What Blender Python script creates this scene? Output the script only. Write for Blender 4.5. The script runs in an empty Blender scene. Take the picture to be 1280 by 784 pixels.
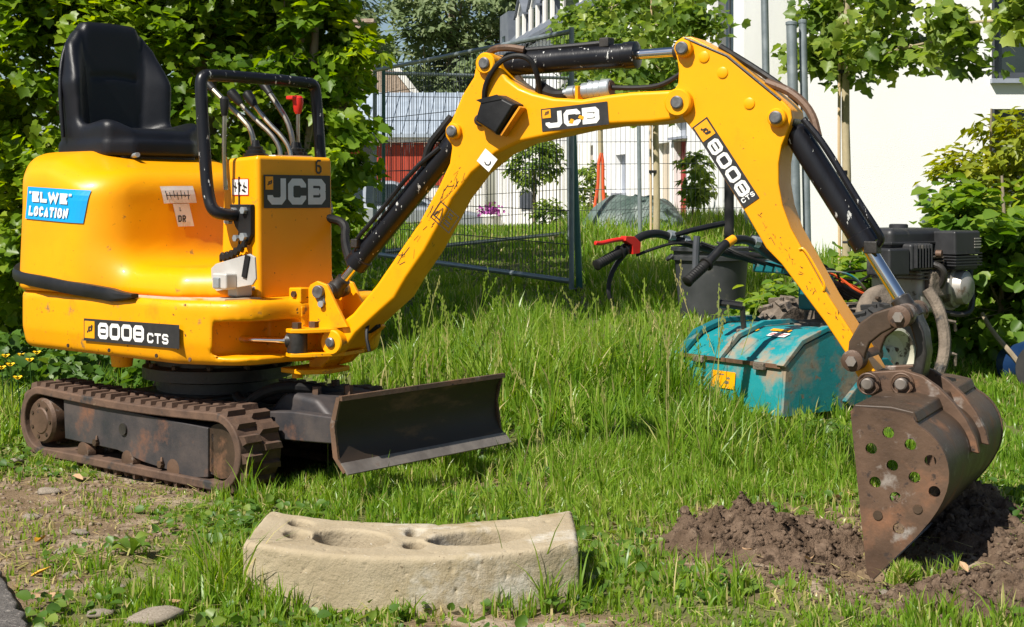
import bpy, bmesh, math, random
import numpy as np
from mathutils import Vector, Matrix, geometry
from mathutils.bvhtree import BVHTree

# ---------------------------------------------------------------- camera, sky, sun, exposure
S = bpy.context.scene
COL = S.collection
cam = bpy.data.objects.new("camera", bpy.data.cameras.new("camera"))
COL.objects.link(cam)
cam.location = (0, 0, 0.92)
cam.rotation_euler = (math.radians(90), 0, 0)
cam.data.lens = 50.625
cam.data.sensor_width = 36
cam.data.shift_y = -0.1109
cam.data.clip_start = 0.1
cam.data.clip_end = 2000
S.camera = cam

SUN_AZ = math.atan2(-0.66, -0.75)          # clockwise from +Y
SUN_EL = math.radians(50)
W = bpy.data.worlds.new("World")
S.world = W
W.use_nodes = True
nt = W.node_tree
sky = nt.nodes.new("ShaderNodeTexSky")
sky.sky_type = 'NISHITA'
sky.sun_disc = False
sky.sun_elevation = SUN_EL
sky.sun_rotation = SUN_AZ
sky.air_density = 1.0
sky.dust_density = 0.6
nt.links.new(sky.outputs[0], nt.nodes["Background"].inputs[0])
nt.nodes["Background"].inputs[1].default_value = 0.055
sl = bpy.data.lights.new("sun", 'SUN')
sl.energy = 5.0
sl.angle = math.radians(0.5)
sl.color = (1.0, 0.95, 0.86)
sun = bpy.data.objects.new("sun", sl)
COL.objects.link(sun)
tosun = Vector((math.sin(SUN_AZ) * math.cos(SUN_EL), math.cos(SUN_AZ) * math.cos(SUN_EL), math.sin(SUN_EL)))
sun.rotation_euler = tosun.to_track_quat('Z', 'Y').to_euler()
sun.location = (-6, -6, 12)
S.view_settings.view_transform = 'Standard'
S.view_settings.look = 'None'
S.view_settings.exposure = 0.64
S.view_settings.gamma = 1.0
S.cycles.max_bounces = 8
S.cycles.transparent_max_bounces = 8

rng = np.random.default_rng(11)
random.seed(5)

# ---------------------------------------------------------------- materials
def lin(r, g, b):
    f = lambda c: c / 12.92 if c <= 0.04045 else ((c + 0.055) / 1.055) ** 2.4
    return (f(r / 255), f(g / 255), f(b / 255), 1)

def pm(name, c1, c2=None, scale=6, rough=(0.4, 0.6), metal=0.0, bump=0.0, bscale=60, spots=(), coat=0.0, spec=0.5, stretch=(1, 1, 1)):
    """principled material: two tones mixed by noise, then spot layers (colour, scale, threshold, softness, roughness)"""
    m = bpy.data.materials.new(name)
    m.use_nodes = True
    n, l = m.node_tree.nodes, m.node_tree.links
    p = n["Principled BSDF"]
    tc = n.new("ShaderNodeTexCoord")
    mp = n.new("ShaderNodeMapping")
    mp.inputs['Scale'].default_value = stretch
    l.new(tc.outputs['Object'], mp.inputs[0])
    def noise(sc, det=6, r=0.6):
        t = n.new("ShaderNodeTexNoise")
        t.inputs['Scale'].default_value = sc
        t.inputs['Detail'].default_value = det
        t.inputs['Roughness'].default_value = r
        l.new(mp.outputs[0], t.inputs['Vector'])
        return t
    base = noise(scale)
    r = n.new("ShaderNodeValToRGB")
    r.color_ramp.elements[0].position, r.color_ramp.elements[1].position = 0.33, 0.67
    r.color_ramp.elements[0].color = c1
    r.color_ramp.elements[1].color = c2 or c1
    l.new(base.outputs[0], r.inputs[0])
    col = r.outputs[0]
    mr = n.new("ShaderNodeMapRange")
    mr.inputs[1].default_value, mr.inputs[2].default_value = 0.3, 0.7
    mr.inputs[3].default_value, mr.inputs[4].default_value = rough
    l.new(base.outputs[0], mr.inputs[0])
    ro = mr.outputs[0]
    for (sc_col, sc, th, soft, srough) in spots:
        t = noise(sc, 8, 0.65)
        q = n.new("ShaderNodeMapRange")
        q.inputs[1].default_value, q.inputs[2].default_value = th, th + soft
        l.new(t.outputs[0], q.inputs[0])
        mx = n.new("ShaderNodeMix")
        mx.data_type = 'RGBA'
        l.new(q.outputs[0], mx.inputs[0])
        l.new(col, mx.inputs[6])
        mx.inputs[7].default_value = sc_col
        col = mx.outputs[2]
        m2 = n.new("ShaderNodeMix")
        l.new(q.outputs[0], m2.inputs[0])
        l.new(ro, m2.inputs[2])
        m2.inputs[3].default_value = srough
        ro = m2.outputs[0]
    l.new(col, p.inputs['Base Color'])
    l.new(ro, p.inputs['Roughness'])
    p.inputs['Metallic'].default_value = metal
    p.inputs['Specular IOR Level'].default_value = spec
    p.inputs['Coat Weight'].default_value = coat
    p.inputs['Coat Roughness'].default_value = 0.12
    if bump:
        t = noise(bscale, 5, 0.65)
        b = n.new("ShaderNodeBump")
        b.inputs['Strength'].default_value = 1
        b.inputs['Distance'].default_value = bump
        l.new(t.outputs[0], b.inputs['Height'])
        l.new(b.outputs[0], p.inputs['Normal'])
    return m

def leafmat(name, stops, rough=0.5, trans=0.35, spec=0.4):
    """foliage: colour from the per-leaf 'tint' attribute, some light passes through"""
    m = bpy.data.materials.new(name)
    m.use_nodes = True
    n, l = m.node_tree.nodes, m.node_tree.links
    p = n["Principled BSDF"]
    a = n.new("ShaderNodeAttribute")
    a.attribute_name = "tint"
    r = n.new("ShaderNodeValToRGB")
    cr = r.color_ramp
    while len(cr.elements) < len(stops):
        cr.elements.new(0.5)
    for e, (pos, c) in zip(cr.elements, stops):
        e.position, e.color = pos, c
    l.new(a.outputs['Fac'], r.inputs[0])
    l.new(r.outputs[0], p.inputs['Base Color'])
    p.inputs['Roughness'].default_value = rough
    p.inputs['Specular IOR Level'].default_value = spec
    t = n.new("ShaderNodeBsdfTranslucent")
    h = n.new("ShaderNodeHueSaturation")
    h.inputs['Hue'].default_value = 0.485
    h.inputs['Saturation'].default_value = 1.1
    h.inputs['Value'].default_value = 1.7
    l.new(r.outputs[0], h.inputs['Color'])
    l.new(h.outputs[0], t.inputs[0])
    mx = n.new("ShaderNodeMixShader")
    mx.inputs[0].default_value = trans
    l.new(p.outputs[0], mx.inputs[1])
    l.new(t.outputs[0], mx.inputs[2])
    l.new(mx.outputs[0], n["Material Output"].inputs[0])
    return m

M = {}
MUD = (0.16, 0.115, 0.075, 1)
DIRT = (0.10, 0.065, 0.035, 1)
YEL1, YEL2 = (0.83, 0.352, 0.0, 1), (0.77, 0.305, 0.0, 1)
M['yellow'] = pm("yellow paint", YEL1, YEL2, 3, (0.34, 0.48), coat=0.06, spec=0.32, bump=0.0006, bscale=14,
                 spots=[((0.50, 0.20, 0.004, 1), 4, 0.58, 0.25, 0.6), ((0.30, 0.16, 0.03, 1), 16, 0.655, 0.05, 0.7), ((0.09, 0.05, 0.02, 1), 75, 0.675, 0.02, 0.7)])
M['yellow_worn'] = pm("worn yellow paint", YEL1, YEL2, 3, (0.36, 0.5), coat=0.05, spec=0.3, bump=0.0008, bscale=20,
                      spots=[((0.48, 0.19, 0.006, 1), 5, 0.55, 0.2, 0.6), ((0.26, 0.15, 0.05, 1), 13, 0.62, 0.06, 0.8), ((0.07, 0.04, 0.02, 1), 55, 0.645, 0.02, 0.7)])
M['black_paint'] = pm("scratched black paint", (0.006, 0.006, 0.008, 1), (0.011, 0.011, 0.014, 1), 8, (0.26, 0.40), spec=0.35, bump=0.0008, bscale=40,
                      spots=[((0.5, 0.5, 0.48, 1), 60, 0.635, 0.012, 0.5), ((0.4, 0.4, 0.38, 1), 30, 0.655, 0.008, 0.5)], stretch=(1, 1, 0.3))
M['black'] = pm("black plastic", (0.008, 0.008, 0.009, 1), (0.015, 0.015, 0.016, 1), 12, (0.35, 0.55), spec=0.3, bump=0.0004, bscale=150)
M['rubber_hose'] = pm("black hose rubber", (0.007, 0.007, 0.008, 1), (0.018, 0.017, 0.016, 1), 20, (0.5, 0.7), spec=0.25)
M['seat'] = pm("black seat vinyl", (0.005, 0.0055, 0.008, 1), (0.008, 0.009, 0.013, 1), 5, (0.36, 0.48), spec=0.32, bump=0.0008, bscale=260,
               spots=[((0.02, 0.02, 0.02, 1), 4, 0.6, 0.3, 0.6)])
M['chrome'] = pm("polished rod", (0.72, 0.73, 0.75, 1), (0.6, 0.61, 0.63, 1), 12, (0.08, 0.16), metal=1.0)
M['steel'] = pm("galvanised steel", (0.28, 0.31, 0.33, 1), (0.40, 0.43, 0.45, 1), 14, (0.4, 0.55), metal=0.55, spots=[((0.16, 0.15, 0.14, 1), 20, 0.64, 0.1, 0.7)])
M['pin'] = pm("greased pin steel", (0.10, 0.10, 0.105, 1), (0.2, 0.2, 0.2, 1), 40, (0.35, 0.6), metal=0.7)
M['rust'] = pm("brown rusted steel", (0.07, 0.041, 0.026, 1), (0.145, 0.084, 0.052, 1), 6, (0.5, 0.7), metal=0.25, bump=0.0012, bscale=70,
               spots=[((0.22, 0.105, 0.055, 1), 5, 0.54, 0.14, 0.75), ((0.30, 0.26, 0.23, 1), 9, 0.60, 0.10, 0.5), ((0.045, 0.03, 0.023, 1), 26, 0.60, 0.06, 0.85)])
M['rust_dark'] = pm("dark scuffed steel", (0.034, 0.023, 0.015, 1), (0.08, 0.05, 0.031, 1), 7, (0.42, 0.66), metal=0.1, spec=0.35, bump=0.001, bscale=60,
                    spots=[((0.17, 0.085, 0.045, 1), 6, 0.53, 0.12, 0.75), ((0.2, 0.17, 0.15, 1), 18, 0.64, 0.06, 0.55)])
M['track_steel'] = pm("rusty black track frame", (0.035, 0.035, 0.04, 1), (0.075, 0.06, 0.055, 1), 9, (0.45, 0.7), metal=0.2, bump=0.001, bscale=60,
                      spots=[((0.19, 0.085, 0.045, 1), 5, 0.54, 0.14, 0.75), ((0.15, 0.14, 0.13, 1), 22, 0.66, 0.06, 0.6)])
M['track_rubber'] = pm("muddy track rubber", (0.06, 0.034, 0.022, 1), (0.13, 0.075, 0.047, 1), 12, (0.75, 0.95), bump=0.002, bscale=50,
                       spots=[((0.025, 0.023, 0.022, 1), 9, 0.55, 0.1, 0.8), ((0.22, 0.155, 0.095, 1), 14, 0.64, 0.1, 0.95)])
M['blade'] = pm("dark blade steel", (0.024, 0.017, 0.012, 1), (0.05, 0.033, 0.022, 1), 7, (0.42, 0.62), metal=0.1, spec=0.35, bump=0.0008, bscale=40,
                spots=[((0.13, 0.075, 0.045, 1), 7, 0.53, 0.1, 0.7), ((0.22, 0.2, 0.19, 1), 14, 0.7, 0.08, 0.5)], stretch=(1, 0.35, 1))
M['worn_edge'] = pm("bare worn steel", (0.17, 0.145, 0.125, 1), (0.28, 0.245, 0.215, 1), 12, (0.4, 0.6), metal=0.5, spots=[((0.14, 0.08, 0.05, 1), 12, 0.6, 0.1, 0.7)])
M['oily'] = pm("oily black iron", (0.014, 0.013, 0.012, 1), (0.035, 0.03, 0.026, 1), 14, (0.3, 0.6), bump=0.0015, bscale=60)
M['grey_plate'] = pm("grey pedal plate", (0.42, 0.41, 0.39, 1), (0.52, 0.5, 0.47, 1), 9, (0.45, 0.6), metal=0.25, spots=[(MUD, 16, 0.62, 0.1, 0.8)])
M['deck'] = pm("worn step metal", (0.35, 0.3, 0.22, 1), (0.5, 0.42, 0.3, 1), 14, (0.5, 0.8), spots=[((0.55, 0.25, 0.02, 1), 8, 0.55, 0.05, 0.5)])
M['d_black'] = pm("sticker black", (0.018, 0.018, 0.02, 1), (0.028, 0.026, 0.026, 1), 30, (0.35, 0.5))
M['d_white'] = pm("sticker white", (0.80, 0.79, 0.76, 1), (0.70, 0.69, 0.66, 1), 20, (0.4, 0.55))
M['d_grey'] = pm("sticker silver", (0.56, 0.60, 0.65, 1), (0.52, 0.555, 0.60, 1), 20, (0.4, 0.55))
M['d_yellow'] = pm("sticker yellow", YEL1, YEL2, 20, (0.4, 0.55))
M['d_blue'] = pm("sticker blue", (0.0, 0.33, 0.70, 1), (0.0, 0.29, 0.64, 1), 12, (0.35, 0.5))
M['d_red'] = pm("red plastic", (0.62, 0.02, 0.012, 1), (0.52, 0.018, 0.012, 1), 20, (0.35, 0.5))
M['lens'] = pm("amber lamp lens", (0.75, 0.30, 0.01, 1), (0.6, 0.22, 0.008, 1), 10, (0.15, 0.3))
M['concrete'] = pm("weathered concrete", (0.30, 0.24, 0.155, 1), (0.40, 0.335, 0.235, 1), 4, (0.9, 1.0), spec=0.2, bump=0.003, bscale=110,
                   spots=[((0.26, 0.20, 0.10, 1), 3.2, 0.53, 0.14, 0.95), ((0.47, 0.43, 0.36, 1), 6, 0.56, 0.12, 0.9), ((0.15, 0.11, 0.07, 1), 40, 0.65, 0.05, 0.95), ((0.58, 0.54, 0.47, 1), 110, 0.66, 0.03, 0.9), ((0.10, 0.08, 0.055, 1), 130, 0.665, 0.02, 0.95)])
M['soil'] = pm("dug soil", (0.095, 0.062, 0.040, 1), (0.19, 0.132, 0.092, 1), 16, (0.95, 1.0), bump=0.02, bscale=60, spec=0.15,
               spots=[((0.04, 0.026, 0.017, 1), 22, 0.54, 0.1, 1.0), ((0.25, 0.185, 0.13, 1), 70, 0.63, 0.05, 1.0), ((0.22, 0.16, 0.11, 1), 8, 0.6, 0.1, 1.0)])
M['clod'] = pm("crumb of dug soil", (0.08, 0.053, 0.035, 1), (0.18, 0.126, 0.088, 1), 1.5, (0.95, 1.0), spec=0.2)
M['lever_steel'] = pm("worn lever steel", (0.42, 0.39, 0.33, 1), (0.30, 0.27, 0.22, 1), 30, (0.22, 0.38), metal=0.95)
M['grit'] = pm("brown grit", (0.13, 0.09, 0.06, 1), (0.27, 0.21, 0.155, 1), 25, (0.9, 1.0), spec=0.2)
M['asphalt'] = pm("old asphalt", (0.085, 0.078, 0.072, 1), (0.14, 0.128, 0.118, 1), 20, (0.85, 0.95), spec=0.2, bump=0.010, bscale=90,
                  spots=[((0.27, 0.245, 0.22, 1), 110, 0.575, 0.05, 0.9), ((0.035, 0.033, 0.033, 1), 90, 0.62, 0.05, 0.9)])
M['stone'] = pm("pale stone", (0.27, 0.22, 0.165, 1), (0.40, 0.34, 0.27, 1), 12, (0.85, 0.95), bump=0.004, bscale=50, spots=[(MUD, 14, 0.56, 0.12, 0.95)])
M['teal'] = pm("teal paint caked with mud", (0.004, 0.185, 0.21, 1), (0.012, 0.235, 0.26, 1), 5, (0.35, 0.5), bump=0.0012, bscale=40,
               spots=[((0.27, 0.205, 0.14, 1), 3.6, 0.47, 0.13, 0.95), ((0.19, 0.14, 0.095, 1), 24, 0.60, 0.04, 0.95)])
M['teal_dark'] = pm("teal side guard", (0.004, 0.10, 0.12, 1), (0.008, 0.13, 0.15, 1), 5, (0.3, 0.5), spots=[((0.2, 0.15, 0.10, 1), 9, 0.58, 0.1, 0.95)])  # darker teal: shade on the guard plate put into the colour
M['mud_iron'] = pm("muddy iron", (0.10, 0.078, 0.058, 1), (0.22, 0.175, 0.135, 1), 11, (0.8, 0.95), bump=0.008, bscale=38, spots=[((0.03, 0.027, 0.025, 1), 12, 0.57, 0.08, 0.6)])
M['alu'] = pm("dusty aluminium", (0.33, 0.31, 0.28, 1), (0.46, 0.43, 0.39, 1), 10, (0.4, 0.6), metal=0.5, spots=[((0.17, 0.13, 0.09, 1), 14, 0.55, 0.1, 0.9)])
M['cream'] = pm("chipped cream wheel rim", (0.50, 0.48, 0.38, 1), (0.42, 0.39, 0.30, 1), 9, (0.5, 0.7), spots=[((0.09, 0.07, 0.05, 1), 15, 0.58, 0.06, 0.9)])
M['engine_black'] = pm("dusty engine plastic", (0.018, 0.018, 0.02, 1), (0.03, 0.03, 0.032, 1), 10, (0.4, 0.6), spots=[((0.12, 0.105, 0.085, 1), 9, 0.6, 0.2, 0.8)])
M['bin'] = pm("grey black tub plastic", (0.028, 0.03, 0.033, 1), (0.045, 0.047, 0.05, 1), 6, (0.5, 0.7), spots=[((0.13, 0.12, 0.10, 1), 6, 0.62, 0.2, 0.8)])
M['blue_tub'] = pm("blue plastic", (0.004, 0.022, 0.075, 1), (0.006, 0.03, 0.1, 1), 6, (0.4, 0.6))
M['stucco'] = pm("white render", (0.79, 0.79, 0.78, 1), (0.745, 0.745, 0.735, 1), 0.8, (0.9, 0.95), bump=0.003, bscale=90)
M['white_board'] = pm("white painted boards", (0.78, 0.76, 0.72, 1), (0.70, 0.68, 0.63, 1), 4, (0.6, 0.75))
M['beige'] = pm("beige door panel", (0.58, 0.50, 0.40, 1), (0.52, 0.45, 0.36, 1), 4, (0.6, 0.75))
M['frame_dark'] = pm("anthracite window frame", (0.05, 0.055, 0.065, 1), (0.07, 0.075, 0.085, 1), 6, (0.4, 0.5))
M['sill'] = pm("grey blue sill metal", (0.30, 0.33, 0.40, 1), (0.36, 0.39, 0.45, 1), 6, (0.35, 0.5), metal=0.3)
M['glass'] = pm("dark window glass", (0.012, 0.018, 0.018, 1), (0.022, 0.03, 0.028, 1), 2, (0.04, 0.08), spec=0.8)
M['slate'] = pm("slate", (0.10, 0.115, 0.14, 1), (0.15, 0.165, 0.19, 1), 3, (0.5, 0.7), bump=0.004, bscale=20)
M['roof_metal'] = pm("pale grey metal roof", (0.36, 0.42, 0.49, 1), (0.44, 0.50, 0.57, 1), 2, (0.4, 0.55), metal=0.2)
M['barn_red'] = pm("red barn boards", (0.42, 0.045, 0.015, 1), (0.32, 0.035, 0.014, 1), 3, (0.7, 0.85), stretch=(6, 6, 0.6))
M['door_red'] = pm("red door paint", (0.36, 0.025, 0.018, 1), (0.30, 0.02, 0.016, 1), 3, (0.4, 0.5))
M['fieldstone'] = pm("brown field stone", (0.30, 0.22, 0.16, 1), (0.42, 0.33, 0.26, 1), 9, (0.85, 0.95), bump=0.02, bscale=9, spots=[((0.18, 0.13, 0.09, 1), 14, 0.56, 0.08, 0.95)])
M['silver'] = pm("silver car paint", (0.42, 0.45, 0.48, 1), (0.46, 0.49, 0.52, 1), 2, (0.22, 0.3), metal=0.5, coat=0.4)
M['car_red'] = pm("dark red car paint", (0.11, 0.02, 0.018, 1), (0.13, 0.025, 0.02, 1), 2, (0.22, 0.3), coat=0.4)
M['tyre'] = pm("tyre rubber", (0.016, 0.016, 0.017, 1), (0.03, 0.028, 0.026, 1), 14, (0.7, 0.9))
M['fence_steel'] = pm("dull galvanised tube", (0.20, 0.24, 0.26, 1), (0.30, 0.34, 0.36, 1), 9, (0.4, 0.55), metal=0.5)
M['fence_green_shade'] = pm("green and shaded tube", (0.03, 0.12, 0.10, 1), (0.05, 0.16, 0.13, 1), 9, (0.4, 0.55))  # green of one panel's posts, and shade on the near end post
M['fence_wire'] = pm("dark fence wire", (0.06, 0.07, 0.076, 1), (0.10, 0.11, 0.118, 1), 9, (0.45, 0.6), metal=0.4)
M['tarp'] = pm("green tarpaulin", (0.055, 0.085, 0.075, 1), (0.12, 0.16, 0.15, 1), 3, (0.35, 0.55), bump=0.02, bscale=7)
M['strap'] = pm("orange strap", (0.75, 0.10, 0.02, 1), (0.62, 0.08, 0.016, 1), 9, (0.5, 0.7))
M['bark'] = pm("grey brown bark", (0.17, 0.13, 0.085, 1), (0.27, 0.22, 0.15, 1), 12, (0.85, 0.95), bump=0.006, bscale=40, stretch=(1, 1, 0.35))
M['bark_pale'] = pm("pale smooth bark", (0.30, 0.25, 0.15, 1), (0.42, 0.35, 0.22, 1), 14, (0.8, 0.9), bump=0.004, bscale=30, stretch=(1, 1, 0.35))
M['cane'] = pm("bamboo cane", (0.50, 0.36, 0.21, 1), (0.58, 0.44, 0.27, 1), 12, (0.6, 0.75))
M['hedge_leaf'] = leafmat("maple hedge leaf", [(0.0, (0.05, 0.115, 0.008, 1)), (0.5, (0.145, 0.24, 0.012, 1)), (1.0, (0.32, 0.39, 0.03, 1))], 0.38, 0.52)
M['light_leaf'] = leafmat("light maple leaf", [(0.0, (0.06, 0.14, 0.010, 1)), (0.5, (0.16, 0.27, 0.018, 1)), (1.0, (0.33, 0.41, 0.035, 1))], 0.42, 0.52)
M['plane_leaf'] = leafmat("plane tree leaf", [(0.0, (0.06, 0.12, 0.02, 1)), (0.5, (0.15, 0.235, 0.035, 1)), (1.0, (0.31, 0.38, 0.075, 1))], 0.40, 0.5)
M['bush_leaf'] = leafmat("round bush leaf", [(0.0, (0.055, 0.13, 0.014, 1)), (0.5, (0.135, 0.24, 0.028, 1)), (1.0, (0.26, 0.34, 0.05, 1))], 0.42, 0.48)
M['shrub_leaf'] = leafmat("yellow green shrub leaf", [(0.0, (0.09, 0.13, 0.012, 1)), (0.6, (0.25, 0.29, 0.02, 1)), (1.0, (0.42, 0.40, 0.04, 1))], 0.45, 0.4)
M['far_leaf'] = leafmat("distant tree leaf", [(0.0, (0.10, 0.15, 0.07, 1)), (0.6, (0.18, 0.235, 0.105, 1)), (1.0, (0.26, 0.30, 0.15, 1))], 0.6, 0.4)
M['weed_leaf'] = leafmat("weed leaf", [(0.0, (0.03, 0.085, 0.012, 1)), (0.6, (0.08, 0.16, 0.02, 1)), (1.0, (0.18, 0.25, 0.04, 1))], 0.45, 0.35)
M['grass'] = leafmat("grass blade", [(0.0, (0.05, 0.13, 0.010, 1)), (0.4, (0.135, 0.26, 0.020, 1)), (0.75, (0.27, 0.38, 0.05, 1)), (1.0, (0.58, 0.48, 0.24, 1))], 0.36, 0.45)
M['dry_leaf'] = pm("dry brown leaf", (0.30, 0.17, 0.08, 1), (0.45, 0.30, 0.17, 1), 20, (0.6, 0.8))
M['gold_leaf'] = pm("yellow fallen leaf", (0.62, 0.36, 0.03, 1), (0.55, 0.28, 0.02, 1), 20, (0.6, 0.8))
M['buttercup'] = pm("buttercup petal", (0.85, 0.50, 0.01, 1), (0.8, 0.45, 0.01, 1), 20, (0.35, 0.5))
M['purple'] = pm("purple petals", (0.30, 0.04, 0.26, 1), (0.42, 0.08, 0.36, 1), 20, (0.6, 0.8))
M['white_print'] = M['d_white']

# ---------------------------------------------------------------- mesh helpers
def np_mesh(name, v, faces, tint=None, smooth=False):
    """v (n,3); faces: list of int arrays, each (m,k)"""
    me = bpy.data.meshes.new(name)
    v = np.asarray(v, dtype=np.float32)
    me.vertices.add(len(v))
    me.vertices.foreach_set('co', v.ravel())
    nl = sum(f.size for f in faces)
    npoly = sum(len(f) for f in faces)
    me.loops.add(nl)
    me.loops.foreach_set('vertex_index', np.concatenate([f.ravel() for f in faces]).astype(np.int32))
    me.polygons.add(npoly)
    st, off = [], 0
    for f in faces:
        st.append(off + np.arange(len(f)) * f.shape[1])
        off += f.size
    me.polygons.foreach_set('loop_start', np.concatenate(st).astype(np.int32))
    if smooth:
        me.polygons.foreach_set('use_smooth', np.ones(npoly, dtype=bool))
    if tint is not None:
        a = me.attributes.new('tint', 'FLOAT', 'POINT')
        a.data.foreach_set('value', np.asarray(tint, dtype=np.float32))
    me.update(calc_edges=True)
    return me

def link(name, me, mat, parent=None, **props):
    o = bpy.data.objects.new(name, me)
    COL.objects.link(o)
    if mat is not None and len(me.materials) == 0:
        me.materials.append(mat)
    if parent is not None:
        o.parent = parent
    for k, val in props.items():
        o[k] = val
    return o

def thing(name, label, cat, loc=(0, 0, 0), rz=0.0, group=None):
    o = bpy.data.objects.new(name, None)
    COL.objects.link(o)
    o.location = loc
    o.rotation_euler = (0, 0, rz)
    o.empty_display_size = 0.1
    o['label'] = label
    o['category'] = cat
    if group:
        o['group'] = group
    return o

def dup(root, loc=None, rz=None, label=None):
    r = root.copy()
    COL.objects.link(r)
    if loc is not None:
        r.location = loc
    if rz is not None:
        r.rotation_euler = (0, 0, rz)
    if label:
        r['label'] = label
    for ch in list(root.children):
        c = ch.copy()
        COL.objects.link(c)
        c.parent = r
        for g in list(ch.children):
            d = g.copy()
            COL.objects.link(d)
            d.parent = c
    return r

def basis(d):
    d = Vector(d).normalized()
    a = Vector((0, 0, 1)) if abs(d.z) < 0.9 else Vector((1, 0, 0))
    u = d.cross(a).normalized()
    return u, d.cross(u).normalized(), d

class B:
    """collects solid pieces into one mesh"""
    def __init__(s):
        s.v, s.f = [], []
    def add(s, v, f):
        o = len(s.v)
        s.v += [tuple(p) for p in v]
        s.f += [tuple(i + o for i in q) for q in f]
        return s
    def box(s, c, size, rot=None):
        h = Vector(size) / 2
        R = rot or Matrix.Identity(3)
        v = [Vector(c) + R @ Vector((x * h.x, y * h.y, z * h.z)) for x in (-1, 1) for y in (-1, 1) for z in (-1, 1)]
        return s.add(v, [(0, 1, 3, 2), (4, 6, 7, 5), (0, 4, 5, 1), (2, 3, 7, 6), (0, 2, 6, 4), (1, 5, 7, 3)])
    def cyl(s, p0, p1, r0, r1=None, n=20):
        r1 = r0 if r1 is None else r1
        p0, p1 = Vector(p0), Vector(p1)
        u, w, d = basis(p1 - p0)
        v = []
        for p, r in ((p0, r0), (p1, r1)):
            v += [p + r * (math.cos(a) * u + math.sin(a) * w) for a in [2 * math.pi * i / n for i in range(n)]]
        f = [(i, (i + 1) % n, n + (i + 1) % n, n + i) for i in range(n)]
        f += [tuple(range(n))[::-1], tuple(range(n, 2 * n))]
        return s.add(v, f)
    def lathe(s, p0, axis, prof, n=28, caps=True):
        """prof: list of (distance along axis, radius)"""
        p0 = Vector(p0)
        u, w, d = basis(axis)
        v, f = [], []
        for (t, r) in prof:
            v += [p0 + d * t + r * (math.cos(a) * u + math.sin(a) * w) for a in [2 * math.pi * i / n for i in range(n)]]
        for k in range(len(prof) - 1):
            for i in range(n):
                f.append((k * n + i, k * n + (i + 1) % n, (k + 1) * n + (i + 1) % n, (k + 1) * n + i))
        if caps:
            f += [tuple(range(n))[::-1], tuple(range((len(prof) - 1) * n, len(prof) * n))]
        return s.add(v, f)
    def tube(s, path, r, n=10, closed=False, smooth=0):
        P = [Vector(p) for p in path]
        for _ in range(smooth):
            Q = [P[0]]
            for a, b in zip(P, P[1:]):
                Q += [a * 0.75 + b * 0.25, a * 0.25 + b * 0.75]
            Q.append(P[-1])
            P = Q
        m = len(P)
        rs = r if isinstance(r, (list, tuple)) else None
        v, f = [], []
        pu = None
        for i, p in enumerate(P):
            a = P[(i - 1) % m] if (closed or i > 0) else p
            b = P[(i + 1) % m] if (closed or i < m - 1) else p
            d = (b - a).normalized()
            if pu is None:
                u, w, _ = basis(d)
            else:
                u = (pu - d * pu.dot(d)).normalized()
                w = d.cross(u)
            pu = u
            rr = r if rs is None else rs[0] + (rs[1] - rs[0]) * i / (m - 1)
            v += [p + rr * (math.cos(q) * u + math.sin(q) * w) for q in [2 * math.pi * k / n for k in range(n)]]
        for i in range(m if closed else m - 1):
            j = (i + 1) % m
            for k in range(n):
                f.append((i * n + k, i * n + (k + 1) % n, j * n + (k + 1) % n, j * n + k))
        if not closed:
            f += [tuple(range(n))[::-1], tuple(range((m - 1) * n, m * n))]
        return s.add(v, f)
    def prism(s, outline, fn, t0, t1):
        """outline of (a,b); fn(a,t,b) -> point"""
        n = len(outline)
        v = [fn(a, t0, b) for a, b in outline] + [fn(a, t1, b) for a, b in outline]
        f = [tuple(range(n)), tuple(range(2 * n - 1, n - 1, -1))]
        f += [(i, n + i, n + (i + 1) % n, (i + 1) % n) for i in range(n)]
        return s.add(v, f)
    def mesh(s, name, sharp=35):
        me = bpy.data.meshes.new(name)
        me.from_pydata(s.v, [], s.f)
        bm = bmesh.new()
        bm.from_mesh(me)
        bmesh.ops.recalc_face_normals(bm, faces=bm.faces)
        bm.to_mesh(me)
        bm.free()
        me.polygons.foreach_set('use_smooth', np.ones(len(me.polygons), dtype=bool))
        me.set_sharp_from_angle(angle=math.radians(sharp))
        return me
    def obj(s, name, mat, parent=None, bevel=0.0, seg=2, sharp=35, **props):
        o = link(name, s.mesh(name, sharp), mat, parent, **props)
        if bevel:
            m = o.modifiers.new("bevel", 'BEVEL')
            m.width = bevel
            m.segments = seg
            m.limit_method = 'ANGLE'
            m.angle_limit = math.radians(28)
            m.harden_normals = True
        return o

# ---------------------------------------------------------------- signed distance fields -> mesh
def rbox(X, Y, Z, c, h, r):
    q = [np.abs(A - c[i]) - (h[i] - r) for i, A in enumerate((X, Y, Z))]
    o = np.sqrt(sum(np.maximum(a, 0) ** 2 for a in q))
    return o + np.minimum(np.maximum(np.maximum(q[0], q[1]), q[2]), 0) - r

def smin(a, b, k):
    h = np.clip(0.5 + 0.5 * (b - a) / k, 0, 1)
    return b * (1 - h) + a * h - k * h * (1 - h)

def smax(a, b, k):
    return -smin(-a, -b, k)

def sdpoly(X, Y, pts):
    d = np.full(X.shape, 1e9)
    s = np.ones(X.shape)
    n = len(pts)
    for i in range(n):
        ax, ay = pts[i]
        bx, by = pts[i - 1]
        ex, ey = bx - ax, by - ay
        wx, wy = X - ax, Y - ay
        t = np.clip((wx * ex + wy * ey) / (ex * ex + ey * ey), 0, 1)
        d = np.minimum(d, (wx - ex * t) ** 2 + (wy - ey * t) ** 2)
        c1, c2, c3 = Y >= ay, Y < by, ex * wy > ey * wx
        flip = (c1 & c2 & c3) | (~c1 & ~c2 & ~c3)
        s = np.where(flip, -s, s)
    return s * np.sqrt(d)

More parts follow.
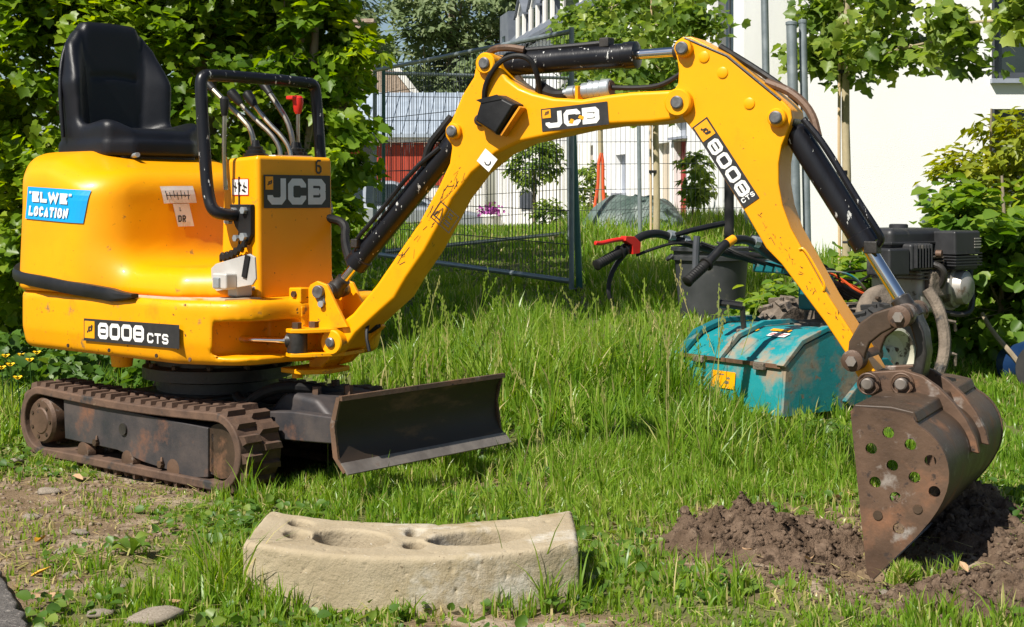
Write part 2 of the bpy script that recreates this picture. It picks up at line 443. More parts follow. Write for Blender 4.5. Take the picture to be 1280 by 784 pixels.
def extr(d2, Z, z0, z1, r):
    a, b = d2 + r, np.abs(Z - (z0 + z1) / 2) - ((z1 - z0) / 2 - r)
    return np.minimum(np.maximum(a, b), 0) + np.sqrt(np.maximum(a, 0) ** 2 + np.maximum(b, 0) ** 2) - r

def surf(name, fn, lo, hi, h):
    ax = [np.arange(lo[i], hi[i] + h, h) for i in range(3)]
    X, Y, Z = np.meshgrid(*ax, indexing='ij')
    Fv = fn(X, Y, Z).astype(np.float64)
    nx, ny, nz = Fv.shape
    off = [(i, j, k) for i in (0, 1) for j in (0, 1) for k in (0, 1)]
    def sub(o):
        return Fv[o[0]:nx - 1 + o[0], o[1]:ny - 1 + o[1], o[2]:nz - 1 + o[2]]
    pos = np.zeros((nx - 1, ny - 1, nz - 1, 3))
    cnt = np.zeros((nx - 1, ny - 1, nz - 1))
    for a in off:
        for d in range(3):
            if a[d] == 0:
                b = list(a)
                b[d] = 1
                fa, fb = sub(a), sub(b)
                mk = (fa < 0) != (fb < 0)
                t = np.where(mk, fa / np.where(mk, fa - fb, 1), 0)
                for q in range(3):
                    pos[..., q] += np.where(mk, a[q] + (t if q == d else 0), 0)
                cnt += mk
    act = cnt > 0
    idx = np.full(act.shape, -1)
    idx[act] = np.arange(act.sum())
    ci = np.argwhere(act)
    v = np.array(lo) + h * (ci + pos[act] / cnt[act][:, None])
    quads = []
    for d in range(3):
        e1, e2 = (d + 1) % 3, (d + 2) % 3
        s0 = [slice(1, n - 1) for n in (nx, ny, nz)]
        s0[d] = slice(0, (nx, ny, nz)[d] - 1)
        s1 = list(s0)
        s1[d] = slice(1, (nx, ny, nz)[d])
        fa, fb = Fv[tuple(s0)], Fv[tuple(s1)]
        mk = np.argwhere((fa < 0) != (fb < 0))
        neg = (fa < 0)[tuple(mk.T)]
        g = mk + np.array([0 if q == d else 1 for q in range(3)])
        def cell(da, db):
            c = g.copy()
            c[:, e1] -= da
            c[:, e2] -= db
            return idx[tuple(c.T)]
        q = np.stack([cell(0, 0), cell(1, 0), cell(1, 1), cell(0, 1)], 1)
        q[~neg] = q[~neg][:, ::-1]
        quads.append(q)
    return np_mesh(name, v, [np.concatenate(quads)], smooth=True)

def relax(me, it=2, f=0.5):
    """light smoothing of a surface mesh"""
    n = len(me.vertices)
    co = np.empty(n * 3)
    me.vertices.foreach_get('co', co)
    co = co.reshape(-1, 3)
    e = np.empty(len(me.edges) * 2, dtype=np.int64)
    me.edges.foreach_get('vertices', e)
    e = e.reshape(-1, 2)
    deg = np.bincount(e.ravel(), minlength=n)[:, None].clip(1)
    for _ in range(it):
        acc = np.zeros_like(co)
        for q in range(3):
            acc[:, q] = np.bincount(e[:, 0], co[e[:, 1], q], n) + np.bincount(e[:, 1], co[e[:, 0], q], n)
        co = co * (1 - f) + f * acc / deg
    me.vertices.foreach_set('co', co.ravel())
    me.update()
    return me

# ---------------------------------------------------------------- noise and ground height
def _hash(i, j, s):
    n = (i * 374761393 + j * 668265263 + s * 69069) & 0x7fffffff
    n = ((n ^ (n >> 13)) * 1274126177) & 0x7fffffff
    return ((n ^ (n >> 16)) & 0xffff) / 65535.0

def vn(x, y, s=0):
    x, y = np.asarray(x, float), np.asarray(y, float)
    i, j = np.floor(x).astype(np.int64), np.floor(y).astype(np.int64)
    u, w = x - i, y - j
    u, w = u * u * (3 - 2 * u), w * w * (3 - 2 * w)
    return (_hash(i, j, s) * (1 - u) + _hash(i + 1, j, s) * u) * (1 - w) + (_hash(i, j + 1, s) * (1 - u) + _hash(i + 1, j + 1, s) * u) * w

def fbm(x, y, s=0, o=4):
    t, a, tot = 0, 1.0, 0
    for k in range(o):
        t = t + a * vn(x * 2 ** k, y * 2 ** k, s + k)
        tot += a
        a *= 0.5
    return t / tot

def sst(a, b, x):
    t = np.clip((x - a) / (b - a), 0, 1)
    return t * t * (3 - 2 * t)

def bare(x, y):
    """0 lush .. 1 bare trodden earth (lower left corner and the dug area)"""
    e = sst(-0.75, -1.35, x + 0.25 * (fbm(x * 2.2, y * 2.2, 31) - 0.5) * 2) * sst(5.35, 4.7, y)
    e = np.maximum(e * (0.45 + 0.75 * fbm(x * 3, y * 3, 5)), 0)
    f = np.exp(-(((x - 0.75) / 0.42) ** 2 + ((y - 3.72) / 0.36) ** 2)) * 1.2
    f2 = np.exp(-(((x - 1.15) / 0.32) ** 2 + ((y - 3.75) / 0.6) ** 2)) * 1.3
    f3 = np.exp(-(((x - 0.02) / 0.3) ** 2 + ((y - 3.12) / 0.12) ** 2)) * 0.9
    f4 = np.exp(-(((x + 0.10) / 0.16) ** 2 + ((y - 4.68) / 0.10) ** 2))
    f5 = 0.55 * sst(0.52, 0.66, fbm(x * 3.1, y * 3.1, 205, 3)) * sst(3.4, 3.8, y) * sst(5.1, 4.6, y) * sst(-0.3, 0.0, x) * sst(1.3, 1.0, x)
    return np.clip(np.maximum.reduce([e, f, f2, f3, f4, f5]), 0, 1)

def gz(x, y):
    x, y = np.asarray(x, float), np.asarray(y, float)
    z = 0.21 * sst(6, 11, y) + 0.30 * sst(13, 20, y) - 0.80 * sst(20.8, 24.5, y)
    z = z - 0.055 * np.exp(-((x + 1.1) ** 2 + (y - 5.0) ** 2) / 0.7)
    near = sst(16, 8, y)
    z = z + near * (0.03 * (fbm(x * 1.3, y * 1.3, 2) - 0.5) + 0.018 * (fbm(x * 7, y * 7, 9) - 0.5))
    z = z - 0.085 * np.exp(-(((x - 0.95) / 0.17) ** 2 + ((y - 3.70) / 0.15) ** 2))
    b = bare(x, y)
    z = z + b * 0.02 * (fbm(x * 16, y * 16, 14) - 0.5)
    return z

# ---------------------------------------------------------------- flat print: stroke lettering and stickers
def stroke(path, t, closed=False, step=None):
    P = [np.array(p, float) for p in path]
    if step:
        Q = []
        seq = list(zip(P, P[1:] + ([P[0]] if closed else [])))
        seq = seq if closed else seq[:len(P) - 1]
        for a, b in seq:
            k = max(1, int(np.linalg.norm(b - a) / step))
            Q += [a + (b - a) * i / k for i in range(k)]
        if not closed:
            Q.append(P[-1])
        P = Q
    m, L, R = len(P), [], []
    for i, p in enumerate(P):
        a = P[i - 1] if (closed or i > 0) else None
        b = P[(i + 1) % m] if (closed or i < m - 1) else None
        d1 = (p - a) / np.linalg.norm(p - a) if a is not None else None
        d2 = (b - p) / np.linalg.norm(b - p) if b is not None else None
        d1 = d2 if d1 is None else d1
        d2 = d1 if d2 is None else d2
        n1, n2 = np.array([-d1[1], d1[0]]), np.array([-d2[1], d2[0]])
        mm = n1 + n2
        mm = mm / max(np.dot(mm, n1), 0.55)
        L.append(p + mm * t / 2)
        R.append(p - mm * t / 2)
    out = []
    for i in range(m if closed else m - 1):
        j = (i + 1) % m
        out.append([R[i], R[j], L[j], L[i]])
    return out

def glyph(ch, w, t, c=0.13):
    h = t / 2
    L, R, Bt, T = h, w - h, h, 1 - h
    loop = [(L, Bt + c), (L + c, Bt), (R - c, Bt), (R, Bt + c), (R, T - c), (R - c, T), (L + c, T), (L, T - c)]
    G = {
        'J': [([(L, 0.36), (L, Bt + c), (L + c, Bt), (R - c, Bt), (R, Bt + c), (R, 1)], 0)],
        'C': [([(R, 0.66), (R, T - c), (R - c, T), (L + c, T), (L, T - c), (L, Bt + c), (L + c, Bt), (R - c, Bt), (R, Bt + c), (R, 0.34)], 0)],
        'B': [([(L, Bt), (R - c, Bt), (R, Bt + c), (R, 0.5 - c * 0.6), (R - c * 0.5, 0.5), (R, 0.5 + c * 0.6), (R, T - c), (R - c, T), (L, T)], 1), ([(L + h, 0.5), (R - h * 1.5, 0.5)], 0)],
        '8': [([(L, Bt + c), (L + c, Bt), (R - c, Bt), (R, Bt + c), (R, 0.5 - c * 0.5), (R - c * 0.4, 0.5), (R, 0.5 + c * 0.5), (R, T - c), (R - c, T), (L + c, T), (L, T - c), (L, 0.5 + c * 0.5), (L + c * 0.4, 0.5), (L, 0.5 - c * 0.5)], 1), ([(L + h * 1.5, 0.5), (R - h * 1.5, 0.5)], 0)],
        '0': [(loop, 1)], 'O': [(loop, 1)],
        '6': [([(L, Bt + c), (L + c, Bt), (R - c, Bt), (R, Bt + c), (R, 0.56 - c), (R - c, 0.56), (L, 0.56)], 1), ([(L, 0.56 + h), (L, T - c), (L + c, T), (R, T)], 0)],
        'S': [([(R, 0.72), (R, T - c), (R - c, T), (L + c, T), (L, T - c), (L, 0.5 + c), (L + c, 0.5), (R - c, 0.5), (R, 0.5 - c), (R, Bt + c), (R - c, Bt), (L + c, Bt), (L, Bt + c), (L, 0.28)], 0)],
        'T': [([(0, T), (w, T)], 0), ([(w / 2, 0), (w / 2, 1 - t)], 0)],
        'E': [([(w, T), (L, T), (L, Bt), (w, Bt)], 0), ([(t, 0.5), (w * 0.88, 0.5)], 0)],
        'L': [([(L, 1), (L, Bt), (w, Bt)], 0)],
        'W': [([(h * 0.7, 1), (w * 0.27, h), (w * 0.5, 0.8), (w * 0.73, h), (w - h * 0.7, 1)], 0)],
        'A': [([(h * 0.8, 0), (w / 2, T), (w - h * 0.8, 0)], 0), ([(w * 0.36, 0.26), (w * 0.64, 0.26)], 0)],
        'I': [([(w / 2, 0), (w / 2, 1)], 0)],
        'N': [([(L, 0), (L, 1 - h), (R, h), (R, 1)], 0)],
        "'": [([(w / 2, 1), (w / 2, 0.78)], 0)],
        'D': [([(L, Bt), (R - c, Bt), (R, Bt + c), (R, T - c), (R - c, T), (L, T)], 1)],
        'R': [([(L, 0), (L, T), (R - c, T), (R, T - c), (R, 0.5 + c * 0.5), (R - c, 0.45), (L + h, 0.45)], 0), ([(R - c * 1.3, 0.45 - h), (R, 0)], 0)],
    }
    return G.get(ch, [])

def lettering(text, x, y, hgt, wid, t, gap, slant=0.0, widths=None, step=None):
    """quads of text in sticker units; wid and t are fractions of the height"""
    out = []
    for ch in text:
        w = (widths or {}).get(ch, wid)
        if ch != ' ':
            for path, cl in glyph(ch, w, t):
                for q in stroke(path, t, bool(cl), step / hgt if step else None):
                    out.append([(x + (p[0] + slant * p[1]) * hgt, y + p[1] * hgt) for p in q])
        x += (w + gap) * hgt
    return out

def rect(x0, y0, x1, y1, nx=1, ny=1):
    out = []
    for i in range(nx):
        for j in range(ny):
            a, b = x0 + (x1 - x0) * i / nx, x0 + (x1 - x0) * (i + 1) / nx
            c, d = y0 + (y1 - y0) * j / ny, y0 + (y1 - y0) * (j + 1) / ny
            out.append([(a, c), (b, c), (b, d), (a, d)])
    return out

def planemap(o, u, v):
    o, u, v = Vector(o), Vector(u).normalized(), Vector(v).normalized()
    n = u.cross(v)
    return lambda a, b, off: o + u * a + v * b + n * off

def printed(name, quads, fn, off, mat, parent, **props):
    v, f = [], []
    for q in quads:
        k = len(v)
        v += [fn(a, b, off) for a, b in q]
        f.append((k, k + 1, k + 2, k + 3))
    me = bpy.data.meshes.new(name)
    me.from_pydata([tuple(p) for p in v], [], f)
    return link(name, me, mat, parent, **props)

def emblem(x, y, s):
    """the tiny square emblem: three short bars of letters"""
    q = []
    q += lettering("J", x + s * 0.22, y + s * 0.28, s * 0.42, 0.42, 0.2, 0, 0.2)
    q += lettering("C", x + s * 0.42, y + s * 0.34, s * 0.42, 0.42, 0.2, 0, 0.2)
    q += lettering("B", x + s * 0.62, y + s * 0.40, s * 0.42, 0.42, 0.2, 0, 0.2)
    return q

# ================================================================ the mini excavator
EX = thing("mini_excavator", "yellow mini excavator with rusty tracks, black seat and long arm reaching to a rusty bucket", "excavator",
           (-1.078, 5.279, 0), math.atan2(-0.643, 0.766))

def BP(s, l, z):          # boom plane (reach, sideways, height) -> excavator space
    return Vector((0.53 + 0.978 * s - 0.2085 * l, 0.2085 * s + 0.978 * l, z))

BOOM = [(0.086, 0.471), (0.193, 0.542), (0.288, 0.641), (0.449, 0.842), (0.527, 0.966), (0.566, 1.038), (0.575, 1.094), (0.551, 1.12), (0.548, 1.151), (0.572, 1.174), (0.614, 1.257), (0.655, 1.311), (0.666, 1.367), (0.701, 1.388), (0.739, 1.373), (0.753, 1.338), (0.779, 1.301), (0.821, 1.272), (0.869, 1.253), (0.938, 1.236), (1.036, 1.228), (1.132, 1.239), (1.203, 1.244), (1.308, 1.245), (1.349, 1.246), (1.376, 1.233), (1.389, 1.207), (1.376, 1.176), (1.349, 1.161), (1.334, 1.156), (1.262, 1.149), (1.132, 1.147), (1.036, 1.137), (0.899, 1.113), (0.824, 1.1), (0.739, 1.066), (0.652, 1.004), (0.581, 0.923), (0.545, 0.863), (0.476, 0.754), (0.406, 0.665), (0.36, 0.598), (0.288, 0.54), (0.209, 0.476), (0.161, 0.418), (0.119, 0.405), (0.079, 0.419), (0.07, 0.443)]
DIPPER = [(1.335, 1.367), (1.34, 1.388), (1.363, 1.401), (1.39, 1.4), (1.42, 1.384), (1.487, 1.348), (1.562, 1.284), (1.621, 1.241), (1.671, 1.198), (1.69, 1.177), (1.694, 1.154), (1.683, 1.12), (1.664, 1.075), (1.655, 1.025), (1.655, 0.968), (1.666, 0.906), (1.69, 0.84), (1.741, 0.751), (1.798, 0.651), (1.85, 0.574), (1.899, 0.499), (1.935, 0.438), (1.939, 0.412), (1.921, 0.393), (1.897, 0.401), (1.877, 0.435), (1.846, 0.494), (1.789, 0.576), (1.662, 0.738), (1.617, 0.782), (1.559, 0.878), (1.499, 0.969), (1.44, 1.06), (1.398, 1.12), (1.36, 1.165), (1.325, 1.185), (1.32, 1.228), (1.348, 1.262), (1.35, 1.305), (1.345, 1.336)]
LINK = [(1.862, 0.478), (1.867, 0.529), (1.896, 0.581), (1.935, 0.611), (1.996, 0.633), (2.035, 0.626), (2.045, 0.604), (2.028, 0.582), (1.996, 0.576), (1.957, 0.555), (1.924, 0.527), (1.913, 0.498), (1.907, 0.469), (1.885, 0.455), (1.867, 0.461)]
EAR = [(1.894, 0.413), (1.9, 0.438), (1.929, 0.448), (2.012, 0.457), (2.055, 0.442), (2.091, 0.408), (2.121, 0.364), (2.148, 0.323), (2.169, 0.282), (2.14, 0.286), (2.055, 0.366), (1.99, 0.373), (1.936, 0.378), (1.903, 0.389)]
BUCKET = [(1.95, 0.382), (1.959, 0.392), (2.026, 0.391), (2.105, 0.382), (2.117, 0.359), (2.145, 0.343), (2.172, 0.316), (2.191, 0.278), (2.197, 0.235), (2.187, 0.188), (2.16, 0.136), (2.115, 0.078), (2.005, -0.042), (1.991, -0.023)]
BUCKET_HOLES = [(2.046, 0.334), (2.101, 0.308), (2.003, 0.29), (2.056, 0.252), (2.15, 0.272), (2.111, 0.227), (2.013, 0.206), (2.064, 0.172), (2.16, 0.196), (2.119, 0.15), (2.02, 0.124), (2.072, 0.095)]
LAMP = [(0.689, 1.166), (0.712, 1.235), (0.774, 1.248), (0.839, 1.216), (0.769, 1.119)]
KING = [(0.02, 0.479), (0.02, 0.604), (0.034, 0.634), (0.063, 0.648), (0.103, 0.636), (0.138, 0.575), (0.187, 0.497)]
LUG = [(-0.085, 0.315), (0.101, 0.364), (0.238, 0.491), (0.215, 0.517), (0.067, 0.451), (-0.033, 0.391)]

# ---- tracks
def track(y0, y1, near):
    zc, R, xr, xf = 0.098, 0.128, -0.572, 0.462
    def loop(r, n=16, sag=0.0):
        p = []
        for i in range(n + 1):
            a = math.pi / 2 + math.pi * i / n
            p.append((xr + r * math.cos(a), zc + r * math.sin(a)))
        for i in range(1, 12):
            p.append((xr + (xf - xr) * i / 12, zc - r))
        for i in range(n + 1):
            a = -math.pi / 2 + math.pi * i / n
            p.append((xf + r * math.cos(a), zc + r * math.sin(a)))
        for i in range(1, 12):
            t = i / 12
            p.append((xf + (xr - xf) * t, zc + r - sag * math.sin(math.pi * t)))
        return p
    o, q = loop(R, sag=0.012), loop(R - 0.030, sag=0.012)
    n = len(o)
    v = [(x, y, z) for (x, z) in o for y in (y0, y1)] + [(x, y, z) for (x, z) in q for y in (y0, y1)]
    f = []
    for i in range(n):
        j = (i + 1) % n
        f += [(2 * i, 2 * j, 2 * j + 1, 2 * i + 1), (2 * n + 2 * i, 2 * n + 2 * i + 1, 2 * n + 2 * j + 1, 2 * n + 2 * j),
              (2 * i, 2 * n + 2 * i, 2 * n + 2 * j, 2 * j), (2 * i + 1, 2 * j + 1, 2 * n + 2 * j + 1, 2 * n + 2 * i + 1)]
    b = B().add(v, f)
    T = b.obj("track", M['track_rubber'], EX, bevel=0.006, sharp=50)
    # lugs: staggered rubber cleats, each a piece of its own
    L = [0]
    for i in range(n):
        a, c = o[i], o[(i + 1) % n]
        L.append(L[-1] + math.hypot(c[0] - a[0], c[1] - a[1]))
    tot = L[-1]
    lb = B()
    lb.add([(-0.017, -0.042, -0.006), (0.017, -0.036, -0.006), (0.017, 0.042, -0.006), (-0.017, 0.036, -0.006),
            (-0.011, -0.037, 0.018), (0.010, -0.031, 0.018), (0.010, 0.037, 0.018), (-0.011, 0.031, 0.018)],
           [(0, 3, 2, 1), (4, 5, 6, 7), (0, 1, 5, 4), (1, 2, 6, 5), (2, 3, 7, 6), (3, 0, 4, 7)])
    lm = lb.mesh("lug")
    lm.materials.append(M['track_rubber'])
    k = int(tot / 0.058)
    for i in range(2 * k):
        s = (i / 2 + 0.25) * tot / k % tot
        e = max(j for j in range(n) if L[j] <= s)
        a, c = o[e], o[(e + 1) % n]
        t = (s - L[e]) / max(L[e + 1] - L[e], 1e-6)
        x, z = a[0] + (c[0] - a[0]) * t, a[1] + (c[1] - a[1]) * t
        if (y0 > 0) and z < 0.1:
            continue                      # the far track's underside is never in sight
        d = Vector((c[0] - a[0], 0, c[1] - a[1])).normalized()
        up = Vector((0, 1, 0)).cross(d)
        if up.dot(Vector((x - (xr + xf) / 2 if abs(z - zc) < 0.05 else 0, 0, z - zc))) < 0:
            up = -up
        sd = up.cross(d)
        lo = link("lug", lm, None, T)
        Mx = Matrix((d, sd, up)).transposed().to_4x4()
        yc = y0 + (y1 - y0) * (0.27 if i % 2 else 0.73)
        Mx.translation = (x, yc, z)
        lo.matrix_local = Mx @ Matrix.Diagonal((random.uniform(0.85, 1.12), random.uniform(0.9, 1.1), random.uniform(0.75, 1.1), 1))
    ys = y0 if near else y1
    sgn = -1 if near else 1
    # frame with hollow look: side plate, hub, roller, idler
    fr = B()
    fr.prism([(-0.435, 0.192), (0.405, 0.170), (0.405, 0.006), (0.32, -0.006), (0.05, 0.016), (-0.10, 0.040), (-0.425, 0.046)], lambda a, t, b: Vector((a, t, b)), ys - sgn * 0.016, ys - sgn * 0.10)
    fr.box((0.418, ys - sgn * 0.05, 0.085), (0.02, 0.05, 0.14))
    F = fr.obj("track_frame", M['track_steel'], EX, bevel=0.004)
    if near:
        hb = B().cyl((-0.06, ys + 0.018, 0.118), (-0.06, ys + 0.009, 0.118), 0.021)
        hb.obj("access_hole", M['oily'], F)
        for bx_, bz_ in ((-0.22, 0.055), (0.16, 0.022)):
            B().cyl((bx_, ys + 0.016, bz_), (bx_, ys + 0.002, bz_), 0.013, n=6).obj("frame_bolt", M['rust_dark'], F)
            B().tube([(bx_, ys + 0.013, bz_ + 0.022), (bx_ + 0.012, ys + 0.004, bz_ + 0.012), (bx_, ys + 0.011, bz_ - 0.012)], 0.004, 6).obj("clip", M['rust'], F)
    hub = B().lathe((-0.56, ys - sgn * 0.09, 0.10), (0, sgn, 0), [(0, 0.084), (0.075, 0.084), (0.088, 0.076), (0.088, 0.05), (0.092, 0.045)])
    H_ = hub.obj("drive_hub", M['rust'], EX, sharp=30)
    for i in range(7):
        a = 2 * math.pi * i / 7
        p = Vector((-0.56 + 0.06 * math.cos(a), ys - sgn * 0.003, 0.10 + 0.06 * math.sin(a)))
        B().cyl(p, p + Vector((0, sgn * 0.005, 0)), 0.007, n=6).obj("hub_bolt", M['rust_dark'], H_)
    spk = []
    for i in range(36):
        a = 2 * math.pi * i / 36
        r = 0.094 if i % 4 < 2 else 0.076
        spk.append((xr + r * math.cos(a), zc + r * math.sin(a)))
    B().prism(spk, lambda a, t, b: Vector((a, t, b)), ys - sgn * 0.10, ys - sgn * 0.07).obj("sprocket", M['rust_dark'], EX)
    B().lathe((xf, ys - sgn * 0.025, zc), (0, -sgn, 0), [(0, 0.05), (0, 0.09), (0.04, 0.094), (0.06, 0.07), (0.08, 0.086), (0.12, 0.083)]).obj("idler_wheel", M['rust_dark'], EX)
    for x in (-0.31, -0.04, 0.22):
        B().lathe((x, ys - sgn * 0.012, 0.012), (0, -sgn, 0), [(0, 0.012), (0.004, 0.034), (0.03, 0.042), (0.045, 0.03), (0.09, 0.03), (0.105, 0.042), (0.13, 0.04)]).obj("track_roller", M['rust'], EX, sharp=30)
track(-0.38, -0.205, True)
track(0.205, 0.38, False)

# ---- undercarriage
u = B().box((-0.02, 0, 0.12), (0.62, 0.42, 0.14)).box((0.0, 0, 0.2), (0.42, 0.5, 0.07))
u.obj("undercarriage_frame", M['oily'], EX, bevel=0.012)
B().lathe((0, 0, 0.22), (0, 0, 1), [(0, 0.22), (0.05, 0.22), (0.06, 0.27), (0.10, 0.27), (0.11, 0.24), (0.17, 0.24)], 40).obj("slew_ring", M['oily'], EX, sharp=30)
for i in range(12):
    a = 2 * math.pi * (i + 0.5) / 12
    B().cyl((0.25 * math.cos(a), 0.25 * math.sin(a), 0.318), (0.25 * math.cos(a), 0.25 * math.sin(a), 0.336), 0.012, n=6).obj("ring_bolt", M['rust_dark'], EX)
# cover plate over the blade ram, its bolts and the hose beside it
cv = B()
cv.prism([(0.42, 0.205), (0.50, 0.275), (0.66, 0.262), (0.74, 0.205), (0.74, 0.16), (0.42, 0.16)], lambda a, t, b: Vector((a, t, b)), -0.12, 0.16)
CV = cv.obj("ram_cover", M['track_steel'], EX, bevel=0.02)
for (x, y) in ((0.60, -0.06), (0.66, 0.03), (0.52, 0.1)):
    B().cyl((x, y, 0.262), (x, y, 0.292), 0.016, n=6).obj("cover_bolt", M['rust'], CV)
B().tube([(0.28, -0.14, 0.24), (0.36, -0.17, 0.215), (0.43, -0.17, 0.26), (0.50, -0.14, 0.292), (0.57, -0.06, 0.285), (0.60, 0.06, 0.25)], 0.019, 10, smooth=2).obj("hydraulic_hose", M['rubber_hose'], EX)
B().tube([(0.24, -0.05, 0.23), (0.40, -0.06, 0.22), (0.52, -0.02, 0.29), (0.6, 0.1, 0.24)], 0.014, 8, smooth=2).obj("hydraulic_hose", M['rubber_hose'], EX)
# ---- dozer blade with its two arms
for y in (-0.17, 0.17):
    a = B().prism([(0.30, 0.115), (0.30, 0.195), (0.62, 0.225), (1.012, 0.225), (1.012, 0.150), (0.66, 0.13)], lambda p, t, q: Vector((p, t, q)), y - 0.022, y + 0.022)
    a.obj("blade_arm", M['track_steel'], EX, bevel=0.006)
B().box((0.66, 0, 0.165), (0.06, 0.30, 0.06)).obj("arm_crossbar", M['track_steel'], EX, bevel=0.006)
bl = [(1.052, 0.327), (1.032, 0.285), (1.022, 0.235), (1.026, 0.185), (1.042, 0.145), (1.075, 0.112)]
prof = bl + [(x - 0.013, z + 0.002) for x, z in bl[::-1]]
BL = B().prism(prof, lambda p, t, q: Vector((p, t, q)), -0.377, 0.377).obj("dozer_blade", M['blade'], EX, bevel=0.002)
B().prism([(1.047, 0.332), (1.060, 0.332), (1.062, 0.318), (1.044, 0.318)], lambda p, t, q: Vector((p, t, q)), -0.378, 0.378).obj("blade_top_edge", M['rust'], BL)
B().prism([(1.058, 0.132), (1.088, 0.102), (1.084, 0.098), (1.052, 0.126)], lambda p, t, q: Vector((p, t, q)), -0.3785, 0.3785).obj("cutting_edge", M['worn_edge'], BL)
for y in (-0.375, 0.375):
    B().prism([(1.052, 0.327), (1.028, 0.24), (1.044, 0.14), (1.078, 0.108), (1.066, 0.101), (1.022, 0.145), (1.008, 0.24), (1.036, 0.327)], lambda p, t, q: Vector((p, t, q)), y - 0.004, y + 0.004).obj("blade_end_plate", M['rust'], BL)

# ---- body: the slewing platform, the engine hood and the control console
def skirt_f(X, Y, Z):
    wob = 0.02 * np.clip((0.45 - Z) / 0.1, 0, 1)
    d = sdpoly(X, np.abs(Y), [(-0.615, -0.3), (-0.615, 0.225), (-0.55, 0.272), (0.28, 0.272), (0.40, 0.22), (0.43, -0.3)]) - 0.16 + wob
    nose = sdpoly(X, np.abs(Y), [(0.2, -0.2), (0.2, 0.16), (0.56, 0.10), (0.56, -0.2)]) - 0.012
    d = smin(d, nose, 0.03)
    s = extr(d, Z, 0.375, 0.588, 0.022)
    slot = rbox(X, Y, Z, (0.62, -0.235, 0.463), (0.21, 0.13, 0.058), 0.015)
    return np.maximum(s, -slot)
me = relax(surf("platform", skirt_f, (-0.85, -0.5, 0.33), (0.66, 0.5, 0.63), 0.0115), 2)
SK = link("platform", me, M['yellow_worn'], EX)

def hood_f(X, Y, Z):
    A = np.abs(Y)
    plan = sdpoly(X, A, [(-0.595, -0.3), (-0.595, 0.215), (-0.54, 0.255), (-0.32, 0.252), (-0.30, 0.1), (-0.28, -0.3)]) - 0.18 - 0.012 * np.clip((0.9 - Z) / 0.3, 0, 1)
    topz = 1.105 - 0.10 * np.clip((X + 0.45) / 0.35, 0, 1) - 0.05 * np.clip((A - 0.2) / 0.2, 0, 1) ** 2
    h = smax(plan, Z - topz, 0.075)
    sill = smax(sdpoly(X, A, [(-0.5, -0.3), (-0.5, 0.285), (0.2, 0.285), (0.32, 0.20), (0.40, -0.3)]) - 0.06, Z - (0.685 - 0.09 * np.clip((A - 0.22) / 0.1, 0, 1) * 0 + 0.02 * np.clip(X, 0, 1)), 0.10)
    h = smin(h, sill, 0.10)
    post = rbox(X, Y, Z, (0.34, 0, 0.75), (0.07, 0.165, 0.30), 0.03)
    h = smin(h, post, 0.09)
    return np.maximum(h, 0.586 - Z)
me = relax(surf("hood", hood_f, (-0.86, -0.5, 0.56), (0.5, 0.5, 1.16), 0.0125), 3)
HD = link("hood", me, M['yellow'], EX)
hood_bvh = BVHTree.FromPolygons([v.co.copy() for v in me.vertices], [tuple(p.vertices) for p in me.polygons])

# rubber strip along the joint
strip = []
for i in range(40):
    t = i / 39
    strip.append(t)
sp = []
for x in np.linspace(0.10, -0.44, 14):
    sp.append((x, -0.432))
for i in range(1, 10):
    a = math.pi / 2 * i / 10
    sp.append((-0.60 - 0.16 * math.sin(a) - 0.01, -0.225 - 0.205 * math.cos(a)))
for y in np.linspace(-0.2, 0.2, 8):
    sp.append((-0.772, y))
pts = []
for i, (x, y) in enumerate(sp):
    t = i / (len(sp) - 1)
    pts.append((x, y - 0.002, 0.598 + 0.075 * sst(0.12, 0.85, t) - 0.012 * math.exp(-((t - 0.06) / 0.05) ** 2)))
skirt_bvh = BVHTree.FromPolygons([v.co.copy() for v in SK.data.vertices], [tuple(p.vertices) for p in SK.data.polygons])
for i, p in enumerate(pts):
    best = None
    for bv in (skirt_bvh, hood_bvh):
        for z in (p[2], 0.57, 0.60):
            hit = bv.find_nearest(Vector((p[0] * 1.02, p[1] * 1.02, z)))
            if hit[0] is not None:
                rr = math.hypot(*hit[0].xy)
                best = hit[0] if best is None or rr > math.hypot(*best.xy) else best
    pts[i] = (best.x, best.y, p[2])
for _ in range(3):
    pts = [pts[0]] + [tuple((a + 2 * b_ + c) / 4 for a, b_, c in zip(pts[i - 1], pts[i], pts[i + 1])) for i in range(1, len(pts) - 1)] + [pts[-1]]
pts = [(x * (1.025 if x < -0.48 else 1.012), y * (1.022 if x < -0.40 else 1.008), z) for x, y, z in pts]
def ribbon(path, w, d):
    b = B()
    n = len(path)
    v, f = [], []
    for i, p in enumerate(path):
        a, c = Vector(path[max(i - 1, 0)]), Vector(path[min(i + 1, n - 1)])
        t = (c - a).normalized()
        o = Vector((-t.y, t.x, 0)).normalized()
        if o.dot(Vector((p[0], p[1], 0))) < 0:
            o = -o
        p = Vector(p)
        e = 0.3 + 0.7 * min(1, i / 3, (n - 1 - i) / 3 + 0.3)
        for du, dz in ((-d, -w * e), (d * 0.6, -w * e), (d, -w * 0.5 * e), (d, w * 0.5 * e), (d * 0.6, w * e), (-d, w * e)):
            v.append(p + o * du + Vector((0, 0, dz)))
    for i in range(n - 1):
        for k in range(6):
            f.append((6 * i + k, 6 * i + (k + 1) % 6, 6 * i + 6 + (k + 1) % 6, 6 * i + 6 + k))
    f += [tuple(range(6)), tuple(range(6 * n - 6, 6 * n))]
    return b.add(v, f)
ribbon(pts, 0.022, 0.015).obj("rubber_strip", M['black'], EX, sharp=30)
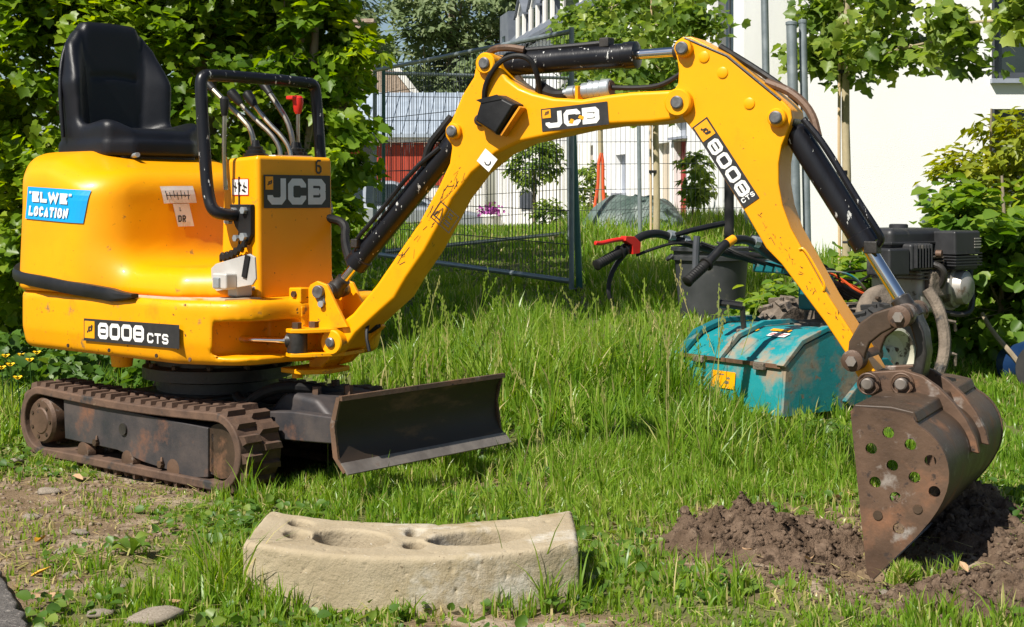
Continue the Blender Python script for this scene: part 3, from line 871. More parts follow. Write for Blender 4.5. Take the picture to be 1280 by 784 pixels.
# worn step plate, rear tail socket, feet under the platform
B().prism([(-0.02, -0.405), (0.30, -0.400), (0.44, -0.32), (0.47, -0.19), (0.40, -0.19), (0.34, -0.30), (0.22, -0.365), (-0.02, -0.375)], lambda a, t, b: Vector((a, b, t)), 0.586, 0.593).obj("step_plate", M['deck'], EX, bevel=0.001)
tp = Vector((-0.655, -0.365, 0.465))
td = Vector((-0.6, -0.8, 0)).normalized()
B().lathe(tp - td * 0.03, td, [(0, 0.035), (0.045, 0.035), (0.05, 0.028), (0.042, 0.022), (0.03, 0.02)], 16).obj("tail_socket", M['oily'], EX)
B().cyl((-0.12, -0.33, 0.33), (-0.12, -0.33, 0.385), 0.036, 0.042, 18).obj("platform_foot", M['yellow_worn'], EX, bevel=0.004)

# control console
tw = B()
tw.add([(0.225, -0.172, 0.58), (0.435, -0.172, 0.58), (0.435, 0.172, 0.58), (0.225, 0.172, 0.58),
        (0.245, -0.172, 1.062), (0.428, -0.172, 1.072), (0.428, 0.172, 1.072), (0.245, 0.172, 1.062)],
       [(0, 3, 2, 1), (4, 5, 6, 7), (0, 1, 5, 4), (1, 2, 6, 5), (2, 3, 7, 6), (3, 0, 4, 7)])
tw.obj("control_console", M['yellow'], EX, bevel=0.016, seg=3)
B().box((0.335, -0.176, 0.80), (0.004, 0.004, 0.40)).obj("console_seam", M['oily'], EX)
B().box((0.36, 0.02, 1.0735), (0.07, 0.17, 0.004)).obj("switch_strip", M['d_white'], EX)

# console sticker: black with silver letters
fn = planemap((0.4335, -0.150, 0.892), (0, 1, 0), (-0.014, 0, 1))
st = printed("console_sticker", rect(0, 0, 0.305, 0.114), fn, 0.0016, M['d_black'], EX)
printed("lettering", lettering("JCB", 0.015, 0.012, 0.090, 0.92, 0.27, 0.10), fn, 0.0026, M['d_grey'], st)
printed("emblem_patch", rect(0.006, 0.063, 0.040, 0.108), fn, 0.0032, M['d_yellow'], st)
printed("emblem", emblem(0.006, 0.068, 0.034), fn, 0.0040, M['d_black'], st)
# number 6
fn6 = planemap((0.4305, 0.088, 1.012), (0, 1, 0), (-0.014, 0, 1))
printed("number_sticker", lettering("6", 0, 0, 0.050, 0.55, 0.13, 0, 0, None), fn6, 0.0016, M['d_black'], EX)
# console side pictogram
fnp = planemap((0.295, -0.1725, 0.935), (1, 0, 0), (0, 0, 1))
ps = printed("pictogram_sticker", rect(0, 0, 0.088, 0.058), fnp, 0.0016, M['d_red'], EX)
printed("sticker_field", rect(0.003, 0.003, 0.085, 0.055), fnp, 0.0022, M['d_white'], ps)
gl = []
for x in (0.02, 0.044, 0.066):
    gl += rect(x - 0.002, 0.012, x + 0.002, 0.046)
for (a, b_) in ((0.008, 0.034), (0.032, 0.042), (0.054, 0.02), (0.060, 0.034)):
    gl += stroke([(a, b_), (a + 0.02, b_ - 0.008)], 0.007)
printed("pictogram", gl, fnp, 0.0028, M['d_black'], ps)

def hoodmap(o, u, v):
    base = planemap(o, u, v)
    n = Vector(u).normalized().cross(Vector(v).normalized())
    def f(a, b, off):
        p = base(a, b, 0.15)
        hit = hood_bvh.ray_cast(p, -n)
        q = hit[0] if hit[0] else base(a, b, 0)
        return q + n * off
    return f
# blue hire sticker on the tail
un_ = Vector((-0.55, -0.835, 0)).normalized()
uu = Vector((0.835, -0.55, 0)).normalized()
fe = hoodmap(Vector((-0.565, -0.41, 0.852)), (1, 0, -0.045), (0.045, 0, 1))
est = printed("hire_sticker", [[(a + 0.10 * b_, b_) for a, b_ in q] for q in rect(0, 0, 0.335, 0.118, 20, 6)], fe, 0.005, M['d_blue'], EX)
printed("lettering", lettering("'ELWE'", 0.030, 0.064, 0.038, 1.14, 0.35, 0.19, 0.0, {"'": 0.30, 'W': 1.75}, 0.012) +
        lettering("LOCATION", 0.028, 0.013, 0.036, 0.75, 0.29, 0.175, 0.1, {'I': 0.3}, 0.012), fe, 0.0085, M['d_white'], est)
# white warning stickers on the hood front
ff = hoodmap(Vector((-0.05, -0.19, 0.925)), (0.0, 1, 0), (-0.25, 0, 1))
ws = printed("warning_sticker", [[(a - 0.22 * (b_ - 0.05), b_) for a, b_ in q] for q in rect(0.03, 0.0, 0.17, 0.062, 8, 4)], ff, 0.003, M['d_white'], EX)
g2 = []
for i in range(7):
    g2 += stroke([(0.055 + 0.015 * i, 0.012 + 0.004 * (i % 3)), (0.047 + 0.016 * i, 0.045 - 0.006 * (i % 2))], 0.003)
g2 += stroke([(0.05, 0.028), (0.15, 0.026)], 0.003, step=0.02)
printed("pictogram", g2, ff, 0.0045, M['d_black'], ws)
ff2 = hoodmap(Vector((-0.05, -0.19, 0.838)), (0.0, 1, 0), (-0.25, 0, 1))
ws = printed("warning_sticker", [[(a - 0.25 * (b_ - 0.05), b_) for a, b_ in q] for q in rect(0.085, 0.0, 0.155, 0.082, 5, 5)], ff2, 0.003, M['d_white'], EX)
printed("lettering", lettering("L", 0.105, 0.055, 0.014, 0.5, 0.2, 0.1) + lettering("DR", 0.098, 0.016, 0.024, 0.62, 0.2, 0.15), ff2, 0.0045, M['d_black'], ws)

# model sticker on the platform side
fm = planemap((-0.198, -0.4325, 0.425), (1, 0, 0.012), (0, 0, 1))
ms = printed("model_sticker", rect(0, 0, 0.545, 0.078), fm, 0.0016, M['d_black'], EX)
printed("lettering", lettering("8008", 0.088, 0.011, 0.056, 1.08, 0.245, 0.14) + lettering("CTS", 0.372, 0.011, 0.034, 1.0, 0.22, 0.2), fm, 0.0026, M['d_white'], ms)
printed("emblem_patch", rect(0.006, 0.010, 0.066, 0.070), fm, 0.0026, M['d_yellow'], ms)
printed("emblem", emblem(0.008, 0.012, 0.056), fm, 0.0034, M['d_black'], ms)

# ---- console side bracket, strut foot, pedal
bk = B()
bk.prism([(0.302, 0.905), (0.415, 0.905), (0.415, 0.80), (0.39, 0.765), (0.36, 0.80), (0.33, 0.83)], lambda a, t, b: Vector((a, t, b)), -0.172, -0.192)
BKT = bk.obj("rail_bracket", M['black'], EX, bevel=0.004)
for (x, z, r) in ((0.387, 0.885, 0.013), (0.347, 0.79, 0.012), (0.385, 0.795, 0.015), (0.31, 0.845, 0.008), (0.335, 0.885, 0.01)):
    B().cyl((x, -0.19, z), (x, -0.206, z), r, n=6).obj("bracket_bolt", M['steel'], BKT)
rk = []
for i in range(13):
    t = i / 12
    x, z = 0.40 - 0.135 * t, 0.782 - 0.052 * t - 0.012 * math.sin(math.pi * t)
    rk.append((x, z + (0.010 if i % 2 else 0.0)))
rk += [(x, z - 0.024) for x, z in rk[::-1]]
B().prism(rk, lambda a, t, b: Vector((a, t, b)), -0.192, -0.206).obj("toothed_latch", M['black'], BKT, bevel=0.002)
pd = B()
pd.prism([(0.30, 0.688), (0.325, 0.704), (0.50, 0.742), (0.527, 0.732), (0.533, 0.660), (0.515, 0.640), (0.33, 0.612), (0.303, 0.628)], lambda a, t, b: Vector((a, t, b)), -0.26, -0.268)
PD = pd.obj("foot_pedal", M['grey_plate'], EX, bevel=0.002)
B().box((0.40, -0.29, 0.65), (0.075, 0.05, 0.055)).box((0.40, -0.225, 0.615), (0.05, 0.07, 0.04)).obj("pedal_clip", M['grey_plate'], PD, bevel=0.008)
B().box((0.395, -0.318, 0.645), (0.03, 0.012, 0.035)).obj("pedal_latch", M['steel'], PD, bevel=0.003)
B().box((0.487, -0.271, 0.70), (0.022, 0.006, 0.075), Matrix.Rotation(0.25, 3, 'Y')).obj("pedal_grip", M['black'], PD)
B().cyl((0.40, -0.24, 0.58), (0.40, -0.24, 0.63), 0.012).obj("pedal_pivot", M['oily'], PD)

# ---- grab rail
rail = [(0.335, -0.19, 0.868), (0.325, -0.245, 0.872), (0.305, -0.265, 0.885), (0.283, -0.265, 0.93), (0.268, -0.265, 1.02), (0.240, -0.265, 1.30),
        (0.238, -0.258, 1.343), (0.238, -0.225, 1.352), (0.238, 0.225, 1.352), (0.238, 0.258, 1.343), (0.240, 0.265, 1.30), (0.268, 0.265, 1.02), (0.283, 0.265, 0.93), (0.305, 0.262, 0.885), (0.325, 0.24, 0.872), (0.335, 0.17, 0.868)]
B().tube(rail, 0.0212, 14, smooth=2).obj("grab_rail", M['black_paint'], EX, sharp=60)

# ---- levers
def lever(path, r, knob, kmat, smat='lever_steel', kr=0.016, boot=None):
    o = B().tube(path, r, 8, smooth=2).obj("lever", M[smat], EX)
    p = Vector(path[0])
    d = (Vector(path[0]) - Vector(path[1])).normalized()
    B().lathe(p - d * 0.055, d, [(0, r * 1.3), (0.01, kr * 0.75), (0.04, kr), (0.058, kr), (0.066, kr * 0.6)], 14).obj("knob", M[kmat], o)
    if boot:
        B().lathe(Vector(boot), (0, 0, 1), [(0, 0.042), (0.012, 0.044), (0.014, 0.034), (0.024, 0.035), (0.026, 0.026), (0.036, 0.027), (0.040, 0.015), (0.06, 0.011)], 16).obj("rubber_boot", M['black'], o, sharp=30)
    return o
lever([(0.306, -0.215, 1.262), (0.306, -0.215, 1.19), (0.303, -0.215, 1.10), (0.300, -0.205, 0.955)], 0.0078, 0, 'black')
lever([(0.110, -0.150, 1.345), (0.180, -0.135, 1.285), (0.270, -0.11, 1.205), (0.315, -0.10, 1.16), (0.325, -0.095, 1.05)], 0.010, 0, 'black', kr=0.017, boot=(0.325, -0.095, 1.068))
lever([(0.165, -0.07, 1.30), (0.23, -0.045, 1.225), (0.335, 0.0, 1.13), (0.345, 0.005, 1.05)], 0.0085, 0, 'black', kr=0.019)
lever([(0.185, -0.015, 1.297), (0.25, 0.0, 1.215), (0.35, 0.035, 1.12), (0.36, 0.04, 1.05)], 0.0085, 0, 'black', kr=0.019)
lever([(0.150, 0.085, 1.345), (0.215, 0.09, 1.275), (0.29, 0.10, 1.18), (0.30, 0.105, 1.05)], 0.010, 0, 'black', kr=0.016, boot=(0.30, 0.105, 1.068))
lr = lever([(0.285, 0.135, 1.285), (0.285, 0.135, 1.22), (0.285, 0.135, 1.05)], 0.007, 0, 'd_red', kr=0.020, boot=(0.285, 0.135, 1.068))
B().box((0.278, 0.118, 1.288), (0.035, 0.04, 0.014)).obj("thumb_tab", M['d_red'], lr, bevel=0.004)
lr['label'] = "lever with red knob"

# ---- seat
def seat_f(X, Y, Z):
    A = np.abs(Y)
    Z = 1.10 + (Z - 1.10) * 0.968
    xb = X + 0.165 * (Z - 1.15) * 0.35
    wing = 0.075 * sst(0.10, 0.22, A) * sst(1.56, 1.36, Z)
    front = -0.632 + wing
    prof = sdpoly(A, Z, [(-0.3, 1.13), (0.185, 1.13), (0.205, 1.36), (0.17, 1.50), (0.105, 1.575), (-0.3, 1.585)]) - 0.028
    back = np.maximum(prof, np.maximum(xb - front, -0.715 + 0.10 * np.clip((A / 0.23), 0, 1) ** 2 * 0.4 - xb))
    back = smax(prof, smax(xb - front, -0.712 + 0.03 * (A / 0.23) ** 2 - xb, 0.03), 0.035)
    # seams pressed into the padding
    seam = np.minimum(np.abs(A - 0.115 - 0.02 * np.sin((Z - 1.2) * 6)), np.abs(Z - 1.40 + 0.1 * A) + 10 * np.clip(A - 0.11, 0, 1))
    back = back + 0.006 * np.exp(-(seam / 0.010) ** 2) * (xb > -0.68)
    rise = 0.028 * sst(0.10, 0.20, A)
    cush = sdpoly(X, A, [(-0.66, -0.3), (-0.66, 0.17), (-0.40, 0.185), (-0.37, 0.12), (-0.355, -0.3)]) - 0.04
    cush = smax(cush, np.maximum(Z - (1.180 + rise + 0.012 * np.exp(-((X + 0.42) / 0.07) ** 2)), 1.10 - Z), 0.035)
    pan = extr(sdpoly(X, A, [(-0.68, -0.3), (-0.68, 0.175), (-0.40, 0.185), (-0.36, 0.12), (-0.345, -0.3)]) - 0.045, Z, 1.085, 1.145, 0.012)
    lip = np.abs(Z - 1.150) - 0.004
    s = smin(back, cush, 0.03)
    s = np.minimum(s, pan)
    return s
me = relax(surf("seat", seat_f, (-0.80, -0.28, 1.06), (-0.27, 0.28, 1.64), 0.0085), 2)
ST = link("seat", me, M['seat'], EX)
B().box((-0.5, 0, 1.075), (0.30, 0.34, 0.05)).obj("seat_base", M['oily'], EX, bevel=0.01)
B().cyl((-0.34, -0.13, 1.085), (-0.28, -0.15, 1.088), 0.009).obj("seat_slider", M['steel'], EX)
# piping round the edge of the seat back
pp = [(-0.635, -0.236, 1.16), (-0.655, -0.240, 1.36), (-0.685, -0.205, 1.50), (-0.712, -0.13, 1.595), (-0.716, 0, 1.612), (-0.712, 0.13, 1.595), (-0.685, 0.205, 1.50), (-0.655, 0.240, 1.36), (-0.635, 0.236, 1.16)]
B().tube(pp, 0.008, 8, smooth=2).obj("piping", M['seat'], ST, sharp=60)

# ---- swing ram, kingpost
sw = B().cyl((0.30, -0.27, 0.452), (0.575, -0.155, 0.452), 0.0125).obj("swing_rod", M['chrome'], EX)
B().cyl((0.565, -0.160, 0.452), (0.60, -0.142, 0.452), 0.024).obj("rod_head", M['oily'], sw)
kp = B()
def plan(b, outline, z0, z1):
    return b.prism(outline, lambda a, t, q: BP(a, q, t), z0, z1)
plan(kp, [(-0.005, -0.165), (0.03, -0.185), (0.075, -0.165), (0.13, -0.10), (0.16, -0.06), (0.16, 0.06), (0.0, 0.07), (-0.01, -0.02)], 0.478, 0.492)
plan(kp, [(-0.005, -0.165), (0.03, -0.185), (0.075, -0.165), (0.13, -0.10), (0.16, -0.06), (0.16, 0.06), (0.0, 0.07), (-0.01, -0.02)], 0.398, 0.412)
KP = kp.obj("swing_bracket", M['yellow_worn'], EX, bevel=0.003)
B().cyl(BP(0.030, -0.148, 0.413), BP(0.030, -0.148, 0.477), 0.034).obj("swing_pin_eye", M['oily'], KP)
for (s_, l_) in ((0.03, -0.15), (0.055, -0.09), (0.0, -0.06)):
    B().cyl(BP(s_, l_, 0.49), BP(s_, l_, 0.512), 0.017, n=6).obj("kingpost_bolt", M['rust_dark'], KP)
kb = B()
kb.prism([(0.0, 0.345), (0.0, 0.60), (0.055, 0.60), (0.085, 0.50), (0.09, 0.38), (0.05, 0.345)], lambda a, t, b: BP(a, t, b), -0.045, 0.045)
kb.obj("kingpost", M['yellow_worn'], EX, bevel=0.008)
for l in (-0.083, 0.069):
    kk = B().prism(KING, lambda a, t, b: BP(a, t, b), l, l + 0.014)
    kk.obj("ram_lug_plate", M['yellow_worn'], EX, bevel=0.003)
B().cyl(BP(0.074, -0.098, 0.612), BP(0.074, 0.09, 0.612), 0.022).obj("ram_pin", M['pin'], EX, bevel=0.003)
B().prism([(0.056, 0.612), (0.09, 0.615), (0.10, 0.575), (0.085, 0.556), (0.07, 0.575)], lambda a, t, b: BP(a, t, b), -0.083, -0.088).obj("pin_keeper", M['pin'], EX, bevel=0.001)
B().cyl(BP(0.087, -0.09, 0.572), BP(0.087, -0.097, 0.572), 0.011).obj("keeper_bolt", M['steel'], EX)
bb = B().box((0.545, -0.085, 0.60), (0.06, 0.05, 0.048)).box((0.553, -0.08, 0.545), (0.05, 0.055, 0.036)).box((0.553, -0.07, 0.507), (0.04, 0.06, 0.02))
bb.obj("hinge_block", M['yellow_worn'], EX, bevel=0.004)
B().cyl((0.545, -0.11, 0.603), (0.545, -0.118, 0.603), 0.012, n=6).obj("hinge_bolt", M['rust_dark'], EX)
lg = B().prism(LUG, lambda a, t, b: BP(a, t, b), 0.045, 0.075)
plan(lg, [(-0.075, -0.10), (0.03, -0.13), (0.10, -0.06), (0.10, 0.06), (-0.06, 0.06)], 0.335, 0.352)
lg.obj("boom_foot", M['yellow_worn'], EX, bevel=0.004)
B().cyl(BP(-0.02, -0.08, 0.318), BP(-0.02, -0.08, 0.338), 0.018).obj("foot_pin", M['yellow_worn'], EX)
B().tube([BP(0.235, -0.03, 0.515), BP(0.245, -0.06, 0.47), BP(0.262, -0.065, 0.42)], 0.006, 6, smooth=1).obj("cable_tie", M['rubber_hose'], EX)
for k in range(3):
    B().tube([(0.44, -0.05 + 0.05 * k, 0.48), BP(-0.03, -0.02 + 0.03 * k, 0.53), BP(0.06, 0.0 + 0.02 * k, 0.52), BP(0.16, 0.01 + 0.02 * k, 0.46), BP(0.24, 0.02, 0.50)], 0.012, 8, smooth=2).obj("hydraulic_hose", M['rubber_hose'], EX)
B().tube([(0.41, 0.14, 0.86), (0.47, 0.20, 0.84), BP(0.02, 0.14, 0.77), BP(0.10, 0.07, 0.69)], 0.016, 10, smooth=2).obj("hydraulic_hose", M['rubber_hose'], EX)

# ---- boom
bo = B().prism(BOOM, lambda a, t, b: BP(a, t, b), -0.066, 0.066)
BO = bo.obj("boom", M['yellow'], EX, bevel=0.024, seg=4, sharp=40)
def boss(s_, z_, r, l0, l1, pr, mat='yellow'):
    for sg in (-1, 1):
        B().lathe(BP(s_, sg * l0, z_), BP(s_, sg * l1, z_) - BP(s_, sg * l0, z_), [(0, r * 1.02), (l1 - l0 - 0.004, r), (l1 - l0, r - 0.004)], 28).obj("pin_boss", M[mat], EX, sharp=30)
    B().lathe(BP(s_, -l1 - 0.010, z_), BP(s_, l1, z_) - BP(s_, -l1, z_), [(0, pr - 0.004), (0.003, pr), (2 * l1 + 0.017, pr), (2 * l1 + 0.02, pr - 0.004)], 22).obj("pivot_pin", M['pin'], EX, sharp=30)
boss(0.710, 1.350, 0.034, 0.050, 0.088, 0.0185)
boss(0.590, 1.139, 0.026, 0.050, 0.084, 0.0185)
boss(1.357, 1.206, 0.041, 0.050, 0.090, 0.0190)
boss(0.131, 0.446, 0.042, 0.050, 0.100, 0.0170)
boss(1.371, 1.365, 0.026, 0.050, 0.086, 0.0190)
boss(1.654, 1.154, 0.027, 0.050, 0.084, 0.0185)
# stickers on the boom
fb = planemap(BP(0.911, -0.0665, 1.132), BP(1, 0, 0.075) - BP(0, 0, 0), BP(-0.075, 0, 1) - BP(0, 0, 0))
s1 = printed("boom_sticker", rect(-0.008, 0, 0.218, 0.070), fb, 0.0016, M['d_black'], EX)
printed("lettering", lettering("JCB", 0.006, 0.008, 0.050, 1.14, 0.30, 0.12), fb, 0.0026, M['d_white'], s1)
printed("emblem_patch", rect(-0.003, 0.040, 0.026, 0.066), fb, 0.0032, M['d_yellow'], s1)
printed("emblem", emblem(-0.002, 0.041, 0.026), fb, 0.0040, M['d_black'], s1)
printed("paint_chip", [[(0.085, 0.018), (0.098, 0.014), (0.104, 0.026), (0.094, 0.030)], [(0.118, 0.030), (0.134, 0.022), (0.138, 0.032), (0.124, 0.038)]], fb, 0.0036, M['d_yellow'], s1)
dw = Vector((0.63, 0.775))
def bdir(ax, az):
    return BP(ax, 0, az) - BP(0, 0, 0)
fw = planemap(BP(0.675, -0.0665, 1.043), bdir(0.775, -0.63), bdir(0.63, 0.775))
s2 = printed("white_sticker", rect(-0.004, -0.002, 0.052, 0.048), fw, 0.0016, M['d_white'], EX)
printed("hook_mark", stroke([(0.020, 0.014), (0.030, 0.010), (0.038, 0.014), (0.040, 0.022), (0.036, 0.028)], 0.004), fw, 0.0026, M['d_black'], s2)
fz = planemap(BP(0.500, -0.0665, 0.866), bdir(0.80, -0.60), bdir(0.60, 0.80))
ol = stroke([(0, 0), (0.085, 0), (0.085, 0.062), (0, 0.062)], 0.0028, True) + stroke([(0.006, 0.012), (0.034, 0.012), (0.020, 0.05)], 0.004, True) + rect(0.041, 0.002, 0.043, 0.060)
for z in (0.048, 0.038, 0.022, 0.012):
    ol += rect(0.05, z, 0.076 - z * 0.2, z + 0.005)
printed("warning_outline", ol, fz, 0.0016, M['d_black'], EX)
# work lamp on the side of the boom
lp = B()
LC = (0.757, 1.190)
lp.add([tuple(BP(a, -0.064, b)) for a, b in LAMP] + [tuple(BP(LC[0] + (a - LC[0]) * 0.97, -0.112, LC[1] + (b - LC[1]) * 0.97)) for a, b in LAMP] + [tuple(BP(LC[0] + (a - LC[0]) * 0.86, -0.124, LC[1] + (b - LC[1]) * 0.86)) for a, b in LAMP],
       [(0, 1, 2, 3, 4), (14, 13, 12, 11, 10)] + [(5 * k + i, 5 * k + 5 + i, 5 * k + 5 + (i + 1) % 5, 5 * k + (i + 1) % 5) for i in range(5) for k in (0, 1)])
LM = lp.obj("work_lamp", M['black'], EX, bevel=0.004)
q0, q1 = LAMP[3], LAMP[4]
B().prism([(q0[0] + 0.004, q0[1] - 0.006), (q0[0] + 0.009, q0[1] - 0.010), (q1[0] + 0.012, q1[1] + 0.000), (q1[0] + 0.006, q1[1] + 0.004)], lambda a, t, b: BP(a, t, b), -0.070, -0.108).obj("lamp_lens", M['lens'], LM)
B().prism([(0.70, 1.232), (0.775, 1.247), (0.79, 1.232), (0.72, 1.222)], lambda a, t, b: BP(a, t, b), -0.1225, -0.1265).obj("lamp_clip", M['black'], LM)
B().lathe(BP(0.685, -0.066, 1.172), BP(0, -1, 0) - BP(0, 0, 0), [(0, 0.02), (0.014, 0.018), (0.02, 0.008)], 12).obj("cable_grommet", M['oily'], LM)
# coupler on top of the boom
cp = B().lathe(BP(1.115, -0.02, 1.262), BP(-1, 0, -0.07) - BP(0, 0, 0), [(0, 0.026), (0.004, 0.029), (0.03, 0.029), (0.034, 0.026), (0.05, 0.029), (0.054, 0.026), (0.07, 0.029), (0.074, 0.025), (0.095, 0.025), (0.10, 0.018), (0.12, 0.018), (0.122, 0.021), (0.145, 0.021), (0.147, 0.014), (0.16, 0.014)], 18)
CP = cp.obj("hose_coupler", M['steel'], EX, sharp=25)
B().cyl(BP(1.116, -0.02, 1.262), BP(1.118, -0.02, 1.262), 0.024).obj("coupler_cap", M['rust'], CP)
B().box(BP(1.02, -0.02, 1.245), (0.012, 0.07, 0.05)).obj("coupler_bracket", M['yellow'], CP, bevel=0.002)
B().tube([BP(0.965, -0.02, 1.25), BP(0.93, -0.02, 1.248), BP(0.90, -0.01, 1.255), BP(0.86, 0.0, 1.275)], [0.013, 0.022], 10, smooth=2).obj("coupler_hose", M['rubber_hose'], CP)
B().tube([BP(1.12, -0.02, 1.263), BP(1.2, -0.02, 1.258), BP(1.28, -0.02, 1.262), BP(1.345, -0.015, 1.30)], 0.008, 8, smooth=2).obj("hydraulic_hose", M['rubber_hose'], EX)

# ---- rams
def ram(p0, p1, sh, r, rr, name, l=0.0, mat='black_paint', eye=0.03):
    """barrel from p0 over a share of the length, chrome rod on to p1 (both in the boom plane)"""
    a, b = BP(p0[0], l, p0[1]), BP(p1[0], l, p1[1])
    d = (b - a).normalized()
    m = a + (b - a) * sh
    o = B().lathe(a + d * 0.03, d, [(0, r * 0.8), (0.012, r), ((m - a).length - 0.075, r), ((m - a).length - 0.072, r * 1.1), ((m - a).length - 0.034, r * 1.1), ((m - a).length - 0.03, r * 0.75)], 24).obj(name, M[mat], EX, sharp=30)
    side = BP(0, 1, 0) - BP(0, 0, 0)
    B().cyl(a - side * 0.04, a + side * 0.04, eye).obj("ram_eye", M['oily'], o, bevel=0.003)
    B().cyl(m - d * 0.04, b - d * 0.02, rr).obj("ram_rod", M['chrome'], o)
    B().lathe(b - d * 0.06, d, [(0, rr * 1.05), (0.005, rr * 1.5), (0.035, rr * 1.5), (0.045, rr * 1.9), (0.07, rr * 1.9)], 16).obj("rod_head", M['oily'], o)
    B().cyl(b - side * 0.045, b + side * 0.045, eye * 0.85).obj("rod_eye", M['oily'], o, bevel=0.003)
    return o
R1 = ram((0.592, 1.150), (0.078, 0.612), 0.84, 0.037, 0.0165, "boom_ram")
R2 = ram((0.708, 1.352), (1.371, 1.365), 0.735, 0.038, 0.0155, "dipper_ram")
R3 = ram((1.664, 1.150), (2.013, 0.600), 0.66, 0.037, 0.019, "bucket_ram")
# pipes and hoses along the rams
B().tube([BP(0.80, -0.01, 1.392), BP(1.0, -0.01, 1.398), BP(1.09, -0.01, 1.402)], 0.009, 8).obj("ram_pipe", M['black'], R2)
B().box(BP(1.095, -0.01, 1.402), (0.035, 0.035, 0.03)).obj("ram_port", M['oily'], R2, bevel=0.004)
B().tube([BP(0.695, -0.05, 1.20), BP(0.70, -0.078, 1.27), BP(0.745, -0.080, 1.345), BP(0.80, -0.075, 1.372), BP(0.855, -0.065, 1.365), BP(0.875, -0.05, 1.32), BP(0.872, -0.02, 1.255)], 0.009, 8, smooth=2).obj("hydraulic_hose", M['rubber_hose'], EX)
B().tube([BP(0.66, 0.0, 1.355), BP(0.70, -0.03, 1.400), BP(0.77, -0.04, 1.402), BP(0.82, -0.03, 1.392)], 0.012, 8, smooth=2).obj("hydraulic_hose", M['rust'], EX)
B().tube([BP(0.64, 0.02, 1.38), BP(0.66, 0.0, 1.32), BP(0.63, -0.01, 1.27), BP(0.60, -0.02, 1.21)], 0.014, 8, smooth=2).obj("hydraulic_hose", M['rubber_hose'], EX)
B().tube([BP(0.55, -0.02, 1.19), BP(0.52, -0.03, 1.15), BP(0.475, -0.035, 1.10), BP(0.45, -0.03, 1.03)], 0.013, 8, smooth=2).obj("hydraulic_hose", M['rubber_hose'], EX)
B().tube([BP(0.60, 0.03, 1.25), BP(0.55, 0.03, 1.20), BP(0.51, 0.02, 1.16), BP(0.49, 0.0, 1.11)], 0.012, 8, smooth=2).obj("hydraulic_hose", M['rubber_hose'], EX)
B().tube([BP(0.515, -0.035, 1.09), BP(0.42, -0.045, 1.02), BP(0.28, -0.045, 0.87), BP(0.195, -0.042, 0.79), BP(0.185, -0.035, 0.77)], 0.008, 8, smooth=1).obj("ram_pipe", M['black'], R1)
B().box(BP(0.19, -0.035, 0.775), (0.03, 0.03, 0.03)).obj("ram_port", M['oily'], R1, bevel=0.004)
B().tube([BP(1.72, -0.04, 1.15), BP(1.78, -0.042, 1.08), BP(1.87, -0.045, 0.93), BP(1.93, -0.048, 0.84), BP(1.945, -0.04, 0.81), BP(1.925, -0.03, 0.79)], 0.010, 8, smooth=2).obj("ram_pipe", M['black_paint'], R3)
B().box(BP(1.915, -0.03, 0.788), (0.04, 0.035, 0.035)).obj("ram_port", M['oily'], R3, bevel=0.004)
B().tube([BP(1.60, 0.0, 1.262), BP(1.68, -0.01, 1.23), BP(1.74, -0.02, 1.17), BP(1.76, -0.03, 1.10)], 0.013, 8, smooth=2).obj("hydraulic_hose", M['rust'], EX)
B().tube([BP(1.45, 0.02, 1.375), BP(1.56, 0.02, 1.305), BP(1.65, 0.0, 1.245), BP(1.70, -0.01, 1.20)], 0.010, 8, smooth=2).obj("hydraulic_hose", M['rubber_hose'], EX)

# ---- dipper
di = B().prism(DIPPER, lambda a, t, b: BP(a, t, b), -0.062, 0.062)
DI = di.obj("dipper_arm", M['yellow'], EX, bevel=0.005, seg=2)
for (s_, z_) in ((1.43, 1.338), (1.487, 1.290), (1.568, 1.198)):
    B().lathe(BP(s_, -0.061, z_), BP(0, -1, 0) - BP(0, 0, 0), [(0, 0.017), (0.004, 0.0165), (0.006, 0.012)], 18).obj("plug_weld", M['yellow'], DI, sharp=30)
wl = B().tube([BP(1.715, -0.063, 0.78), BP(1.73, -0.063, 0.785), BP(1.78, -0.063, 0.70), BP(1.79, -0.063, 0.68), BP(1.785, -0.063, 0.665)], 0.004, 6, smooth=2)
wl.obj("weld_bead", M['yellow'], DI)
B().tube([BP(1.37, -0.061, 1.397), BP(1.50, -0.061, 1.338), BP(1.66, -0.061, 1.205)], 0.004, 6).obj("weld_bead", M['oily'], DI)
ud = Vector((0.557, 0, -0.83))
fd = planemap(BP(1.3935, -0.0625, 1.132), bdir(0.557, -0.83), bdir(0.83, 0.557))
s3 = printed("dipper_sticker", rect(0.0, 0, 0.285, 0.056), fd, 0.0016, M['d_black'], EX)
printed("lettering", lettering("8008", 0.066, 0.008, 0.040, 1.08, 0.245, 0.14), fd, 0.0026, M['d_white'], s3)
fdc = planemap(fd(0.272, 0.006, 0), bdir(0.83, 0.557), bdir(-0.557, 0.83))
printed("small_lettering", lettering("CTS", 0.0, 0.0, 0.014, 0.9, 0.22, 0.25), fdc, 0.0026, M['d_white'], s3)
printed("emblem_patch", rect(0.005, 0.005, 0.055, 0.051), fd, 0.0026, M['d_yellow'], s3)
printed("emblem", emblem(0.008, 0.006, 0.044), fd, 0.0034, M['d_black'], s3)

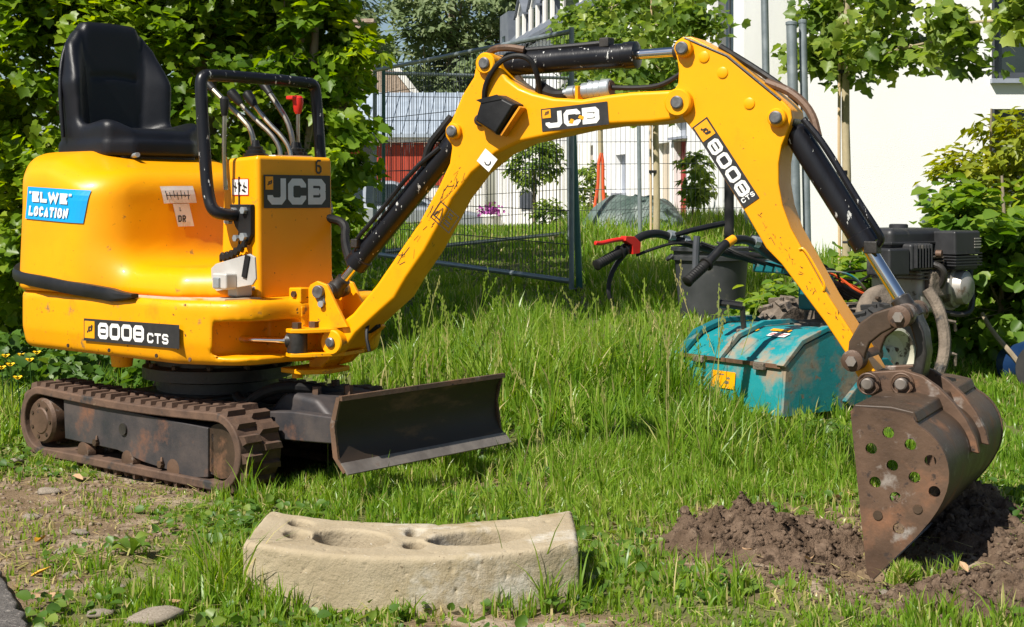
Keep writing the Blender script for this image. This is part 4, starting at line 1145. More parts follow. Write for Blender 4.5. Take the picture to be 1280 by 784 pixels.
# dark scuffs rubbed into the paint along the boom and dipper edges
R = random.Random(77)
sc = []
for k in range(46):
    t = R.random()
    a0 = (0.395 + 0.25 * t, 0.685 + 0.31 * t)
    o_ = R.gauss(0.0, 0.014)
    a0 = (a0[0] - 0.78 * (0.030 + o_), a0[1] + 0.62 * (0.030 + o_))
    L_ = R.uniform(0.006, 0.035)
    an = math.atan2(0.31, 0.25) + R.gauss(0, 0.35)
    sc += stroke([a0, (a0[0] + L_ * math.cos(an), a0[1] + L_ * math.sin(an))], R.uniform(0.0008, 0.0024))
printed("scuff_marks", sc, lambda a, b, off: BP(a, -0.0662 - off, b), 0.0008, M['oily'], BO, kind="stuff")
sc = []
for k in range(40):
    t = R.random()
    a0 = (1.56 + 0.28 * t + 0.012 + abs(R.gauss(0, 0.02)), 0.878 - 0.36 * t + 0.008)
    L_ = R.uniform(0.003, 0.014)
    an = -0.9 + R.gauss(0, 0.6)
    sc += stroke([a0, (a0[0] + L_ * math.cos(an), a0[1] + L_ * math.sin(an))], R.uniform(0.0008, 0.002))
printed("scuff_marks", sc, lambda a, b, off: BP(a, -0.0622 - off, b), 0.0008, M['oily'], DI, kind="stuff")
for (x, z) in ((0.262, 0.845), (0.262, 0.985), (0.41, 0.62), (0.262, 0.64)):
    B().cyl((x, -0.172, z), (x, -0.178, z), 0.007, n=8).obj("console_screw", M['steel'], EX)
for x in (-0.30, -0.05, 0.22, 0.40):
    B().cyl((x, -0.430, 0.400), (x, -0.4335, 0.400), 0.007, n=8).obj("platform_screw", M['rust_dark'], EX)

# ---- bucket linkage
for l in (-0.104, 0.080):
    LK = B().prism(LINK, lambda a, t, b: BP(a, t, b), l, l + 0.024).obj("tipping_link", M['rust_dark'], EX, bevel=0.006, seg=2)
    inner = [(0.86 * a + 0.14 * 1.93, 0.80 * b + 0.2 * 0.555) for a, b in LINK]
for (s_, z_, r) in ((1.880, 0.478, 0.030), (2.008, 0.604, 0.031)):
    B().lathe(BP(s_, -0.122, z_), BP(0, 1, 0) - BP(0, 0, 0), [(0, r * 0.7), (0.004, r), (0.02, r), (0.224, r), (0.24, r), (0.244, r * 0.7)], 22).obj("link_boss", M['rust'], EX, sharp=30)
    B().cyl(BP(s_, -0.132, z_), BP(s_, -0.121, z_), 0.015, n=6).obj("link_bolt", M['worn_edge'], EX)
pl_ = [(1.990, 0.604), (2.012, 0.624), (2.034, 0.612), (2.058, 0.56), (2.066, 0.50), (2.054, 0.43), (2.02, 0.400), (2.004, 0.418), (2.030, 0.465), (2.036, 0.515), (2.022, 0.57)]
B().prism(pl_, lambda a, t, b: BP(a, t, b), -0.045, 0.045).obj("bucket_link", M['oily'], EX, bevel=0.008)

# ---- bucket
def plate_with_holes(outline, holes, r, l0, l1, segs=14):
    rings = [[Vector((a, b, 0)) for a, b in outline]]
    for (a, b) in holes:
        rings.append([Vector((a + r * math.cos(-2 * math.pi * i / segs), b + r * math.sin(-2 * math.pi * i / segs), 0)) for i in range(segs)])
    tris = geometry.tessellate_polygon(rings)
    flat = [p for rg in rings for p in rg]
    n = len(flat)
    bb_ = B()
    f = [tuple(t) for t in tris] + [tuple(n + i for i in t[::-1]) for t in tris]
    o = 0
    for rg in rings:
        m = len(rg)
        f += [(o + i, o + (i + 1) % m, n + o + (i + 1) % m, n + o + i) for i in range(m)]
        o += m
    return bb_.add([BP(p.x, l0, p.y) for p in flat] + [BP(p.x, l1, p.y) for p in flat], f)
SIDE = []
for i, p in enumerate(BUCKET):
    q = BUCKET[(i + 1) % len(BUCKET)]
    SIDE.append(p)
shell = BUCKET[:-1]
inn = []
for i, p in enumerate(shell):
    a, c = shell[max(i - 1, 0)], shell[min(i + 1, len(shell) - 1)]
    d = Vector((c[0] - a[0], c[1] - a[1])).normalized()
    inn.append((p[0] + d.y * 0.010, p[1] - d.x * 0.010))
outl = [(p[0] + (q[0] - p[0]) * 0.25, p[1] + (q[1] - p[1]) * 0.25) for p, q in zip(shell, inn)]
# fine profile (rounded back)
def chaikin(p, it=1):
    for _ in range(it):
        q = [p[0]]
        for a, b in zip(p, p[1:]):
            q += [(0.75 * a[0] + 0.25 * b[0], 0.75 * a[1] + 0.25 * b[1]), (0.25 * a[0] + 0.75 * b[0], 0.25 * a[1] + 0.75 * b[1])]
        q.append(p[-1])
        p = q
    return p
o_f, i_f = chaikin(outl, 2), chaikin(inn, 2)
BU = B().prism(o_f + i_f[::-1], lambda a, t, b: BP(a, t, b), -0.388, 0.388).obj("bucket", M['rust_dark'], EX, sharp=50)
side_outline = chaikin(BUCKET[:-2], 1) + BUCKET[-2:]
through = [(a, b) for a, b in BUCKET_HOLES]
plate_with_holes(side_outline, through[:9] + through[11:], 0.0148, -0.400, -0.388).obj("side_plate", M['rust'], BU, sharp=25, label="rusty side plate with round holes")
plate_with_holes(side_outline, [], 0.0125, 0.388, 0.400).obj("side_plate", M['rust'], BU, sharp=25)
for (a, b) in through[9:11]:
    B().cyl(BP(a, -0.4, b), BP(a, -0.403, b), 0.012, n=14).obj("plugged_hole", M['rust_dark'] if b < 0.17 else M['worn_edge'], BU)
# cutting edge, top lip bar, stiffener ribs
B().prism([(2.005, -0.046), (1.990, -0.024), (2.000, -0.012), (2.055, 0.022), (2.062, 0.016)], lambda a, t, b: BP(a, t, b), -0.399, 0.399).obj("cutting_edge", M['worn_edge'], BU, bevel=0.002)
B().prism([(1.948, 0.378), (1.956, 0.398), (2.05, 0.399), (2.108, 0.389), (2.119, 0.362), (2.10, 0.366), (2.03, 0.380)], lambda a, t, b: BP(a, t, b), -0.387, 0.387).obj("top_plate", M['rust_dark'], BU, bevel=0.005)
EARP = EAR[:4] + [(2.062, 0.444), (2.105, 0.416), (2.145, 0.378), (2.178, 0.335), (2.203, 0.285), (2.212, 0.245), (2.185, 0.25), (2.12, 0.33), (2.05, 0.366)] + EAR[11:]
for l in (-0.088, 0.062):
    ER = B().prism(EARP, lambda a, t, b: BP(a, t, b), l, l + 0.026).obj("hinge_ear", M['rust'], BU, bevel=0.004)
for (s_, z_) in ((1.922, 0.417), (2.013, 0.422)):
    B().lathe(BP(s_, -0.098, z_), BP(0, 1, 0) - BP(0, 0, 0), [(0, 0.030), (0.012, 0.030), (0.19, 0.030), (0.2, 0.030)], 20).obj("ear_boss", M['rust'], BU, sharp=30)
    B().lathe(BP(s_, -0.125, z_), BP(0, 1, 0) - BP(0, 0, 0), [(0, 0.013), (0.003, 0.0165), (0.22, 0.0165), (0.228, 0.013)], 18).obj("ear_pin", M['worn_edge'], BU, sharp=30)
    B().tube([BP(s_ + 0.028 * math.cos(q), -0.110, z_ + 0.028 * math.sin(q)) for q in np.linspace(0.3, 5.9, 18)], 0.0032, 6).obj("pin_clip", M['rust'], BU)

# ================================================================ ground
def axis(parts):
    out = []
    for a, b, st in parts:
        out.append(np.arange(a, b, st))
    return np.unique(np.concatenate(out).round(4))
gx = axis([(-600, -60, 60), (-60, -12, 6), (-12, -3.4, 0.5), (-3.4, -2.0, 0.08), (-2.0, 1.9, 0.028), (1.9, 3.4, 0.08), (3.4, 12, 0.5), (12, 60, 6), (60, 601, 60)])
gy = axis([(-600, -60, 60), (-60, -4, 6), (-4, 2.4, 0.4), (2.4, 5.6, 0.028), (5.6, 9, 0.09), (9, 30, 0.4), (30, 60, 5), (60, 901, 60)])
GX, GY = np.meshgrid(gx, gy, indexing='ij')
GZ = gz(GX, GY)
n1, n2 = GX.shape
ii = np.arange(n1 * n2).reshape(n1, n2)
gf = np.stack([ii[:-1, :-1], ii[1:, :-1], ii[1:, 1:], ii[:-1, 1:]], -1).reshape(-1, 4)
me = np_mesh("ground", np.stack([GX, GY, GZ], -1).reshape(-1, 3), [gf], tint=bare(GX, GY).ravel(), smooth=True)
gm = pm("earth under grass", (0.13, 0.088, 0.05, 1), (0.23, 0.165, 0.10, 1), 7, (0.95, 1.0), bump=0.012, bscale=60, spec=0.2,
        spots=[((0.36, 0.285, 0.205, 1), 5, 0.52, 0.12, 1.0), ((0.065, 0.042, 0.025, 1), 26, 0.6, 0.08, 1.0), ((0.40, 0.36, 0.30, 1), 90, 0.68, 0.03, 1.0)])
n, l = gm.node_tree.nodes, gm.node_tree.links       # mossy green where grass grows, earth where it is worn
p = n["Principled BSDF"]
src = p.inputs['Base Color'].links[0].from_socket
at = n.new("ShaderNodeAttribute")
at.attribute_name = "tint"
mr = n.new("ShaderNodeMapRange")
mr.inputs[1].default_value, mr.inputs[2].default_value = 0.05, 0.45
l.new(at.outputs['Fac'], mr.inputs[0])
mx = n.new("ShaderNodeMix")
mx.data_type = 'RGBA'
mx.inputs[6].default_value = (0.115, 0.125, 0.04, 1)
l.new(mr.outputs[0], mx.inputs[0])
l.new(src, mx.inputs[7])
l.new(mx.outputs[2], p.inputs['Base Color'])
link("ground", me, gm, None, kind="structure")

# asphalt corner at the lower left, a rough edge standing a little proud
edge = [(-2.3, 4.55), (-1.66, 3.98), (-1.43, 3.74), (-1.285, 3.56), (-1.20, 3.42), (-1.12, 3.26), (-1.05, 3.10), (-0.99, 2.92), (-0.93, 2.6), (-0.8, 2.0), (-5, 2.0), (-5, 4.55)]
ed = []
for i in range(len(edge) - 1):
    a, b = edge[i], edge[i + 1]
    k = 4 if i < 8 else 1
    for j in range(k):
        t = j / k
        w = (0.016 * (random.random() - 0.5)) if (i < 8 and (i, j) != (0, 0)) else 0
        ed.append((a[0] + (b[0] - a[0]) * t + w, a[1] + (b[1] - a[1]) * t + w))
ed.append(edge[-1])
b = B().prism(ed, lambda x, t, y: Vector((x, y, t)), -0.06, 0.022)
b.obj("asphalt_path", M['asphalt'], None, bevel=0.008, kind="structure")

# ================================================================ concrete block
def block_f(X, Y, Z):
    Yb = Y + 0.10 * (1 - (X / 0.39) ** 2) * np.where(np.abs(X) < 0.42, 1, 0)
    Z = Z + 0.012 * (1 - (X / 0.39) ** 2) * np.where(np.abs(X) < 0.42, 1, 0)
    d2 = sdpoly(X, Yb, [(-0.385, 0), (0.385, 0), (0.385, 0.345), (-0.385, 0.345)]) 
    s = extr(d2, Z, -0.12, 0.126, 0.013)
    def hole(x, y, rx, ry, dep):
        h = sdpoly(X, Yb, [(x - rx, y - ry), (x + rx, y - ry), (x + rx, y + ry), (x - rx, y + ry)]) if rx > ry * 1.5 else np.sqrt(((X - x)) ** 2 + ((Yb - y) * rx / ry) ** 2) - rx
        if rx > ry * 1.5:
            q = np.maximum(np.abs(X - x) - (rx - ry), 0)
            h = np.sqrt(q ** 2 + (Yb - y) ** 2) - ry
        return np.maximum(h + 0.05 * (0.122 - Z), (0.122 - dep) - Z)
    for hh in ((-0.285, 0.262, 0.030, 0.036, 0.10), (-0.275, 0.150, 0.033, 0.042, 0.10), (-0.145, 0.165, 0.092, 0.085, 0.13), (0.0, 0.255, 0.022, 0.036, 0.06), (0.008, 0.125, 0.026, 0.040, 0.06), (0.155, 0.175, 0.115, 0.080, 0.13)):
        s = smax(s, -hole(*hh), 0.009)
    wob = 0.0012 * (fbm(X * 9 + 3, Z * 9 + Y * 7, 3) - 0.5) * 2 + 0.0012 * (fbm(X * 40, Z * 40 + Y * 31, 8, 2) - 0.5) * 2
    pits = 0.007 * np.clip(vn(X * 95 + 17 * Z, (Z + Y * 0.7) * 95, 4) - 0.84, 0, 1) * 5 + 0.008 * np.clip(fbm(X * 12 + 5 * Y, Z * 12 + Y * 9, 19, 2) - 0.74, 0, 1) * 4
    return s + wob + pits
me = relax(surf("block", block_f, (-0.41, -0.14, -0.13), (0.41, 0.37, 0.14), 0.0047), 2, 0.4)
b = link("concrete_block", me, M['concrete'], None)
b.location = (-0.232, 3.30, 0.012)
b.rotation_euler = (0, 0, 0.0)
b['label'] = "curved weathered concrete block with slots and round holes lying on the grass in front"
b['category'] = "concrete block"

# ================================================================ dug soil
hx, hy = np.meshgrid(np.arange(0.28, 1.62, 0.0075), np.arange(3.0, 4.75, 0.0075), indexing='ij')
bumps = [(0.50, 3.80, 0.13, 0.11, 0.085), (0.62, 3.86, 0.13, 0.12, 0.10), (0.80, 3.90, 0.14, 0.13, 0.10), (0.74, 3.68, 0.10, 0.12, 0.045), (0.95, 3.36, 0.12, 0.12, 0.018), (1.30, 4.22, 0.17, 0.20, 0.13),
         (1.22, 3.95, 0.12, 0.2, 0.04), (1.20, 3.42, 0.18, 0.18, 0.06), (1.02, 3.22, 0.22, 0.12, 0.05), (1.38, 3.70, 0.14, 0.2, 0.05), (0.82, 3.52, 0.07, 0.06, -0.06)]
hz = np.zeros_like(hx)
for (x, y, rx, ry, a) in bumps:
    hz += a * np.exp(-(((hx - x) / rx) ** 2 + ((hy - y) / ry) ** 2))
crumb = fbm(hx * 13, hy * 13, 41, 4)
hz = hz * (0.22 + 1.12 * crumb) + 0.040 * (np.abs(fbm(hx * 24, hy * 24, 47, 4) - 0.5) * 2 - 0.18) * np.clip(hz / 0.04, 0, 1)
hz = hz + (0.022 * (fbm(hx * 34, hy * 34, 141, 3) - 0.5) + 0.016 * np.abs(fbm(hx * 62, hy * 62, 143, 2) - 0.5)) * np.clip(hz / 0.03, 0, 1)
hz = hz + gz(hx, hy) - 0.022
n1, n2 = hx.shape
ii = np.arange(n1 * n2).reshape(n1, n2)
gf = np.stack([ii[:-1, :-1], ii[1:, :-1], ii[1:, 1:], ii[:-1, 1:]], -1).reshape(-1, 4)
above = (hz - gz(hx, hy)).ravel() > -0.021
gf = gf[above[gf].any(1)]
me = np_mesh("heap", np.stack([hx, hy, hz], -1).reshape(-1, 3), [gf], smooth=True)
HEAP = thing("soil_heap", "loose heap of freshly dug brown soil around the bucket tip", "soil", (0, 0, 0))
so = link("soil_surface", me, M['soil'], HEAP)
def blob(name, r, sd, sq=(1, 1, 0.7), sub=2, amp=0.35):
    bm = bmesh.new()
    bmesh.ops.create_icosphere(bm, subdivisions=sub, radius=1)
    for v in bm.verts:
        c = v.co
        k = 1 + amp * (float(fbm(c.x * 1.6 + 5 + sd, c.y * 1.6 + c.z * 1.9 + sd * 2.3, sd)) - 0.5) * 2
        v.co = Vector((c.x * sq[0], c.y * sq[1], c.z * sq[2])) * r * k
    me = bpy.data.meshes.new(name)
    bm.to_mesh(me)
    bm.free()
    me.polygons.foreach_set('use_smooth', np.ones(len(me.polygons), dtype=bool))
    return me
clods = [blob("clod", 1, s, sub=2, amp=0.75) for s in range(5)]
for m_ in clods:
    m_.polygons.foreach_set('use_smooth', np.zeros(len(m_.polygons), dtype=bool))
for m_ in clods:
    m_.materials.append(M['clod'])
R2_ = random.Random(3)
for i in range(120):
    bx = R2_.choice(bumps[:10])
    x, y = R2_.gauss(bx[0], bx[2] * 0.75), R2_.gauss(bx[1], bx[3] * 0.75)
    if not (0.3 < x < 1.58 and 3.05 < y < 4.7):
        continue
    ix, iy = int((x - 0.28) / 0.0075), int((y - 3.0) / 0.0075)
    z = hz[min(ix, n1 - 1), min(iy, n2 - 1)]
    o = link("soil_clod", R2_.choice(clods), None, HEAP)
    s = 0.003 + 0.015 * R2_.random() ** 2.5
    o.location = (x, y, z + s * 0.2)
    o.rotation_euler = (R2_.random() * 6, R2_.random() * 6, R2_.random() * 6)
    o.scale = (s, s, s)

cm = [blob("crumb", 1, 160 + s_, (1, 0.9, 0.8), 1, 0.4) for s_ in range(3)]
pv, pf, k = [], [], 0
for i in range(3600):
    bx = R2_.choice(bumps[:10])
    x, y = R2_.gauss(bx[0], bx[2] * 0.95), R2_.gauss(bx[1], bx[3] * 0.95)
    if not (0.29 < x < 1.6 and 3.01 < y < 4.73):
        continue
    z = max(hz[min(int((x - 0.28) / 0.0075), n1 - 1), min(int((y - 3.0) / 0.0075), n2 - 1)], float(gz(x, y)))
    q = cm[i % 3]
    s = 0.002 + 0.008 * R2_.random() ** 2
    a = R2_.random() * 6.28
    for v in q.vertices:
        pv.append((x + s * (v.co.x * math.cos(a) - v.co.y * math.sin(a)), y + s * (v.co.x * math.sin(a) + v.co.y * math.cos(a)), z + s * (v.co.z + 0.3)))
    pf += [[j + k for j in p.vertices] for p in q.polygons]
    k += len(q.vertices)
link("soil_crumbs", np_mesh("crumbs", pv, [np.array(pf)]), M['soil'], HEAP, kind="stuff")

# stones, dead leaves
stm = [blob("stone", 1, 20 + s, (1, 0.8, 0.42), 2, 0.6) for s in range(4)]
for m_ in stm:
    m_.materials.append(M['stone'])
def ground_at(px, py, lift=0.0):
    Y = 0.92 * 1800 / (py - 250)
    for _ in range(4):
        X = (px - 640) / 1800 * Y
        Y = (0.92 - float(gz(X, Y)) - lift) * 1800 / (py - 250)
    return (px - 640) / 1800 * Y, Y, float(gz(X, Y))
STONES = [(77, 692, 0.034, "white pebble standing in bare earth left of the broad leaved weed"), (88, 720, 0.028, "small pale stone lying just below the white pebble"), (60, 617, 0.055, "flat buff stone in the bare earth under the rusty track"),
          (195, 776, 0.085, "broad flat pale stone at the lower edge beside the asphalt"), (128, 770, 0.05, "rough pale stone between the asphalt corner and the broad flat stone"), (15, 580, 0.06, "pale stone at the left edge near the track end"),
          (100, 668, 0.045, "buff stone half buried just above the white pebble"), (40, 648, 0.04, "small buff stone at the left of the bare earth patch"), (1106, 742, 0.022, "small grey stone in the soil under the bucket tip"),
          (150, 735, 0.03, "little stone between weeds and the broad flat stone")]
for (px, py, r, lab) in STONES:
    x, y, z = ground_at(px, py)
    o = link("stone", R2_.choice(stm), None, None, label=lab, category="stone")
    o.location = (x, y, z + r * 0.12)
    o.scale = (r * 0.72, r * 0.72, r * 0.5)
    o.rotation_euler = (0.1, 0.05, R2_.random() * 6)
gvl = [blob("pebble", 1, 60 + s, (1, 0.8, 0.6), 1, 0.3) for s in range(3)]
pv, pf, k = [], [], 0
for i in range(3200):
    x, y = R2_.uniform(-1.9, -0.55), R2_.uniform(2.9, 5.2)
    if float(bare(x, y)) < 0.25 + 0.3 * R2_.random():
        continue
    q = gvl[i % 3]
    s = 0.003 + 0.011 * R2_.random() ** 3
    z = float(gz(x, y))
    a = R2_.random() * 6.28
    for v in q.vertices:
        pv.append((x + s * (v.co.x * math.cos(a) - v.co.y * math.sin(a)), y + s * (v.co.x * math.sin(a) + v.co.y * math.cos(a)), z + s * v.co.z))
    pf += [[j + k for j in p.vertices] for p in q.polygons]
    k += len(q.vertices)
me = np_mesh("gravel", pv, [np.array(pf)], smooth=True)
link("gravel", me, M['grit'], None, kind="stuff", label="scattered grit on the bare earth at lower left", category="gravel")
def deadleaf(L, curl):
    v = [(-L, 0, 0.1 * L), (-0.5 * L, 0.38 * L, curl), (0.1 * L, 0.46 * L, curl * 1.3), (0.7 * L, 0.22 * L, curl * 0.4), (L, 0, 0), (0.7 * L, -0.24 * L, curl * 0.7), (0.1 * L, -0.42 * L, curl), (-0.5 * L, -0.34 * L, curl * 0.5), (0, 0, -0.1 * L), (-0.5 * L, 0, 0), (0.6 * L, 0, -0.05 * L)]
    f = [(0, 9, 1), (1, 9, 8, 2), (2, 8, 10, 3), (3, 10, 4), (4, 10, 5), (5, 10, 8, 6), (6, 8, 9, 7), (7, 9, 0)]
    me = bpy.data.meshes.new("dead_leaf")
    me.from_pydata(v, [], f)
    return me
dl = [deadleaf(1, 0.35), deadleaf(1, 0.15), deadleaf(1, -0.2)]
dlm = {}
for mt in ('dry_leaf', 'gold_leaf'):
    for i, d in enumerate(dl):
        c = d.copy()
        c.materials.append(M[mt])
        dlm[(mt, i)] = c
DL = [(50, 681, 'gold_leaf', 0.03, "yellow fallen leaf just left of the white pebble"),
      (51, 721, 'gold_leaf', 0.028, "yellow fallen leaf nearest to the asphalt corner"),
      (45, 748, 'dry_leaf', 0.028, "dry brown leaf at the very edge of the asphalt"),
      (62, 752, 'dry_leaf', 0.025, "dry brown leaf beside another one next to the asphalt edge"),
      (225, 762, 'dry_leaf', 0.035, "dark curled leaf beside the broad flat stone at the bottom"),
      (258, 730, 'dry_leaf', 0.034, "crumpled brown leaf in the grass at the left end of the concrete block"),
      (97, 602, 'dry_leaf', 0.03, "pale dry leaf lying right under the rusty track"),
      (20, 740, 'dry_leaf', 0.02, "small dry leaf on the bare earth above the asphalt at the left edge"),
      (70, 764, 'dry_leaf', 0.024, "dry brown leaf in the gap between asphalt and flat stone"),
      (705, 567, 'dry_leaf', 0.03, "dry brown leaf in the grass right of the dozer blade"),
      (996, 620, 'dry_leaf', 0.022, "small brown leaf at the upper rim of the soil heap"),
      (1062, 622, 'dry_leaf', 0.035, "largest dry leaf, leaning beside the bucket side plate"),
      (1048, 626, 'dry_leaf', 0.022, "small dry leaf next to the largest leaf beside the bucket"),
      (915, 690, 'dry_leaf', 0.03, "pale dry leaf on the left part of the soil heap"),
      (934, 710, 'dry_leaf', 0.02, "small pale leaf below the other one on the soil heap"),
      (1012, 725, 'dry_leaf', 0.025, "dry leaf in the hollow of the soil heap left of the bucket tip"),
      (820, 588, 'dry_leaf', 0.02, "little dry leaf in the short lawn between blade and bucket"),
      (770, 660, 'dry_leaf', 0.02, "little dry leaf in the lawn right of the concrete block"),
      (620, 605, 'dry_leaf', 0.02, "little dry leaf on the small bare patch above the concrete block"),
      (1205, 735, 'dry_leaf', 0.02, "small dry leaf on the soil right of the bucket tip")]
for i, (px, py, mt, r, lab) in enumerate(DL):
    x, y, z = ground_at(px, py)
    o = link("fallen_leaf", dlm[(mt, i % 3)], None, None, category="leaf", label=lab,
             group="fallen yellow leaves" if mt == 'gold_leaf' else "dry brown leaves on the ground")
    o.location = (x, y, z + (0.02 if py > 660 and px > 300 else 0.012) + (0.03 if px > 840 and py > 680 else 0))
    o.scale = (r, r, r)
    o.rotation_euler = (R2_.uniform(-0.4, 0.4), R2_.uniform(-0.4, 0.4), R2_.random() * 6)

# ================================================================ leaves
def leaf_template(kind):
    if kind == 'maple':
        ol = [(0, 0.06), (0.26, 0.0), (0.50, 0.24), (0.44, 0.38), (0.50, 0.62), (0.28, 0.66), (0, 1.0), (-0.28, 0.66), (-0.50, 0.62), (-0.44, 0.38), (-0.50, 0.24), (-0.26, 0.0)]
        c = (0, 0.4)
    elif kind == 'round':
        ol = [(0, 0), (0.30, 0.14), (0.42, 0.45), (0.28, 0.80), (0, 1.0), (-0.28, 0.80), (-0.42, 0.45), (-0.30, 0.14)]
        c = (0, 0.5)
    else:
        ol = [(0, 0), (0.24, 0.40), (0, 1.0), (-0.24, 0.40)]
        c = None
    v = [(x, y, 0.35 * abs(x) - 0.25 * (y - 0.4) ** 2) for x, y in ol]
    n = len(ol)
    if c is None:
        return np.array(v), np.array([(0, 1, 2), (0, 2, 3)])
    v.append((c[0], c[1], -0.04))
    return np.array(v), np.array([(i, (i + 1) % n, n) for i in range(n)])

def leaves(name, P, Nrm, size, shape, mat, parent, tint, spin=None, **props):
    """P, Nrm (n,3); size, tint (n,)"""
    tv, tf = leaf_template(shape)
    n = len(P)
    Nrm = Nrm / np.linalg.norm(Nrm, axis=1)[:, None].clip(1e-6)
    ref = rng.normal(size=(n, 3)) * 0.7 + np.array([0, 0, -0.8]) if spin is None else spin
    u = ref - (ref * Nrm).sum(1)[:, None] * Nrm
    u /= np.linalg.norm(u, axis=1)[:, None].clip(1e-6)
    w = np.cross(u, Nrm)
    V = P[:, None, :] + size[:, None, None] * (tv[None, :, 0, None] * w[:, None, :] + tv[None, :, 1, None] * u[:, None, :] + tv[None, :, 2, None] * Nrm[:, None, :])
    Fc = (tf[None] + (np.arange(n) * len(tv))[:, None, None]).reshape(-1, 3)
    me = np_mesh(name, V.reshape(-1, 3), [Fc], tint=np.repeat(tint, len(tv)))
    return link(name, me, mat, parent, **props)

def limb(b, a, c, r0, r1, n=7, bend=0.1, seed=0):
    a, c = Vector(a), Vector(c)
    R = random.Random(seed)
    L = (c - a).length
    mid = [a.lerp(c, t) + Vector((R.uniform(-1, 1), R.uniform(-1, 1), R.uniform(-0.5, 0.5))) * bend * L * math.sin(math.pi * t) * 0.5 for t in (0.33, 0.66)]
    b.tube([a, mid[0], mid[1], c], [r0, r1], n, smooth=1)

def crown_points(lobes, n, sprays, sd, flat=0.35):
    """leaf positions gathered in drooping sprays spread over the shells of overlapping lobes"""
    R = np.random.default_rng(sd)
    wts = np.array([l[3] * l[4] + l[3] * l[5] + l[4] * l[5] for l in lobes])
    wts /= wts.sum()
    P, Nn, T = [], [], []
    per = n // sprays
    for k in range(sprays):
        c = lobes[R.choice(len(lobes), p=wts)]
        d = R.normal(size=3)
        d /= np.linalg.norm(d)
        rr = R.uniform(0.55, 1.0) ** 0.6
        o = np.array(c[:3]) + d * np.array(c[3:6]) * rr
        out = d / np.array(c[3:6])
        out /= np.linalg.norm(out)
        ax = out + np.array([0, 0, -0.25]) + R.normal(size=3) * 0.3
        ax /= np.linalg.norm(ax)
        L = R.uniform(0.7, 1.3) * c[6]
        t = R.uniform(-0.5, 0.6, per)
        sp = R.normal(size=(per, 3)) * c[6] * np.array([0.30, 0.30, 0.16])
        P.append(o + ax * (t * L)[:, None] + sp)
        nn = np.array([0, 0, 0.75]) + out * 0.55 + R.normal(size=(per, 3)) * flat
        Nn.append(nn)
        T.append(np.clip(R.normal(0.5, 0.18) + 0.14 * R.normal(size=per), 0, 1))
    return np.concatenate(P), np.concatenate(Nn), np.concatenate(T)

def tree(name, label, cat, base, h, lobes, n, sprays, kind, size, mat, bark='bark', r=0.06, group=None, sd=0, extra=()):
    t = thing(name, label, cat, base, 0, group)
    b = B()
    top = Vector((0, 0, h))
    limb(b, (0, 0, -0.1), top, r, r * 0.35, 9, 0.05, sd)
    for i, l in enumerate(lobes):
        z0 = min(max(l[2] * 0.45, 0.15), h * 0.8)
        limb(b, (0, 0, z0), (l[0], l[1], l[2]), r * 0.5, r * 0.12, 6, 0.14, sd + i + 1)
        R = random.Random(sd * 7 + i)
        for q in range(5):
            e = Vector((l[0], l[1], l[2])) + Vector((R.uniform(-1, 1) * l[3], R.uniform(-1, 1) * l[4], R.uniform(-1, 1) * l[5])) * 0.75
            limb(b, Vector((0, 0, z0)).lerp(Vector(l[:3]), 0.6), e, r * 0.2, r * 0.05, 5, 0.2, sd + q)
    b.obj("trunk", M[bark], t, sharp=60)
    P, N_, T = crown_points(lobes, n, sprays, sd)
    ok = P[:, 2] > 0.02
    P, N_, T = P[ok], N_[ok], T[ok]
    leaves("crown", P, N_, size * rng.uniform(0.7, 1.2, len(P)), kind, M[mat], t, T, kind="stuff")
    return t

# hedge of maples behind the machine
tree("maple_tree", "dense dark maple at the left edge behind the excavator tail", "tree", (-3.3, 8.15, 0.05), 3.0,
     [(0.0, 0, 0.7, 0.55, 0.55, 0.7, 0.24), (0.0, 0.0, 1.7, 0.65, 0.6, 0.75, 0.25), (0.1, 0.1, 2.8, 0.7, 0.6, 0.6, 0.25), (0.1, 0.1, 3.9, 0.8, 0.7, 0.7, 0.3), (0, 0.2, 4.8, 0.7, 0.7, 0.6, 0.3)], 20250, 356, 'maple', 0.063, 'hedge_leaf', sd=3)
tree("maple_tree", "tall maple of sunlit leaves directly behind the black seat", "tree", (-2.45, 8.05, 0.05), 5.5,
     [(-0.1, -0.05, 0.65, 0.55, 0.5, 0.65, 0.24), (0.0, 0.0, 1.55, 0.62, 0.55, 0.65, 0.25), (0.05, 0.1, 2.4, 0.62, 0.6, 0.6, 0.25), (0, 0.1, 3.1, 0.6, 0.6, 0.5, 0.25), (0.1, 0.1, 4.0, 0.8, 0.8, 0.7, 0.3), (0, 0.2, 4.9, 0.7, 0.7, 0.6, 0.3), (0.15, -1.0, 5.3, 0.95, 0.85, 0.6, 0.32), (-0.55, -1.1, 4.9, 0.85, 0.8, 0.6, 0.32), (0.05, -0.55, 6.4, 0.95, 0.9, 0.6, 0.32), (0.75, -0.75, 5.6, 0.7, 0.7, 0.5, 0.3)], 39757, 654, 'maple', 0.066, 'hedge_leaf', sd=12)  # high forward lobes out of view, added to shade the grass behind the boom
tree("maple_tree", "tall maple behind the grab rail and levers of the excavator", "tree", (-1.75, 8.15, 0.05), 3.1,
     [(0.0, 0.05, 0.6, 0.5, 0.45, 0.65, 0.23), (0.05, 0.0, 1.45, 0.58, 0.55, 0.6, 0.24), (0.08, 0.05, 2.25, 0.55, 0.6, 0.55, 0.25), (-0.1, 0.1, 3.0, 0.6, 0.6, 0.5, 0.25), (0.0, 0.1, 3.9, 0.8, 0.8, 0.7, 0.3), (0, 0.2, 4.8, 0.7, 0.7, 0.6, 0.3)], 24975, 425, 'maple', 0.063, 'hedge_leaf', sd=23)
